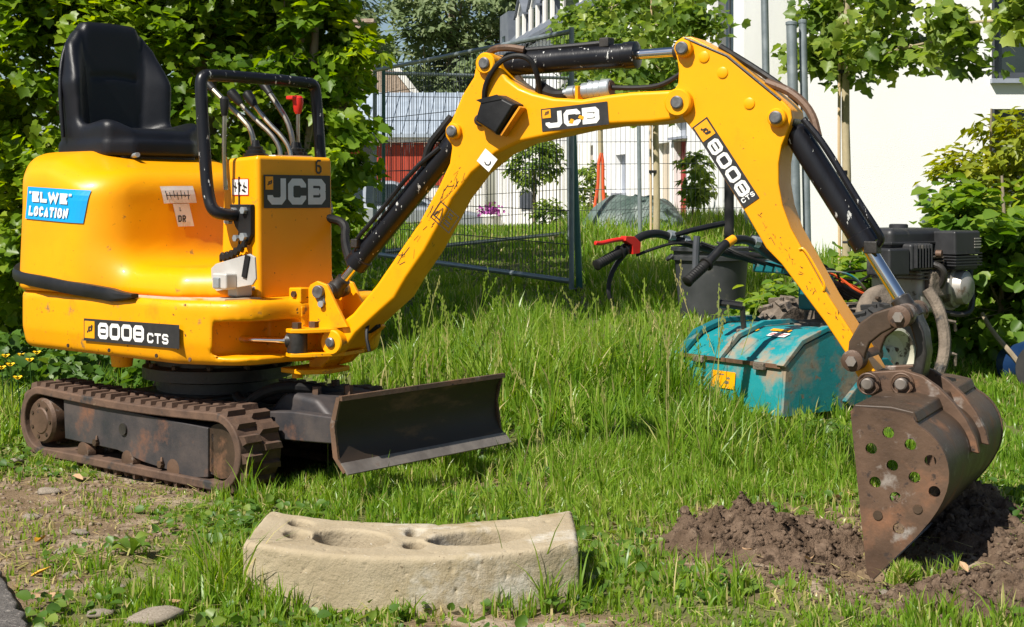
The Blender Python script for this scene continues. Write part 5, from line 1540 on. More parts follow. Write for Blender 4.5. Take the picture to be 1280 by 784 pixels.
tree("maple_tree", "loose pale green maple between the excavator console and the mesh fence", "tree", (-1.10, 8.0, 0.08), 2.6,
     [(0.0, 0.0, 0.62, 0.22, 0.3, 0.55, 0.16), (0.06, 0.0, 1.2, 0.24, 0.3, 0.35, 0.16), (0.02, 0.0, 1.68, 0.26, 0.3, 0.28, 0.16), (0.22, -0.05, 1.62, 0.12, 0.2, 0.12, 0.12), (-0.1, 0, 2.2, 0.28, 0.3, 0.3, 0.18)], 4600, 150, 'maple', 0.072, 'light_leaf', sd=31, r=0.035)
tree("maple_tree", "tall maple of the hedge standing hidden behind the console side", "tree", (-2.35, 10.6, 0.12), 5.0,
     [(0, 0, 2.4, 0.85, 0.8, 0.8, 0.3), (0.1, 0.2, 3.6, 1.0, 1.0, 0.8, 0.3), (0, 0.2, 4.9, 0.9, 0.9, 0.8, 0.3)], 8500, 190, 'maple', 0.10, 'hedge_leaf', sd=34, r=0.08)
tree("maple_tree", "rearmost tall maple of the hedge beyond the pale green one", "tree", (-2.9, 13.0, 0.15), 5.6,
     [(0, 0, 2.4, 0.9, 0.8, 0.8, 0.3), (0.1, 0, 3.8, 1.0, 1.0, 0.8, 0.3), (0, 0, 5.2, 0.9, 0.9, 0.8, 0.3)], 7000, 160, 'maple', 0.11, 'hedge_leaf', sd=36, r=0.08)
tree("maple_tree", "small leafy young maple standing low behind the boom ram", "tree", (-1.72, 11.4, 0.2), 1.9,
     [(0.0, 0.0, 0.55, 0.42, 0.35, 0.5, 0.2), (0.1, 0.0, 1.2, 0.36, 0.35, 0.45, 0.2), (0.22, 0.0, 1.6, 0.25, 0.3, 0.25, 0.2)], 4200, 100, 'maple', 0.085, 'light_leaf', sd=37, r=0.035)
# broad far tree
tree("broad_tree", "large distant grey green tree rising behind the mesh fence and barn", "tree", (-2.2, 54, -0.3), 9.0,
     [(0, 0, 4.2, 3.0, 2.5, 2.2, 0.8), (-1.2, 0, 6.3, 2.6, 2.4, 2.0, 0.8), (1.6, 0, 6.5, 2.5, 2.4, 1.9, 0.8), (0.3, 0, 8.6, 2.8, 2.2, 1.8, 0.8), (2.6, 0.5, 8.9, 2.0, 2.0, 1.6, 0.8)], 15000, 300, 'diamond', 0.34, 'far_leaf', sd=44, r=0.35)
tree("broad_tree", "far tree filling the gap beside the sky at upper left", "tree", (-7.2, 50, -0.3), 9.0,
     [(0, 0, 4.5, 3.0, 2.4, 2.6, 0.8), (0.4, 0, 7.2, 2.3, 2.2, 1.6, 0.8)], 6000, 130, 'diamond', 0.34, 'far_leaf', sd=47, r=0.3)

# bushes on the right
tree("round_leaf_bush", "light green broad leaved bush in front of the white house wall", "bush", (2.62, 7.7, 0.05), 1.0,
     [(0.0, 0.0, 0.35, 0.55, 0.45, 0.36, 0.2), (-0.18, -0.1, 0.62, 0.40, 0.4, 0.26, 0.18), (0.35, 0.1, 0.68, 0.5, 0.4, 0.28, 0.2), (0.5, -0.2, 0.3, 0.5, 0.4, 0.35, 0.2)], 7000, 170, 'round', 0.085, 'bush_leaf', sd=51, r=0.02)
tree("yellow_green_shrub", "upright yellow green shrub at right edge below the dark window", "bush", (2.78, 8.35, 0.1), 1.35,
     [(0.0, 0.0, 0.75, 0.30, 0.3, 0.3, 0.2), (-0.18, 0.0, 0.95, 0.17, 0.2, 0.16, 0.15), (0.08, 0.0, 1.12, 0.16, 0.2, 0.22, 0.16), (0.3, 0.0, 1.0, 0.22, 0.25, 0.3, 0.18)], 2300, 90, 'diamond', 0.075, 'shrub_leaf', sd=57, r=0.016)
tree("round_leaf_bush", "low round leaved bush between the black tub and the tiller engine", "bush", (1.95, 8.3, 0.07), 0.5,
     [(0, 0, 0.24, 0.55, 0.35, 0.22, 0.18), (-0.35, -0.2, 0.18, 0.3, 0.3, 0.16, 0.16)], 3200, 90, 'round', 0.075, 'bush_leaf', sd=61, r=0.012)

# pleached plane trees in a row in front of the houses
def pleached(base, label, sd, n=1500, cane=True, tiers=(1.86, 2.42, 2.98), spread=1.0, ext=(1.75, 1.75)):
    t = thing("pleached_plane_tree", label, "tree", base, 0, "pleached plane trees in a row")
    b = B()
    b.tube([(0, 0, -0.1), (0.012, 0, 0.7), (-0.008, 0, 1.5), (0.01, 0, 2.3), (0, 0, 3.6)], [0.042, 0.026], 9, smooth=1)
    d = Vector((0.236, -0.97, 0)).normalized()
    R = np.random.default_rng(sd)
    P, N_, T = [], [], []
    for zt in tiers:
        for sg in (-1, 1):
            e = d * sg * ext[0 if sg > 0 else 1] + Vector((0, 0, zt + R.uniform(-0.03, 0.1)))
            limb(b, (0, 0, zt - 0.05), e, 0.020, 0.007, 6, 0.03, sd)
            for q in range(9):
                a = Vector((0, 0, zt)).lerp(e, R.uniform(0.05, 1.0))
                f = a + Vector((R.normal(0, 0.13) * spread, R.normal(0, 0.10) * spread, R.normal(0.02, 0.15) * spread))
                limb(b, a, f, 0.007, 0.003, 5, 0.1, q)
                m = n // (len(tiers) * 2 * 9)
                P.append(np.array(f)[None] + R.normal(size=(m, 3)) * np.array([0.12, 0.13, 0.085]) * spread)
                N_.append(np.array([0, -0.25, 0.65]) + R.normal(size=(m, 3)) * 0.5)
                T.append(np.clip(R.normal(0.52, 0.2) + 0.16 * R.normal(size=m), 0, 1))
    b.obj("trunk", M['bark_pale'], t, sharp=60)
    if cane:
        B().tube([(-0.055, 0, -0.1), (-0.06, 0, 1.2), (-0.05, 0, 2.9)], 0.014, 7).obj("bamboo_stake", M['cane'], t)
        for z in (0.9, 1.75):
            B().lathe((-0.03, 0, z), (0, 0, 1), [(0, 0.05), (0.03, 0.05)], 10).obj("tree_tie", M['black'], t)
    P, N_, T = np.concatenate(P), np.concatenate(N_), np.concatenate(T)
    leaves("crown", P, N_, 0.102 * R.uniform(0.55, 1.25, len(P)), 'maple', M['plane_leaf'], t, T, kind="stuff")
pleached((2.83, 12.2, 0.24), "pleached plane tree with bamboo stake in front of the white gable wall", 71, 3600, True, (1.9, 2.5, 3.05), 0.9, (1.75, 0.45))
pleached((1.60, 16.0, 0.32), "pleached plane tree with pale trunk beside the green tarpaulin heap", 72, 3300, True, (1.86, 2.42, 2.98), 1.0, (1.3, 1.75))
pleached((1.17, 19.0, 0.42), "thin pleached plane tree next to the orange strap", 73, 2800, False)
pleached((3.62, 8.9, 0.1), "pleached plane tree whose branch reaches in at the upper right corner", 74, 2100, True, (2.02, 2.75), 0.65)

# clipped ball tree and small shrubs by the white boards
tree("ball_tree", "small round crowned tree before the white boards under the boom", "tree", (0.34, 22.0, 0.2), 1.3,
     [(0.0, 0, 1.25, 0.38, 0.36, 0.32, 0.16), (0.1, 0, 1.45, 0.26, 0.26, 0.2, 0.14)], 1500, 60, 'diamond', 0.11, 'plane_leaf', sd=81, r=0.03)
tree("garden_shrub", "low dark shrub left of the orange strap", "bush", (0.60, 21.5, 0.35), 0.5, [(0.0, 0, 0.3, 0.22, 0.2, 0.3, 0.14)], 700, 30, 'diamond', 0.10, 'plane_leaf', sd=83, r=0.02)
tree("garden_shrub", "taller shrub behind the orange strap", "bush", (1.12, 20.6, 0.48), 0.8, [(0.0, 0, 0.55, 0.22, 0.2, 0.42, 0.14)], 700, 30, 'diamond', 0.10, 'plane_leaf', sd=85, r=0.02)
tree("garden_shrub", "spiky shrub against the red door", "bush", (2.45, 19.6, 0.5), 0.9, [(0.05, 0, 0.75, 0.2, 0.2, 0.38, 0.14)], 700, 30, 'diamond', 0.13, 'plane_leaf', sd=86, r=0.02)

# ================================================================ houses
def mv(o, x, y, z):
    return Vector((x, y, z))
HA = thing("white_house", "big white rendered house with dark windows filling the right background", "house", (2.95, 14.4, -0.3))
b = B()
wz = [(0.0, 7.4)]
# front wall built round its window openings
def wall_with_openings(b, x0, x1, z0, z1, ops, y0, y1):
    xs = sorted({x0, x1, *[o[0] for o in ops], *[o[2] for o in ops]})
    zs = sorted({z0, z1, *[o[1] for o in ops], *[o[3] for o in ops]})
    for i in range(len(xs) - 1):
        for j in range(len(zs) - 1):
            cx, cz = (xs[i] + xs[i + 1]) / 2, (zs[j] + zs[j + 1]) / 2
            if any(o[0] < cx < o[2] and o[1] < cz < o[3] for o in ops):
                continue
            b.box((cx, (y0 + y1) / 2, cz), (xs[i + 1] - xs[i], y1 - y0, zs[j + 1] - zs[j]))
opsA = [(1.87, 2.43, 3.27, 3.95), (1.87, 0.85, 3.27, 2.13)]
wall_with_openings(b, 0, 7.5, 0, 7.4, opsA, 0, 0.3)
b.box((0.15, 2.1, 3.7), (0.3, 3.6, 7.4))
b.box((3.75, 2.1, 7.45), (7.5, 4.2, 0.1))
b.obj("wall", M['stucco'], HA)
for (a0_, c0_, a1_, c1_) in opsA:
    fr = B()
    cx, cz, w_, h_ = (a0_ + a1_) / 2, (c0_ + c1_) / 2, a1_ - a0_, c1_ - c0_
    fr.box((a0_ + 0.035, 0.10, cz), (0.07, 0.07, h_)).box((a1_ - 0.035, 0.10, cz), (0.07, 0.07, h_))
    fr.box((cx, 0.10, c1_ - 0.035), (w_ - 0.14, 0.07, 0.07)).box((cx, 0.10, c0_ + 0.035), (w_ - 0.14, 0.07, 0.07)).box((cx + 0.05, 0.10, cz), (0.05, 0.06, h_ - 0.14))
    WN = fr.obj("window", M['frame_dark'], HA)
    B().box((cx, 0.13, cz), (w_ - 0.13, 0.015, h_ - 0.13)).obj("pane", M['glass'], WN)
    B().box((cx, 0.03, c0_ - 0.022), (w_ + 0.08, 0.20, 0.045)).obj("sill", M['sill'], WN)
    B().box((a0_ - 0.012, 0.02, cz), (0.024, 0.07, h_)).obj("reveal", M['frame_dark'], WN)

HBo = Vector((3.55, 18.2, -0.3))
HB = thing("terrace_house", "long white terraced house with slate dormers and a red door receding behind the trees", "house", tuple(HBo), math.atan2(0.982, -0.190))
b = B()
opsB = [(4.38, 0.2, 5.02, 2.16), (4.35, 2.22, 5.05, 2.52), (5.25, 0.2, 6.0, 2.16), (10.3, 0.2, 11.6, 2.3), (7.9, 1.35, 8.6, 2.05), (2.2, 3.3, 3.2, 4.4), (14.6, 2.9, 15.6, 4.0), (12.4, 2.9, 13.4, 4.0)]
wall_with_openings(b, -0.4, 21.0, 0, 4.9, opsB, -0.3, 0)
b.obj("wall", M['stucco'], HB)
MB_ = {0: 'door_red', 1: 'sill', 2: 'beige', 3: 'beige', 4: 'sill', 5: 'glass', 6: 'glass', 7: 'glass'}
for i, (a0_, c0_, a1_, c1_) in enumerate(opsB):
    cx, cz, w_, h_ = (a0_ + a1_) / 2, (c0_ + c1_) / 2, a1_ - a0_, c1_ - c0_
    nm = "door" if i in (0, 2, 3) else "window"
    o = B().box((cx, -0.14, cz), (w_ + 0.02, 0.04, h_ + 0.02)).obj(nm, M[MB_[i]], HB)
    if nm == "door":
        B().box((a0_ + 0.1, -0.11, 0.9), (0.03, 0.04, 0.12)).obj("handle", M['steel'], o)
        for k in range(1, 4):
            B().box((a0_ + w_ * k / 4, -0.117, cz), (0.012, 0.01, h_ - 0.1)).obj("groove_strip", M[MB_[i]], o)
    else:
        B().box((cx, -0.115, cz), (0.04, 0.02, h_)).obj("mullion", M['frame_dark'], o)
        B().box((cx, 0.03, c0_ - 0.02), (w_ + 0.1, 0.1, 0.04)).obj("sill", M['sill'], o)
B().prism([(0.9, 0.0), (1.3, 0.0), (0.95, -0.3)], lambda a, t, q: Vector((7.0 + 0 * a, 0.0 + 0.45 * (a - 0.9), 1.55 + q)), 0, 0.1) if False else None
rf = B()
rf.add([(-0.4, 0.25, 4.86), (21.0, 0.25, 4.86), (21.0, -4.0, 9.2), (-0.4, -4.0, 9.2), (-0.4, 0.25, 4.98), (21.0, 0.25, 4.98), (21.0, -4.0, 9.32), (-0.4, -4.0, 9.32)],
       [(0, 3, 2, 1), (4, 5, 6, 7), (0, 1, 5, 4), (1, 2, 6, 5), (2, 3, 7, 6), (3, 0, 4, 7)])
RF = rf.obj("roof", M['slate'], HB)
B().box((10.3, 0.29, 4.9), (21.4, 0.10, 0.09)).obj("gutter", M['slate'], HB)
for t_, dw_ in ((12.4, 1.9), (14.7, 0.95), (16.3, 0.95), (17.9, 0.95)):
    d_ = B().box((t_, -0.85, 5.35), (dw_, 1.5, 0.95))
    d_.prism([(-dw_ / 2, 5.825), (dw_ / 2, 5.825), (0, 6.22)], lambda a, q, z: Vector((t_ + a, q, z)), -1.6, -0.1)
    D_ = d_.obj("dormer", M['slate'], HB)
    B().prism([(-dw_ / 2 - 0.02, 5.80), (dw_ / 2 + 0.02, 5.80), (dw_ / 2 - 0.10, 5.80), (0, 6.12), (-dw_ / 2 + 0.10, 5.80), (-dw_ / 2 - 0.02, 5.86), (0, 6.26), (dw_ / 2 + 0.02, 5.86)][0:1] + [(-dw_ / 2 + 0.08, 5.80), (0, 6.14), (dw_ / 2 - 0.08, 5.80), (dw_ / 2 + 0.02, 5.80), (0, 6.26)], lambda a, q, z: Vector((t_ + a, q, z)), -0.10, -0.06).box((t_ - dw_ / 2 + 0.075, -0.07, 5.34), (0.2, 0.06, 0.92)).box((t_ + dw_ / 2 - 0.075, -0.07, 5.34), (0.2, 0.06, 0.92)).obj("gable_front", M['white_board'], D_)
    B().box((t_, -0.09, 5.34), (dw_ - 0.35, 0.02, 0.9)).obj("pane", M['glass'], D_)
    for sg in (-1, 1):
        B().add([(t_, 0.0, 6.25), (t_ + sg * (dw_ / 2 + 0.14), 0.0, 5.76), (t_ + sg * (dw_ / 2 + 0.14), -1.7, 5.76), (t_, -1.7, 6.25), (t_, 0.0, 6.30), (t_ + sg * (dw_ / 2 + 0.14), 0.0, 5.81), (t_ + sg * (dw_ / 2 + 0.14), -1.7, 5.81), (t_, -1.7, 6.30)],
                [(0, 3, 2, 1), (4, 5, 6, 7), (0, 1, 5, 4), (1, 2, 6, 5), (2, 3, 7, 6), (3, 0, 4, 7)]).obj("dormer_roof", M['slate'], D_)
g_ = B().box((20.3, -0.9, 5.5), (1.2, 1.6, 1.3)).obj("stair_dormer", M['slate'], HB)
B().box((20.3, -0.09, 5.35), (0.3, 0.03, 0.4)).obj("pane", M['glass'], g_)

# barn with a pale metal roof
BA = thing("red_barn", "low red barn with pale metal roof seen through the mesh fence", "barn", (-2.2, 32, -0.3))
B().box((-0.2, 1.5, 1.2), (3.6, 3.0, 2.4)).obj("wall", M['white_board'], BA)
for k in range(14):
    B().box((-1.87 + 0.25 * k, -0.02, 2.02), (0.235, 0.04, 0.95)).obj("wall_board", M['barn_red'], BA)
for (x, w_) in ((0.75, 0.32), (-1.0, 0.3)):
    w0 = B().box((x, -0.05, 2.12), (w_, 0.03, 0.62)).obj("window", M['frame_dark'], BA)
    B().box((x, -0.068, 2.12), (w_ - 0.08, 0.01, 0.52)).obj("pane", M['glass'], w0)
B().box((-0.2, -0.18, 2.58), (4.0, 0.06, 0.16)).obj("fascia", M['white_board'], BA)
rs = B().add([(-2.3, -0.3, 2.60), (1.9, -0.3, 2.60), (1.9, 3.0, 3.75), (-2.3, 3.0, 3.75), (-2.3, -0.3, 2.68), (1.9, -0.3, 2.68), (1.9, 3.0, 3.83), (-2.3, 3.0, 3.83)],
            [(0, 3, 2, 1), (4, 5, 6, 7), (0, 1, 5, 4), (1, 2, 6, 5), (2, 3, 7, 6), (3, 0, 4, 7)]).obj("roof", M['roof_metal'], BA)
for k in range(15):
    x = -2.2 + 0.28 * k
    B().tube([(x, -0.31, 2.69), (x, 3.0, 3.84)], 0.02, 6).obj("roof_seam", M['roof_metal'], rs)
GS = thing("stone_barn", "brown stone gable with pale verge behind the metal roofed barn", "barn", (-2.75, 41, -0.3))
B().prism([(-3.2, 0), (1.2, 0), (1.2, 2.6), (-0.25, 4.5), (-0.6, 4.9), (-3.2, 4.9)], lambda a, t, q: Vector((a, t, q)), 0, 3).obj("wall", M['fieldstone'], GS)
B().prism([(-0.65, 4.95), (1.35, 2.45), (1.35, 2.72), (-0.55, 5.1)], lambda a, t, q: Vector((a, t, q)), -0.06, 3.05).obj("verge", M['white_board'], GS)
CH = B().prism([(-1.85, 4.6), (-1.2, 4.6), (-1.25, 6.3), (-1.75, 6.3)], lambda a, t, q: Vector((a, t, q)), 0.1, 0.7).obj("chimney", M['fieldstone'], GS)
B().box((-1.5, 0.4, 6.34), (0.62, 0.72, 0.1)).obj("chimney_cap", M['fieldstone'], CH)

# white board fence beside the terrace
WF = thing("board_fence", "tall white board fence below the terrace seen under the boom", "fence", (-0.25, 26.2, -0.3), math.atan2(-2.4, 1.55))
for k in range(19):
    B().box((0.075 + 0.15 * k, 0.012 * (k % 2), 1.08), (0.142, 0.022, 2.16 + 0.02 * random.random())).obj("board", M['white_board'], WF)
for z in (0.5, 1.7):
    B().box((1.42, 0.05, z), (2.86, 0.04, 0.09)).obj("rail", M['white_board'], WF)
B().box((0.95, -0.03, 1.22), (0.34, 0.03, 0.30)).obj("letter_box", M['frame_dark'], WF)

# cars
def car(name, label, loc, rz, mat):
    t = thing(name, label, "car", loc, rz)
    side = [(-2.0, 0.32), (-2.02, 0.75), (-1.85, 0.95), (-1.15, 1.02), (1.0, 0.97), (1.75, 0.84), (2.0, 0.66), (2.02, 0.34), (1.72, 0.25), (1.62, 0.5), (1.25, 0.62), (0.92, 0.5), (0.84, 0.25), (-0.84, 0.25), (-0.92, 0.5), (-1.25, 0.62), (-1.6, 0.5), (-1.7, 0.25)]
    B().prism(side, lambda a, q, z: Vector((a, q, z)), -0.82, 0.82).obj("body", mat, t, bevel=0.07, seg=3)
    cabin = [(-1.75, 0.96), (-1.35, 1.38), (-0.9, 1.45), (0.1, 1.44), (0.95, 0.97)]
    cb = B()
    n_ = len(cabin)
    cb.add([(a, s * (0.76 if z < 1.1 else 0.60), z) for s in (-1, 1) for a, z in cabin], [tuple(range(n_)), tuple(range(2 * n_ - 1, n_ - 1, -1))] + [(i, n_ + i, n_ + (i + 1) % n_, (i + 1) % n_) for i in range(n_)])
    cb.obj("cabin", mat, t, bevel=0.04)
    for s in (-1, 1):
        B().add([(-1.40, s * 0.775, 1.03), (-1.2, s * 0.655, 1.34), (-0.45, s * 0.63, 1.38), (-0.45, s * 0.775, 1.03)], [(0, 1, 2, 3)]).add([(-0.38, s * 0.775, 1.03), (-0.38, s * 0.63, 1.38), (0.12, s * 0.63, 1.38), (0.70, s * 0.775, 1.03)], [(0, 1, 2, 3)]).obj("side_window", M['glass'], t)
        B().lathe((1.95, s * 0.58, 0.68), (1, 0, 0.2), [(0, 0.12), (0.05, 0.10), (0.07, 0.03)], 14).obj("headlight", M['d_white'], t)
        for x in (-1.27, 1.25):
            wh = B().lathe((x, s * 0.66, 0.30), (0, s, 0), [(0, 0.22), (0, 0.29), (0.03, 0.31), (0.14, 0.31), (0.17, 0.28), (0.17, 0.20)], 24).obj("wheel", M['tyre'], t, sharp=30)
            B().lathe((x, s * 0.80, 0.30), (0, s, 0), [(0, 0.20), (0.03, 0.19), (0.01, 0.05)], 20).obj("rim", M['silver'], wh)
    B().add([(0.22, -0.60, 1.415), (0.22, 0.60, 1.415), (0.98, 0.74, 0.995), (0.98, -0.74, 0.995)], [(0, 1, 2, 3)]).obj("windscreen", M['glass'], t)
    return t
car("parked_car", "silver car parked beyond the mesh fence below the boom", (-2.2, 26.0, -0.18), 0.02, M['silver'])
car("parked_car", "dark red car half hidden behind the silver one", (-2.85, 29.0, -0.05), 0.02, M['car_red'])
# potted purple flowers
FP = thing("flower_pot", "pot of purple flowers standing by the white boards", "flower pot", (-0.36, 25.0, -0.3))
B().lathe((0, 0, 0), (0, 0, 1), [(0, 0.14), (0.9, 0.17), (0.93, 0.19), (0.97, 0.18)], 18).obj("pot", M['white_board'], FP)
n_ = 160
P_ = rng.normal(size=(n_, 3)) * np.array([0.10, 0.09, 0.045]) + np.array([0, 0, 1.04])
leaves("flowers", P_, rng.normal(size=(n_, 3)), np.full(n_, 0.055), 'round', M['purple'], FP, rng.random(n_), kind="stuff")

# tarpaulin heap
tx, ty = np.meshgrid(np.linspace(-0.75, 0.75, 60), np.linspace(-0.5, 0.5, 40), indexing='ij')
th = 0.50 * np.clip(1 - (np.abs(tx) / 0.74) ** 3.2, 0, 1) * np.clip(1 - (np.abs(ty) / 0.5) ** 3, 0, 1)
th = th * (0.72 + 0.5 * fbm(tx * 2.4 + 4, ty * 2.4, 77, 3)) + 0.05 * np.abs(fbm(tx * 5, ty * 5, 78, 3) - 0.5) * np.clip(th / 0.1, 0, 1) + 0.05 * (tx > 0.0) * np.clip(th, 0, 1)
n1, n2 = tx.shape
ii = np.arange(n1 * n2).reshape(n1, n2)
gf = np.stack([ii[:-1, :-1], ii[1:, :-1], ii[1:, 1:], ii[:-1, 1:]], -1).reshape(-1, 4)
o = link("tarpaulin", np_mesh("tarp", np.stack([tx, ty, th], -1).reshape(-1, 3), [gf], smooth=False), M['tarp'], None,
         label="crumpled green tarpaulin over a low heap beside the terrace", category="tarpaulin")
o.location = (1.55, 18.3, 0.45)
sb = B()
for pts_ in ([(1.145, 1.52), (1.105, 1.40), (1.10, 1.08), (1.05, 0.80), (1.09, 0.62)], [(1.145, 1.52), (1.165, 1.38), (1.16, 1.06), (1.20, 0.72), (1.24, 0.58)]):
    q = [Vector((x, 18.42, z)) for x, z in pts_]
    sb.tube(q, 0.022, 7, smooth=2)
sb.obj("orange_strap", M['strap'], None, label="orange strap hanging from the thin tree trunk behind the fence", category="strap")

# ================================================================ mesh fence panels and posts
def fence_panel(A, C, h, label, foot=True, tube='fence_steel', right_post=True):
    A, C = Vector(A), Vector(C)
    zA, zC = float(gz(A.x, A.y)) + 0.03, float(gz(C.x, C.y)) + 0.03
    t = thing("fence_panel", label, "fence", (A.x, A.y, zA), 0, "mesh fence panels standing in the grass")
    d = Vector((C.x - A.x, C.y - A.y, zC - zA))
    up = Vector((0, 0, h))
    r = 0.021
    B().tube([Vector((0, 0, 0)), up], r, 10).obj("post", M[tube], t)
    B().tube([d, d + up], r, 10).obj("post", M[tube], t)
    B().tube([up * 0.985, d + up * 0.985], r * 0.95, 10).obj("top_rail", M['fence_steel'], t)
    B().tube([up * 0.03, d + up * 0.03], r * 1.05, 10).obj("bottom_rail", M['fence_steel'], t)
    L = math.hypot(d.x, d.y)
    w = B()
    k = int(L / 0.062)
    for i in range(1, k):
        p = d * (i / k)
        w.tube([p + up * 0.03, p + up * 0.975], 0.0029, 3)
    w.obj("vertical_wires", M['fence_wire'], t, kind="stuff")
    for z in (0.17, 0.30, 0.46, 0.60, 0.73, 0.86):
        B().tube([up * z, d + up * z], 0.0036, 4).obj("cross_wire", M['fence_wire'], t)
    if foot:
        for p in (Vector((0, 0, 0)), d):
            B().box(p + Vector((0, 0, -0.01)), (0.5, 0.2, 0.1)).obj("foot_block", M['concrete'], t, bevel=0.02)
    return t
fence_panel((-1.43, 15.0), (0.455, 11.0), 2.0, "nearest mesh fence panel, ending at the tall post under the boom sticker", foot=False)
fence_panel((-1.36, 15.25), (0.70, 17.6), 1.98, "mesh fence panel running back from the first corner post", tube='fence_green_shade')
fence_panel((0.74, 17.6), (3.2, 18.3), 1.95, "far mesh fence panel in front of the tarpaulin and red door")
def post(name, label, x, y, h, r, mat, lean=(0, 0), cap=True):
    z = float(gz(x, y))
    t = thing(name, label, "post", (x, y, z - 0.05))
    B().tube([(0, 0, 0), (lean[0], lean[1], h)], r, 12).obj("shaft", M[mat], t)
    B().lathe((lean[0], lean[1], h), (0, 0, 1), [(0, r * 1.12), (0.02, r * 1.12), (0.028, r * 0.7)], 12).obj("cap", M[mat], t, sharp=30)
    B().lathe((0, 0, 0.0), (0, 0, 1), [(0, r * 2.4), (0.07, r * 2.2), (0.08, r * 1.1)], 12).obj("base_sleeve", M['rust_dark'], t, sharp=30)
    return t
post("metal_post", "tall grey blue metal post rising behind the dipper arm", 2.06, 11.5, 2.75, 0.030, 'fence_steel', (-0.05, 0))
post("metal_post", "left one of two close steel posts beside the white gable wall", 2.16, 10.9, 2.08, 0.040, 'fence_steel', (-0.045, 0))
post("metal_post", "right one of two close steel posts beside the white gable wall", 2.255, 10.95, 2.10, 0.030, 'fence_steel', (-0.045, 0))
post("metal_post", "short dark post in long grass behind the handlebars", 1.50, 9.95, 0.98, 0.034, 'tyre')
post("metal_post", "added dark green tube standing in for shade on the end post of the nearest fence panel", 0.53, 11.25, 1.5, 0.026, 'fence_green_shade', (-0.06, 0))  # extra dark tube in place of shade on the lower end post
post("metal_post", "thin grey post behind the fence left of the tarpaulin", 0.66, 16.6, 1.75, 0.022, 'fence_steel', (-0.01, 0))
post("metal_post", "slim grey post just left of the pale tree trunk", 1.46, 16.4, 1.85, 0.024, 'fence_steel', (-0.02, 0))

# ================================================================ black tub
z0 = float(gz(1.30, 9.4))
TB = thing("black_tub", "grey black plastic tub standing in the grass behind the handlebars", "tub", (1.30, 9.4, z0 - 0.02))
B().lathe((0, 0, 0), (0, 0, 1), [(0, 0.19), (0.02, 0.205), (0.40, 0.238), (0.40, 0.256), (0.425, 0.258), (0.43, 0.243), (0.455, 0.245), (0.46, 0.262), (0.482, 0.262), (0.484, 0.235), (0.1, 0.21)], 40).obj("shell", M['bin'], TB, sharp=30)
for s in (-1, 1):
    B().tube([(s * 0.25, -0.05, 0.43), (s * 0.285, -0.04, 0.40), (s * 0.285, 0.04, 0.40), (s * 0.25, 0.05, 0.43)], 0.011, 8, smooth=1).obj("handle", M['bin'], TB)

# ================================================================ rotary tiller
zt = 0.0
TI = thing("rotary_tiller", "walk behind rotary tiller with muddy teal hood, black engine and red clutch lever", "tiller", (1.14, 6.4, zt), math.atan2(0.6, 0.8))
def ty_(a, t, q):
    return Vector((a, t, q))
hood = [(-0.335, 0.03), (-0.315, 0.235), (-0.20, 0.318), (-0.05, 0.362), (0.12, 0.362), (0.30, 0.30), (0.36, 0.20), (0.30, 0.20), (0.10, 0.335), (-0.05, 0.338), (-0.19, 0.295), (-0.298, 0.222), (-0.318, 0.03)]
HO = B().prism(hood, ty_, -0.375, 0.235).obj("tine_hood", M['teal'], TI, bevel=0.004)
B().prism([(-0.335, 0.03), (-0.315, 0.235), (-0.20, 0.318), (-0.05, 0.362), (0.12, 0.362), (0.30, 0.30), (0.38, 0.20), (0.40, 0.06), (0.30, 0.03)], ty_, -0.391, -0.376).obj("side_plate", M['teal'], HO, bevel=0.003)
B().prism([(-0.335, 0.03), (-0.315, 0.235), (-0.20, 0.318), (-0.05, 0.362), (0.12, 0.362), (0.30, 0.30), (0.38, 0.20), (0.40, 0.06), (0.30, 0.03)], ty_, 0.236, 0.250).obj("side_plate", M['rust_dark'], HO, bevel=0.003)
B().prism([(0.02, 0.07), (0.05, 0.045), (0.40, 0.03), (0.44, 0.05), (0.44, 0.12), (0.30, 0.235), (0.24, 0.235)], ty_, -0.420, -0.394).obj("side_guard", M['teal_dark'], HO, bevel=0.006)
def rib(y, w_=0.028, mat='teal'):
    arc = [(-0.322, 0.232), (-0.21, 0.322), (-0.055, 0.368), (0.12, 0.368), (0.29, 0.312), (0.29, 0.328), (0.125, 0.388), (-0.06, 0.388), (-0.222, 0.340), (-0.338, 0.242)]
    return B().prism(arc, ty_, y - w_ / 2, y + w_ / 2).obj("hood_rib", M[mat], HO, bevel=0.003)
rib(-0.375, 0.04)
rib(-0.02, 0.024)
rib(0.225, 0.05, 'teal_dark')
B().box((-0.322, -0.07, 0.235), (0.014, 0.60, 0.016)).obj("flap_hinge", M['rust'], HO)
for y in (0.1, -0.26):
    B().box((-0.332, y, 0.228), (0.022, 0.06, 0.03)).obj("hinge_knuckle", M['mud_iron'], HO, bevel=0.004)
fo = planemap((-0.3295, 0.02, 0.115), (0, -1, 0), (0.097, 0, 1))
s_ = printed("orange_sticker", rect(0, 0, 0.135, 0.072), fo, 0.003, M['d_yellow'], TI)
printed("lettering", rect(0.075, 0.02, 0.10, 0.032) + rect(0.085, 0.04, 0.105, 0.048) + rect(0.03, 0.055, 0.07, 0.06), fo, 0.004, M['mud_iron'], s_)
ft = planemap((-0.185, -0.10, 0.3255), (0, -1, 0), (0.96, 0, 0.28))
s_ = printed("white_sticker", rect(0.03, 0.03, 0.135, 0.075), ft, 0.003, M['d_white'], TI)
printed("lettering", rect(0.035, 0.055, 0.13, 0.062) + rect(0.04, 0.04, 0.12, 0.046), ft, 0.004, M['d_red'], s_)
printed("yellow_sticker", rect(-0.16, 0.07, -0.06, 0.092) + rect(0.0, 0.09, 0.11, 0.115), ft, 0.003, M['d_yellow'], TI)
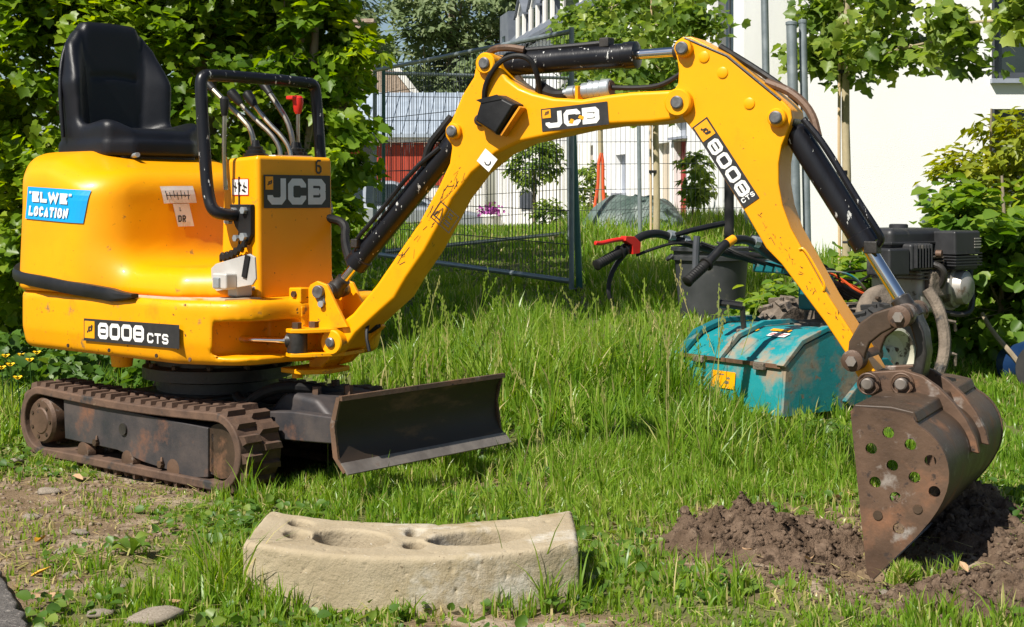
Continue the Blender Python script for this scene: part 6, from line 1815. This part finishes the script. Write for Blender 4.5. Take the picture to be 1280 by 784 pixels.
# depth lever on the hood
dlv = B().tube([(-0.15, 0.0, 0.33), (-0.16, 0.0, 0.39), (-0.165, 0.0, 0.455)], 0.012, 8).obj("depth_lever", M['oily'], TI)
B().tube([(-0.165, 0.0, 0.455), (-0.20, 0.035, 0.462), (-0.235, 0.07, 0.466)], 0.019, 10).obj("grip", M['black'], dlv)
B().box((-0.15, 0.0, 0.335), (0.06, 0.05, 0.04)).obj("lever_bracket", M['mud_iron'], dlv, bevel=0.006)
# tines under the hood
for k in range(5):
    y = -0.30 + 0.12 * k
    for q in range(4):
        a = q * math.pi / 2 + k * 0.5
        B().tube([(0.02, y, 0.16), (0.02 + 0.10 * math.cos(a), y, 0.16 + 0.10 * math.sin(a)), (0.02 + 0.14 * math.cos(a + 0.3), y + 0.03, 0.16 + 0.14 * math.sin(a + 0.3))], 0.010, 5).obj("tine", M['mud_iron'], TI)
B().cyl((0.02, 0.22, 0.16), (0.02, -0.36, 0.16), 0.022).obj("tine_shaft", M['mud_iron'], TI)
# wheels
for y, mt in ((-0.30, 'tyre'), (0.25, 'mud_iron')):
    sg = -1 if y < 0 else 1
    wt = B().lathe((0.41, y - sg * 0.06, 0.225), (0, sg, 0), [(0, 0.13), (0.0, 0.19), (0.02, 0.222), (0.10, 0.222), (0.12, 0.19), (0.12, 0.13), (0.06, 0.128), (0, 0.13)], 32, False).obj("wheel", M[mt], TI, sharp=30)
    lm_ = B().box((0, 0, 0), (0.022, 0.07, 0.022)).mesh("tread_lug")
    lm_.materials.append(M['tyre' if sg < 0 else 'mud_iron'])
    for i in range(18):
        a = 2 * math.pi * i / 18
        for side in (-1, 1):
            lo = link("tread_lug", lm_, None, wt)
            lo.matrix_local = Matrix.Translation((0.41 + 0.226 * math.cos(a + side * 0.08), y + side * 0.03, 0.225 + 0.226 * math.sin(a + side * 0.08))) @ Matrix.Rotation(-a, 4, 'Y') @ Matrix.Rotation(side * 0.5, 4, 'X')
    B().lathe((0.41, y + sg * 0.030, 0.225), (0, sg, 0), [(0, 0.128), (0.045, 0.135), (0.05, 0.12), (0.012, 0.10), (0.006, 0.05), (0.02, 0.045), (0.03, 0.02)], 28).obj("rim", M['cream'], wt, sharp=30)
    for i in range(4):
        a = math.pi / 4 + i * math.pi / 2
        p_ = Vector((0.41 + 0.045 * math.cos(a), y + sg * 0.043, 0.225 + 0.045 * math.sin(a)))
        B().cyl(p_, p_ + Vector((0, sg * 0.015, 0)), 0.010, n=6).obj("wheel_nut", M['rust_dark'], wt)
B().cyl((0.41, -0.24, 0.225), (0.41, 0.2, 0.225), 0.028).obj("axle", M['mud_iron'], TI)
# gearbox, crankcase
gbx = B().lathe((0.56, -0.13, 0.38), (0, -1, 0), [(0, 0.06), (0.0, 0.14), (0.05, 0.155), (0.09, 0.15), (0.11, 0.11), (0.12, 0.05)], 26)
gbx.box((0.52, 0.02, 0.30), (0.30, 0.22, 0.24)).box((0.30, 0.0, 0.30), (0.34, 0.14, 0.14)).box((0.74, 0.0, 0.36), (0.4, 0.24, 0.14))
GB = gbx.obj("gearbox", M['mud_iron'], TI, bevel=0.012)
for i in range(8):
    a = 2 * math.pi * i / 8
    p_ = Vector((0.56 + 0.135 * math.cos(a), -0.215, 0.38 + 0.135 * math.sin(a)))
    B().cyl(p_, p_ + Vector((0, -0.025, 0)), 0.010, n=6).obj("gearbox_bolt", M['rust_dark'], GB)
en = B().box((1.02, 0.0, 0.50), (0.30, 0.30, 0.24))
EN = en.obj("crankcase", M['alu'], TI, bevel=0.03, seg=3)
B().lathe((1.12, -0.14, 0.50), (0.25, -1, 0.0), [(0, 0.10), (0.03, 0.10), (0.04, 0.085), (0.08, 0.08), (0.10, 0.05)], 22).obj("cover_casting", M['alu'], EN, sharp=35)
B().box((0.965, -0.165, 0.52), (0.12, 0.05, 0.13)).obj("valve_cover", M['mud_iron'], EN, bevel=0.015)
for i in range(7):
    B().box((0.98, -0.02, 0.545 + 0.017 * i), (0.27, 0.31, 0.006)).obj("cooling_fin", M['mud_iron'], EN)
B().tube([(0.93, -0.17, 0.62), (0.955, -0.215, 0.60), (0.975, -0.215, 0.55), (0.98, -0.18, 0.51)], 0.017, 10, smooth=2).obj("exhaust_elbow", M['oily'], EN)
B().box((1.17, 0.02, 0.60), (0.10, 0.32, 0.28)).obj("fan_shroud", M['engine_black'], TI, bevel=0.03, seg=3)
ta = B().box((0.90, 0.02, 0.735), (0.40, 0.28, 0.10))
TA = ta.obj("fuel_tank", M['engine_black'], TI, bevel=0.03, seg=3)
B().lathe((0.93, 0.02, 0.782), (0, 0, 1), [(0, 0.045), (0.018, 0.045), (0.022, 0.038)], 18).obj("tank_cap", M['engine_black'], TA, sharp=30)
B().box((0.90, 0.02, 0.716), (0.415, 0.295, 0.012)).obj("tank_seam", M['engine_black'], TA, bevel=0.003)
mf_ = B().box((0.86, -0.14, 0.65), (0.17, 0.07, 0.13))
MF = mf_.obj("muffler", M['engine_black'], TI, bevel=0.015)
for i in range(6):
    B().box((0.80 + 0.022 * i, -0.182, 0.655), (0.009, 0.02, 0.11)).obj("guard_bar", M['engine_black'], MF, bevel=0.003)
B().cyl((0.955, -0.18, 0.665), (0.965, -0.205, 0.665), 0.018).obj("exhaust_outlet", M['rust'], MF)
B().box((0.70, -0.10, 0.63), (0.15, 0.14, 0.13)).obj("control_box", M['engine_black'], TI, bevel=0.012)
af = B().box((1.12, -0.17, 0.715), (0.20, 0.14, 0.115))
AF = af.obj("air_filter", M['engine_black'], TI, bevel=0.012)
B().box((1.12, -0.17, 0.62), (0.18, 0.125, 0.07)).obj("filter_base", M['engine_black'], AF, bevel=0.01)
for i in range(5):
    B().box((1.12, -0.172, 0.645 - 0.014 * i + 0.02), (0.206, 0.148, 0.006)).obj("louvre", M['engine_black'], AF)
for i in range(4):
    B().box((1.19 , -0.243, 0.735 - 0.014 * i), (0.05, 0.004, 0.006)).obj("molded_mark", M['alu'], AF)
B().tube([(0.98, -0.10, 0.40), (1.14, -0.20, 0.36), (1.22, -0.20, 0.40), (1.25, -0.15, 0.56), (1.33, -0.12, 0.62), (1.36, -0.02, 0.60)], 0.015, 8, smooth=2).obj("bumper_bar", M['oily'], TI)
B().tube([(1.30, -0.10, 0.62), (1.37, -0.10, 0.63), (1.42, -0.08, 0.615)], 0.018, 8).obj("recoil_grip", M['engine_black'], TI)
B().tube([(0.86, -0.20, 0.50), (0.88, -0.26, 0.40), (0.87, -0.30, 0.25), (0.82, -0.30, 0.12), (0.78, -0.28, 0.05)], 0.028, 10, smooth=2).obj("support_leg", M['mud_iron'], TI)
B().tube([(0.88, -0.28, 0.36), (0.93, -0.30, 0.35), (0.95, -0.29, 0.31)], 0.010, 6).obj("tie_hook", M['mud_iron'], TI)
B().tube([(0.85, -0.30, 0.22), (0.91, -0.32, 0.20), (0.92, -0.31, 0.15)], 0.010, 6).obj("tie_hook", M['mud_iron'], TI)
# cables and wires
for k in range(9):
    R = random.Random(90 + k)
    mt = ['rubber_hose', 'rubber_hose', 'rubber_hose', 'strap', 'teal'][k % 5]
    p0_ = Vector((0.20 + 0.05 * R.random(), -0.12 + 0.16 * R.random(), 0.60))
    B().tube([p0_, p0_ + Vector((0.16, R.uniform(-0.08, 0.08), R.uniform(-0.06, 0.06))), Vector((0.50, R.uniform(-0.15, 0.1), R.uniform(0.42, 0.58))), Vector((0.72, R.uniform(-0.15, 0.1), R.uniform(0.45, 0.62)))], 0.006, 6, smooth=2).obj("cable", M[mt], TI)
# handlebars
hb = B()
hb.tube([(-0.656, 0.25, 0.692), (-0.60, 0.25, 0.725), (-0.54, 0.25, 0.760), (-0.48, 0.25, 0.772), (-0.417, 0.25, 0.772), (-0.33, 0.235, 0.742), (-0.20, 0.17, 0.70), (0.0, 0.10, 0.655), (0.35, 0.06, 0.56), (0.6, 0.05, 0.46)], 0.0185, 12, smooth=2)
hb.tube([(-0.63, -0.25, 0.660), (-0.575, -0.25, 0.700), (-0.53, -0.25, 0.738), (-0.47, -0.25, 0.757), (-0.40, -0.25, 0.757), (-0.33, -0.235, 0.735), (-0.20, -0.17, 0.69), (0.0, -0.10, 0.645), (0.35, -0.05, 0.55), (0.6, -0.03, 0.46)], 0.0185, 12, smooth=2)
hb.tube([(-0.10, 0.15, 0.68), (-0.10, -0.15, 0.675)], 0.014, 8)
HBR = hb.obj("handlebar", M['black'], TI, sharp=60)
for sg, a_, b_ in ((1, (-0.792, 0.25, 0.640), (-0.650, 0.25, 0.697)), (-1, (-0.742, -0.25, 0.590), (-0.625, -0.25, 0.664))):
    a_, b_ = Vector(a_), Vector(b_)
    d_ = (b_ - a_)
    prof_ = [(0, 0.014), (0.004, 0.024), (0.012, 0.024)]
    for i in range(8):
        prof_ += [(0.016 + i * 0.0125, 0.0205), (0.022 + i * 0.0125, 0.0225)]
    prof_ += [(d_.length - 0.012, 0.021), (d_.length - 0.01, 0.030), (d_.length, 0.030), (d_.length + 0.002, 0.018)]
    B().lathe(a_, d_, prof_, 16).obj("hand_grip", M['rubber_hose'], TI, sharp=25)
# red clutch lever on the far grip, black lever below
rl = B()
rl.tube([(-0.60, 0.235, 0.728), (-0.64, 0.235, 0.752), (-0.70, 0.24, 0.748), (-0.765, 0.245, 0.735), (-0.80, 0.245, 0.737)], 0.010, 8, smooth=2)
rl.prism([(-0.57, 0.69), (-0.565, 0.735), (-0.60, 0.762), (-0.65, 0.765), (-0.655, 0.745), (-0.615, 0.725), (-0.61, 0.685)], ty_, 0.215, 0.252)
rl.obj("red_lever", M['d_red'], TI, bevel=0.005)
B().tube([(-0.595, 0.27, 0.70), (-0.655, 0.28, 0.64), (-0.69, 0.28, 0.58), (-0.705, 0.27, 0.52), (-0.70, 0.265, 0.495)], [0.013, 0.009], 8, smooth=2).obj("black_lever", M['black'], TI)
B().lathe((-0.63, 0.25, 0.705), (0.92, 0, 0.39), [(0, 0.026), (0.03, 0.026), (0.032, 0.02)], 12).obj("lever_clamp", M['oily'], TI)
B().tube([(-0.57, 0.24, 0.68), (-0.48, 0.22, 0.71), (-0.38, 0.19, 0.735), (-0.25, 0.15, 0.72)], 0.007, 6, smooth=2).obj("cable", M['rubber_hose'], TI)
B().tube([(-0.36, 0.22, 0.765), (-0.28, 0.20, 0.785), (-0.12, 0.16, 0.815)], [0.011, 0.014], 8).obj("gear_lever", M['black'], TI)
B().tube([(-0.37, -0.22, 0.75), (-0.30, -0.20, 0.757), (-0.18, -0.16, 0.765)], 0.011, 8).obj("gear_lever", M['black'], TI)
B().lathe((-0.515, -0.25, 0.741), (0.8, 0, 0.35), [(0, 0.0195), (0.045, 0.0195)], 14).obj("yellow_tape", M['d_yellow'], TI)
for q in ((-0.38, 0.24, 0.765), (-0.35, -0.24, 0.748), (-0.31, 0.225, 0.742)):
    B().lathe(q, (1, -0.1, -0.2), [(0, 0.024), (0.03, 0.024), (0.034, 0.018)], 10).obj("bar_clamp", M['steel'], TI, sharp=30)
B().tube([(-0.42, 0.03, 0.62), (-0.415, 0.03, 0.72), (-0.41, 0.03, 0.765)], 0.015, 8).obj("steering_lever", M['frame_dark'], TI)
for k in range(4):
    B().tube([(-0.40 + 0.05 * k, 0.22 - 0.05 * k, 0.735), (-0.2, 0.12 - 0.06 * k, 0.70 - 0.01 * k), (0.1, 0.05 - 0.05 * k, 0.60), (0.4, 0.03 - 0.03 * k, 0.52)], 0.006, 6, smooth=2).obj("cable", M['rubber_hose'], TI)
cbx = B().box((-0.16, -0.165, 0.715), (0.22, 0.06, 0.07), Matrix.Rotation(0.22, 3, 'Y')).obj("control_panel", M['black'], TI, bevel=0.008)
fp2 = planemap((-0.175, -0.1955, 0.695), (1, 0, -0.22), (0.22, 0, 1))
printed("yellow_plate", rect(0, 0, 0.032, 0.042), fp2, 0.002, M['d_yellow'], cbx)
printed("grey_plate", rect(0.038, 0, 0.07, 0.042), fp2, 0.002, M['d_grey'], cbx)
printed("pictogram", stroke([(0.008, 0.008), (0.008, 0.034), (0.024, 0.021)], 0.005) + stroke([(0.044, 0.008), (0.054, 0.034), (0.064, 0.008)], 0.005), fp2, 0.003, M['d_black'], cbx)
B().box((0.05, 0.0, 0.62), (0.10, 0.20, 0.05)).obj("handle_head", M['teal_dark'], TI, bevel=0.01)
B().box((0.28, -0.03, 0.50), (0.12, 0.12, 0.16)).obj("handle_column", M['teal_dark'], TI, bevel=0.015)

# things lying under the bush at the right
z_ = float(gz(2.42, 7.1))
b_ = thing("blue_tub", "dark blue plastic tub lying half hidden under the right bush", "tub", (2.46, 7.4, z_ + 0.05), 0.4)
B().lathe((0, -0.14, 0), (0.15, -1, 0.25), [(0, 0.10), (0.22, 0.125), (0.225, 0.14), (0.245, 0.14), (0.247, 0.12), (0.05, 0.095)], 28).obj("shell", M['blue_tub'], b_, sharp=30)
B().tube([(-0.12, -0.36, 0.08), (-0.05, -0.43, -0.02), (0.06, -0.43, -0.02), (0.13, -0.36, 0.06)], 0.006, 6, smooth=2).obj("carry_handle", M['steel'], b_)
t_ = thing("loose_tyre", "black rubber wheel lying at the right edge by the blue tub", "wheel", (2.50, 6.72, float(gz(2.5, 6.7)) + 0.11), 0.2)
B().lathe((0.02, 0, 0), (-1, -0.5, 0.1), [(0, 0.06), (0, 0.105), (0.02, 0.12), (0.11, 0.12), (0.13, 0.105), (0.13, 0.06)], 26).obj("tyre", M['tyre'], t_, sharp=30)
B().lathe((-0.02, 0, 0), (-1, -0.5, 0.1), [(0, 0.058), (0.09, 0.058), (0.095, 0.03)], 18).obj("hub", M['rust_dark'], t_)
br_ = B()
limb(br_, (2.40, 7.35, 0.34), (2.50, 7.05, 0.10), 0.011, 0.015, 7, 0.15, 3)
br_.obj("broken_branch", M['bark'], None, label="brown bare branch leaning beside the blue tub", category="branch")

# ================================================================ weeds and buttercups
def weed(label, px, py, n, L, w, sd, rise=0.6, group=None, cat="weed"):
    x, y, z = ground_at(px, py)
    t = thing("broadleaf_weed", label, cat, (x, y, z), 0)
    R = random.Random(sd)
    for k in range(n):
        a = 2 * math.pi * k / n + R.uniform(-0.4, 0.4)
        l_ = L * R.uniform(0.6, 1.1)
        rs_ = rise * R.uniform(0.6, 1.3)
        v, f = [], []
        m = 6
        for i in range(m + 1):
            q = i / m
            r_ = l_ * q
            h_ = l_ * rs_ * (q - 0.75 * q * q) * 1.6
            ww = w * math.sin(math.pi * min(1, 0.08 + q * 0.92)) ** 0.8 * (0.35 + 0.65 * min(1, q * 2.2))
            c_ = Vector((math.cos(a) * r_, math.sin(a) * r_, h_))
            sd_ = Vector((-math.sin(a), math.cos(a), 0)) * ww
            v += [c_ - sd_ + Vector((0, 0, ww * 0.35)), c_, c_ + sd_ + Vector((0, 0, ww * 0.35))]
        for i in range(m):
            f += [(3 * i, 3 * i + 1, 3 * i + 4, 3 * i + 3), (3 * i + 1, 3 * i + 2, 3 * i + 5, 3 * i + 4)]
        me_ = np_mesh("leaf", v, [np.array(f)], tint=np.full(len(v), R.uniform(0.55, 1.0)), smooth=True)
        link("leaf", me_, M['weed_leaf'], t)
    return t
weed("pale broad leaved weed rising from the thin grass left of the concrete block", 165, 694, 5, 0.085, 0.020, 4, 1.0)
weed("low plantain rosette nearer the track left of the concrete block", 240, 640, 7, 0.06, 0.012, 5, 0.5)
weed("tall dock plant with pale leaves in long grass behind the dozer blade", 628, 492, 8, 0.26, 0.035, 6, 1.5)
weed("dandelion rosette in the short grass behind the concrete block", 395, 648, 8, 0.09, 0.012, 7, 0.6)
weed("small weed with rounded leaves against the front of the concrete block", 375, 760, 6, 0.045, 0.014, 8, 0.9)

def stem_flower(px, py, h, lab):
    x, y, z = ground_at(px, py, h)
    t = thing("buttercup", lab, "flower", (x, y, z), 0, "buttercups behind the track")
    B().tube([(0, 0, 0), (0.01, 0, h * 0.5), (0, 0, h)], 0.0025, 5).obj("stem", M['weed_leaf'], t)
    v, f = [(0, 0, h)], []
    for k in range(5):
        a = 2 * math.pi * k / 5
        i = len(v)
        for da, r_, dz in ((-0.35, 0.010, 0.004), (-0.55, 0.019, 0.011), (0.0, 0.023, 0.014), (0.55, 0.019, 0.011), (0.35, 0.010, 0.004)):
            v.append((r_ * math.cos(a + da) , r_ * math.sin(a + da), h + dz))
        f.append((0, i, i + 1, i + 2, i + 3, i + 4))
    me_ = bpy.data.meshes.new("petals")
    me_.from_pydata(v, [], f)
    link("petals", me_, M['buttercup'], t)
for px, py, lab in ((7, 447, "yellow buttercup at the left frame edge behind the track"), (13, 458, "yellow buttercup just below the one at the left frame edge"), (27, 447, "left yellow buttercup of the close trio above the track end"),
                     (37, 452, "middle yellow buttercup of the close trio above the track end"), (22, 475, "lowest yellow buttercup, nearest to the track end"), (2, 462, "yellow buttercup half cut by the left frame edge"),
                     (46, 444, "right yellow buttercup of the close trio above the track end"), (196, 436, "lone yellow buttercup below the model sticker and platform foot")):
    stem_flower(px, py, 0.24, lab)

n_ = 5200
wx, wy = rng.uniform(-2.75, -1.2, n_), rng.uniform(6.15, 7.5, n_)
okw = fbm(wx * 3, wy * 3, 66, 3) > 0.40
wx, wy = wx[okw], wy[okw]
hw = 0.22 * fbm(wx * 4, wy * 4, 67, 3) + 0.06
wzz = gz(wx, wy) + hw * rng.random(len(wx)) ** 0.5 * 1.2
leaves("weed_patch", np.stack([wx, wy, wzz], -1), np.array([0, -0.2, 0.8]) + rng.normal(size=(len(wx), 3)) * 0.45, 0.055 * rng.uniform(0.6, 1.3, len(wx)), 'maple', M['weed_leaf'], None,
       np.clip(rng.normal(0.5, 0.2, len(wx)), 0, 1), kind="stuff", label="leafy weeds growing along the foot of the hedge", category="weeds")

# ================================================================ grass
def rot_in(x, y):
    dx, dy = x + 1.078, y - 5.279
    return dx * 0.766 - dy * 0.643, dx * 0.643 + dy * 0.766
def allowed(x, y):
    u, v = rot_in(x, y)
    ok = ~((np.abs(v) < 0.40) & (np.abs(v) > 0.19) & (u > -0.67) & (u < 0.63))
    ok &= ~((np.abs(v) < 0.25) & (np.abs(u) < 0.40))
    bx, by = x + 0.232, y - 3.32
    yb = by + 0.10 * (1 - (bx / 0.39) ** 2)
    ok &= ~((np.abs(bx) < 0.39) & (yb > -0.005) & (yb < 0.35))
    lx = np.interp(y, [2.6, 2.92, 3.10, 3.26, 3.42, 3.56, 3.74, 3.98, 4.55], [-0.93, -0.99, -1.05, -1.12, -1.20, -1.285, -1.43, -1.66, -2.3])
    ok &= x > lx + 0.015
    ok &= ~(((x - 1.30) ** 2 + (y - 9.4) ** 2) < 0.2 ** 2)
    return ok
def glen(x, y):
    pn = fbm(x * 2.3, y * 2.3, 21, 3)
    L = 0.018 + 0.035 * np.clip(pn - 0.38, 0, 1) * 3
    left = sst(0.95, 0.6, x + 0.2 * (y - 6))
    mid = sst(5.1, 6.0, y) * sst(-1.0, -0.35, x) * left
    L = L + mid * (0.02 + 0.21 * np.clip((pn - 0.28) * 2.0, 0, 1))
    L = L + 0.035 * sst(4.2, 5.0, y) * sst(-0.2, 0.1, x) * sst(1.25, 0.9, x) * pn * 1.6
    L = L + 0.03 * sst(5.2, 6.5, y) * sst(0.6, 1.2, x)
    L = L + 0.10 * sst(5.2, 6.2, y) * sst(-0.9, -1.5, x)
    L = L * (1 - 0.55 * sst(7.8, 9.5, y) * sst(0.75, 0.45, x)) + sst(8.0, 9.5, y) * 0.02 + sst(9.5, 12, y) * 0.15 * sst(0.5, 1.0, x) + sst(14, 17, y) * 0.03
    # tufts round the block and along the near track
    u, v = rot_in(x, y)
    L = L * (1 - 0.6 * np.exp(-((v + 0.5) / 0.14) ** 2) * sst(-0.9, -0.6, u) * sst(0.75, 0.55, u)) + 0.06 * np.exp(-((v + 0.42) / 0.06) ** 2) * sst(0.45, 0.6, u) * sst(0.95, 0.75, u)
    bx, by = x + 0.232, y - 3.32
    yb = by + 0.10 * (1 - (bx / 0.39) ** 2)
    L = L + 0.035 * np.exp(-((yb + 0.04) / 0.07) ** 2) * (np.abs(bx) < 0.5) * sst(0.42, 0.62, fbm(x * 5, y * 5, 91, 2)) * 1.5
    b_ = bare(x, y)
    return L * (1 - 0.55 * b_)
def grass(name, n, xr, yr, width, lscale=1.0, tall=False, seed=0, keep=None):
    R = np.random.default_rng(seed)
    x, y = R.uniform(*xr, n), R.uniform(*yr, n)
    # gather into tufts
    cs = 0.10 if tall else 0.055
    tx_, ty2 = np.floor(x / cs), np.floor(y / cs)
    cx_, cy_ = (tx_ + _hash(tx_.astype(np.int64), ty2.astype(np.int64), 3)) * cs, (ty2 + _hash(tx_.astype(np.int64), ty2.astype(np.int64), 4)) * cs
    pull = R.uniform(0.0, 0.8, n) ** (0.6 if tall else 1.0)
    x, y = x + (cx_ - x) * pull, y + (cy_ - y) * pull
    b_ = bare(x, y)
    den = 0.55 + 0.9 * np.clip(fbm(x * 2.1, y * 2.1, 33, 3) - 0.25, 0, 1)
    ok = allowed(x, y) & (R.random(n) < den * (1 - b_) ** 1.5 + 0.02)
    # keep the view of the frame's sides tidy: only what the camera cone (plus a margin) can see
    ok &= np.abs(x) < y * 0.355 + 1.5
    if keep is not None:
        ok &= keep(x, y)
    x, y = x[ok], y[ok]
    m = len(x)
    L = glen(x, y) * R.uniform(0.55, 1.45, m) * lscale
    z = gz(x, y) - 0.004
    az = R.uniform(0, 2 * np.pi, m)
    lean = np.abs(R.normal(0.35, 0.3, m)).clip(0.02, 1.3)
    dx, dy = np.cos(az), np.sin(az)
    fa = R.uniform(0, np.pi, m)
    wx_, wy_ = np.cos(fa), np.sin(fa)
    w = width * R.uniform(0.6, 1.4, m)
    P0 = np.stack([x, y, z], -1)
    D = np.stack([dx, dy, np.zeros(m)], -1)
    Wv = np.stack([wx_, wy_, np.zeros(m)], -1) * w[:, None] / 2
    up = np.array([0, 0, 1.0])
    def at_(t):
        return P0 + up * (L * (t - 0.28 * lean * t * t * 1.1))[:, None] + D * (L * lean * t * t * 0.85)[:, None]
    tint = np.clip(0.36 + 0.42 * (fbm(x * 1.7, y * 1.7, 55, 3) - 0.2) + R.normal(0, 0.13, m), 0, 0.85)
    tint = np.where(R.random(m) < 0.09 + 0.2 * bare(x, y) + 0.10 * sst(0.55, 0.8, fbm(x * 1.2, y * 1.2, 58, 2)), R.uniform(0.85, 1.0, m), tint)
    if tall:
        V = np.stack([P0 - Wv, P0 + Wv, at_(0.4) - Wv * 0.95, at_(0.4) + Wv * 0.95, at_(0.75) - Wv * 0.6, at_(0.75) + Wv * 0.6, at_(1.0)], 1)
        k = np.arange(m)[:, None] * 7
        q = np.concatenate([k + np.array([[0, 1, 3, 2]]), k + np.array([[2, 3, 5, 4]])])
        t3 = k + np.array([[4, 5, 6]])
        nv = 7
    else:
        V = np.stack([P0 - Wv, P0 + Wv, at_(0.6) - Wv * 0.8, at_(0.6) + Wv * 0.8, at_(1.0)], 1)
        k = np.arange(m)[:, None] * 5
        q = k + np.array([[0, 1, 3, 2]])
        t3 = k + np.array([[2, 3, 4]])
        nv = 5
    me_ = np_mesh(name, V.reshape(-1, 3), [q, t3], tint=np.repeat(tint, nv))
    return link(name, me_, M['grass'], None, kind="stuff")
grass("lawn_grass", 265000, (-2.4, 3.0), (2.7, 5.3), 0.0050, seed=1)
grass("meadow_grass", 120000, (-3.2, 3.9), (5.3, 8.2), 0.0080, tall=True, seed=2)
grass("long_grass", 70000, (-4.0, 4.6), (8.2, 13.0), 0.010, tall=True, seed=3)
grass("distant_grass", 60000, (-6.0, 7.0), (13.0, 21.5), 0.017, seed=4)
# tufts standing out of the lawn: longer blades here and there
def tuft_mask(x, y):
    return (fbm(x * 4.5, y * 4.5, 71, 2) > 0.60) & (bare(x, y) < 0.5)
grass("grass_tufts", 52000, (-1.7, 1.9), (2.75, 5.4), 0.0048, lscale=2.3, tall=True, seed=5, keep=tuft_mask)
grass("bucket_tuft", 9000, (0.90, 1.06), (3.42, 3.56), 0.0050, lscale=4.2, tall=True, seed=6)
# small broad leaves woven through the turf
n_ = 15000
wx, wy = rng.uniform(-1.9, 2.0, n_), rng.uniform(2.8, 6.6, n_)
okw = (fbm(wx * 2.6, wy * 2.6, 166, 3) > 0.50) & allowed(wx, wy) & (bare(wx, wy) < 0.55) & (np.abs(wx) < wy * 0.355 + 0.9)
wx, wy = wx[okw], wy[okw]
leaves("lawn_weeds", np.stack([wx, wy, gz(wx, wy) + rng.uniform(0.006, 0.035, len(wx))], -1), np.array([0, -0.25, 0.8]) + rng.normal(size=(len(wx), 3)) * 0.4, 0.026 * rng.uniform(0.5, 1.4, len(wx)), 'round', M['weed_leaf'], None,
       np.clip(rng.normal(0.6, 0.2, len(wx)), 0, 1), kind="stuff", label="small broad leaved weeds woven through the lawn", category="weeds")
# dry straw and thatch lying in the turf
R = np.random.default_rng(18)
n_ = 9000
x, y = R.uniform(-1.9, 1.7, n_), R.uniform(2.8, 5.6, n_)
ok = allowed(x, y) & (R.random(n_) < 0.25 + 0.75 * sst(0.45, 0.7, fbm(x * 1.9, y * 1.9, 58, 3))) & (np.abs(x) < y * 0.355 + 0.9)
x, y = x[ok], y[ok]
m = len(x)
z = gz(x, y) + R.uniform(0.002, 0.022, m)
a, L_ = R.uniform(0, 6.28, m), R.uniform(0.015, 0.06, m)
D = np.stack([np.cos(a) * L_, np.sin(a) * L_, R.normal(0, 0.12, m) * L_], -1)
Wv = np.stack([-np.sin(a), np.cos(a), np.zeros(m)], -1) * R.uniform(0.0008, 0.0022, m)[:, None]
P0 = np.stack([x, y, z], -1)
V = np.stack([P0 - Wv, P0 + Wv, P0 + D + Wv, P0 + D - Wv], 1)
link("dry_straw", np_mesh("straw", V.reshape(-1, 3), [np.arange(4 * m).reshape(m, 4)], tint=np.repeat(R.uniform(0.86, 1.0, m), 4)), M['grass'], None, kind="stuff", label="dry straw lying in the turf", category="straw")
# seeding stems
R = np.random.default_rng(8)
sv, sf, stt = [], [], []
for i in range(120):
    x, y = R.uniform(-0.75, 0.95), R.uniform(4.8, 7.8)
    if R.random() < 0.03:
        x, y = R.uniform(-0.9, 0.2), R.uniform(4.2, 4.8)
    if not bool(allowed(np.array(x), np.array(y))):
        continue
    h_ = R.uniform(0.28, 0.55) * (0.75 if y < 5 else 1)
    z = float(gz(x, y))
    a, ln = R.uniform(0, 6.28), R.uniform(0.05, 0.45)
    pts_ = [np.array([x + math.cos(a) * ln * h_ * t * t, y + math.sin(a) * ln * h_ * t * t, z + h_ * t]) for t in (0, 0.5, 0.85, 1.0)]
    k = len(sv)
    for j, p_ in enumerate(pts_):
        w_ = [0.0022, 0.0018, 0.0013, 0.0008][j]
        sv += [p_ - np.array([w_, 0, 0]), p_ + np.array([w_, 0, 0])]
    for j in range(3):
        sf.append((k + 2 * j, k + 2 * j + 1, k + 2 * j + 3, k + 2 * j + 2))
    tn = R.uniform(0.55, 0.95)
    for j in range(16):
        t = 0.74 + 0.26 * j / 15
        c_ = pts_[0] + (pts_[3] - pts_[0]) * t
        c_ = np.array([x + math.cos(a) * ln * h_ * t * t, y + math.sin(a) * ln * h_ * t * t, z + h_ * t]) + R.normal(0, 0.0045, 3)
        k2 = len(sv)
        sv += [c_ + np.array([0, 0, -0.009]), c_ + np.array([0.0032, 0.001, 0]), c_ + np.array([0, 0, 0.010]), c_ + np.array([-0.0032, -0.001, 0])]
        sf.append((k2, k2 + 1, k2 + 2, k2 + 3))
    stt += [tn] * (len(sv) - len(stt))
me = np_mesh("seeds", np.array(sv), [np.array(sf)], tint=np.array(stt))
link("seeding_grass", me, M['grass'], None, kind="stuff")
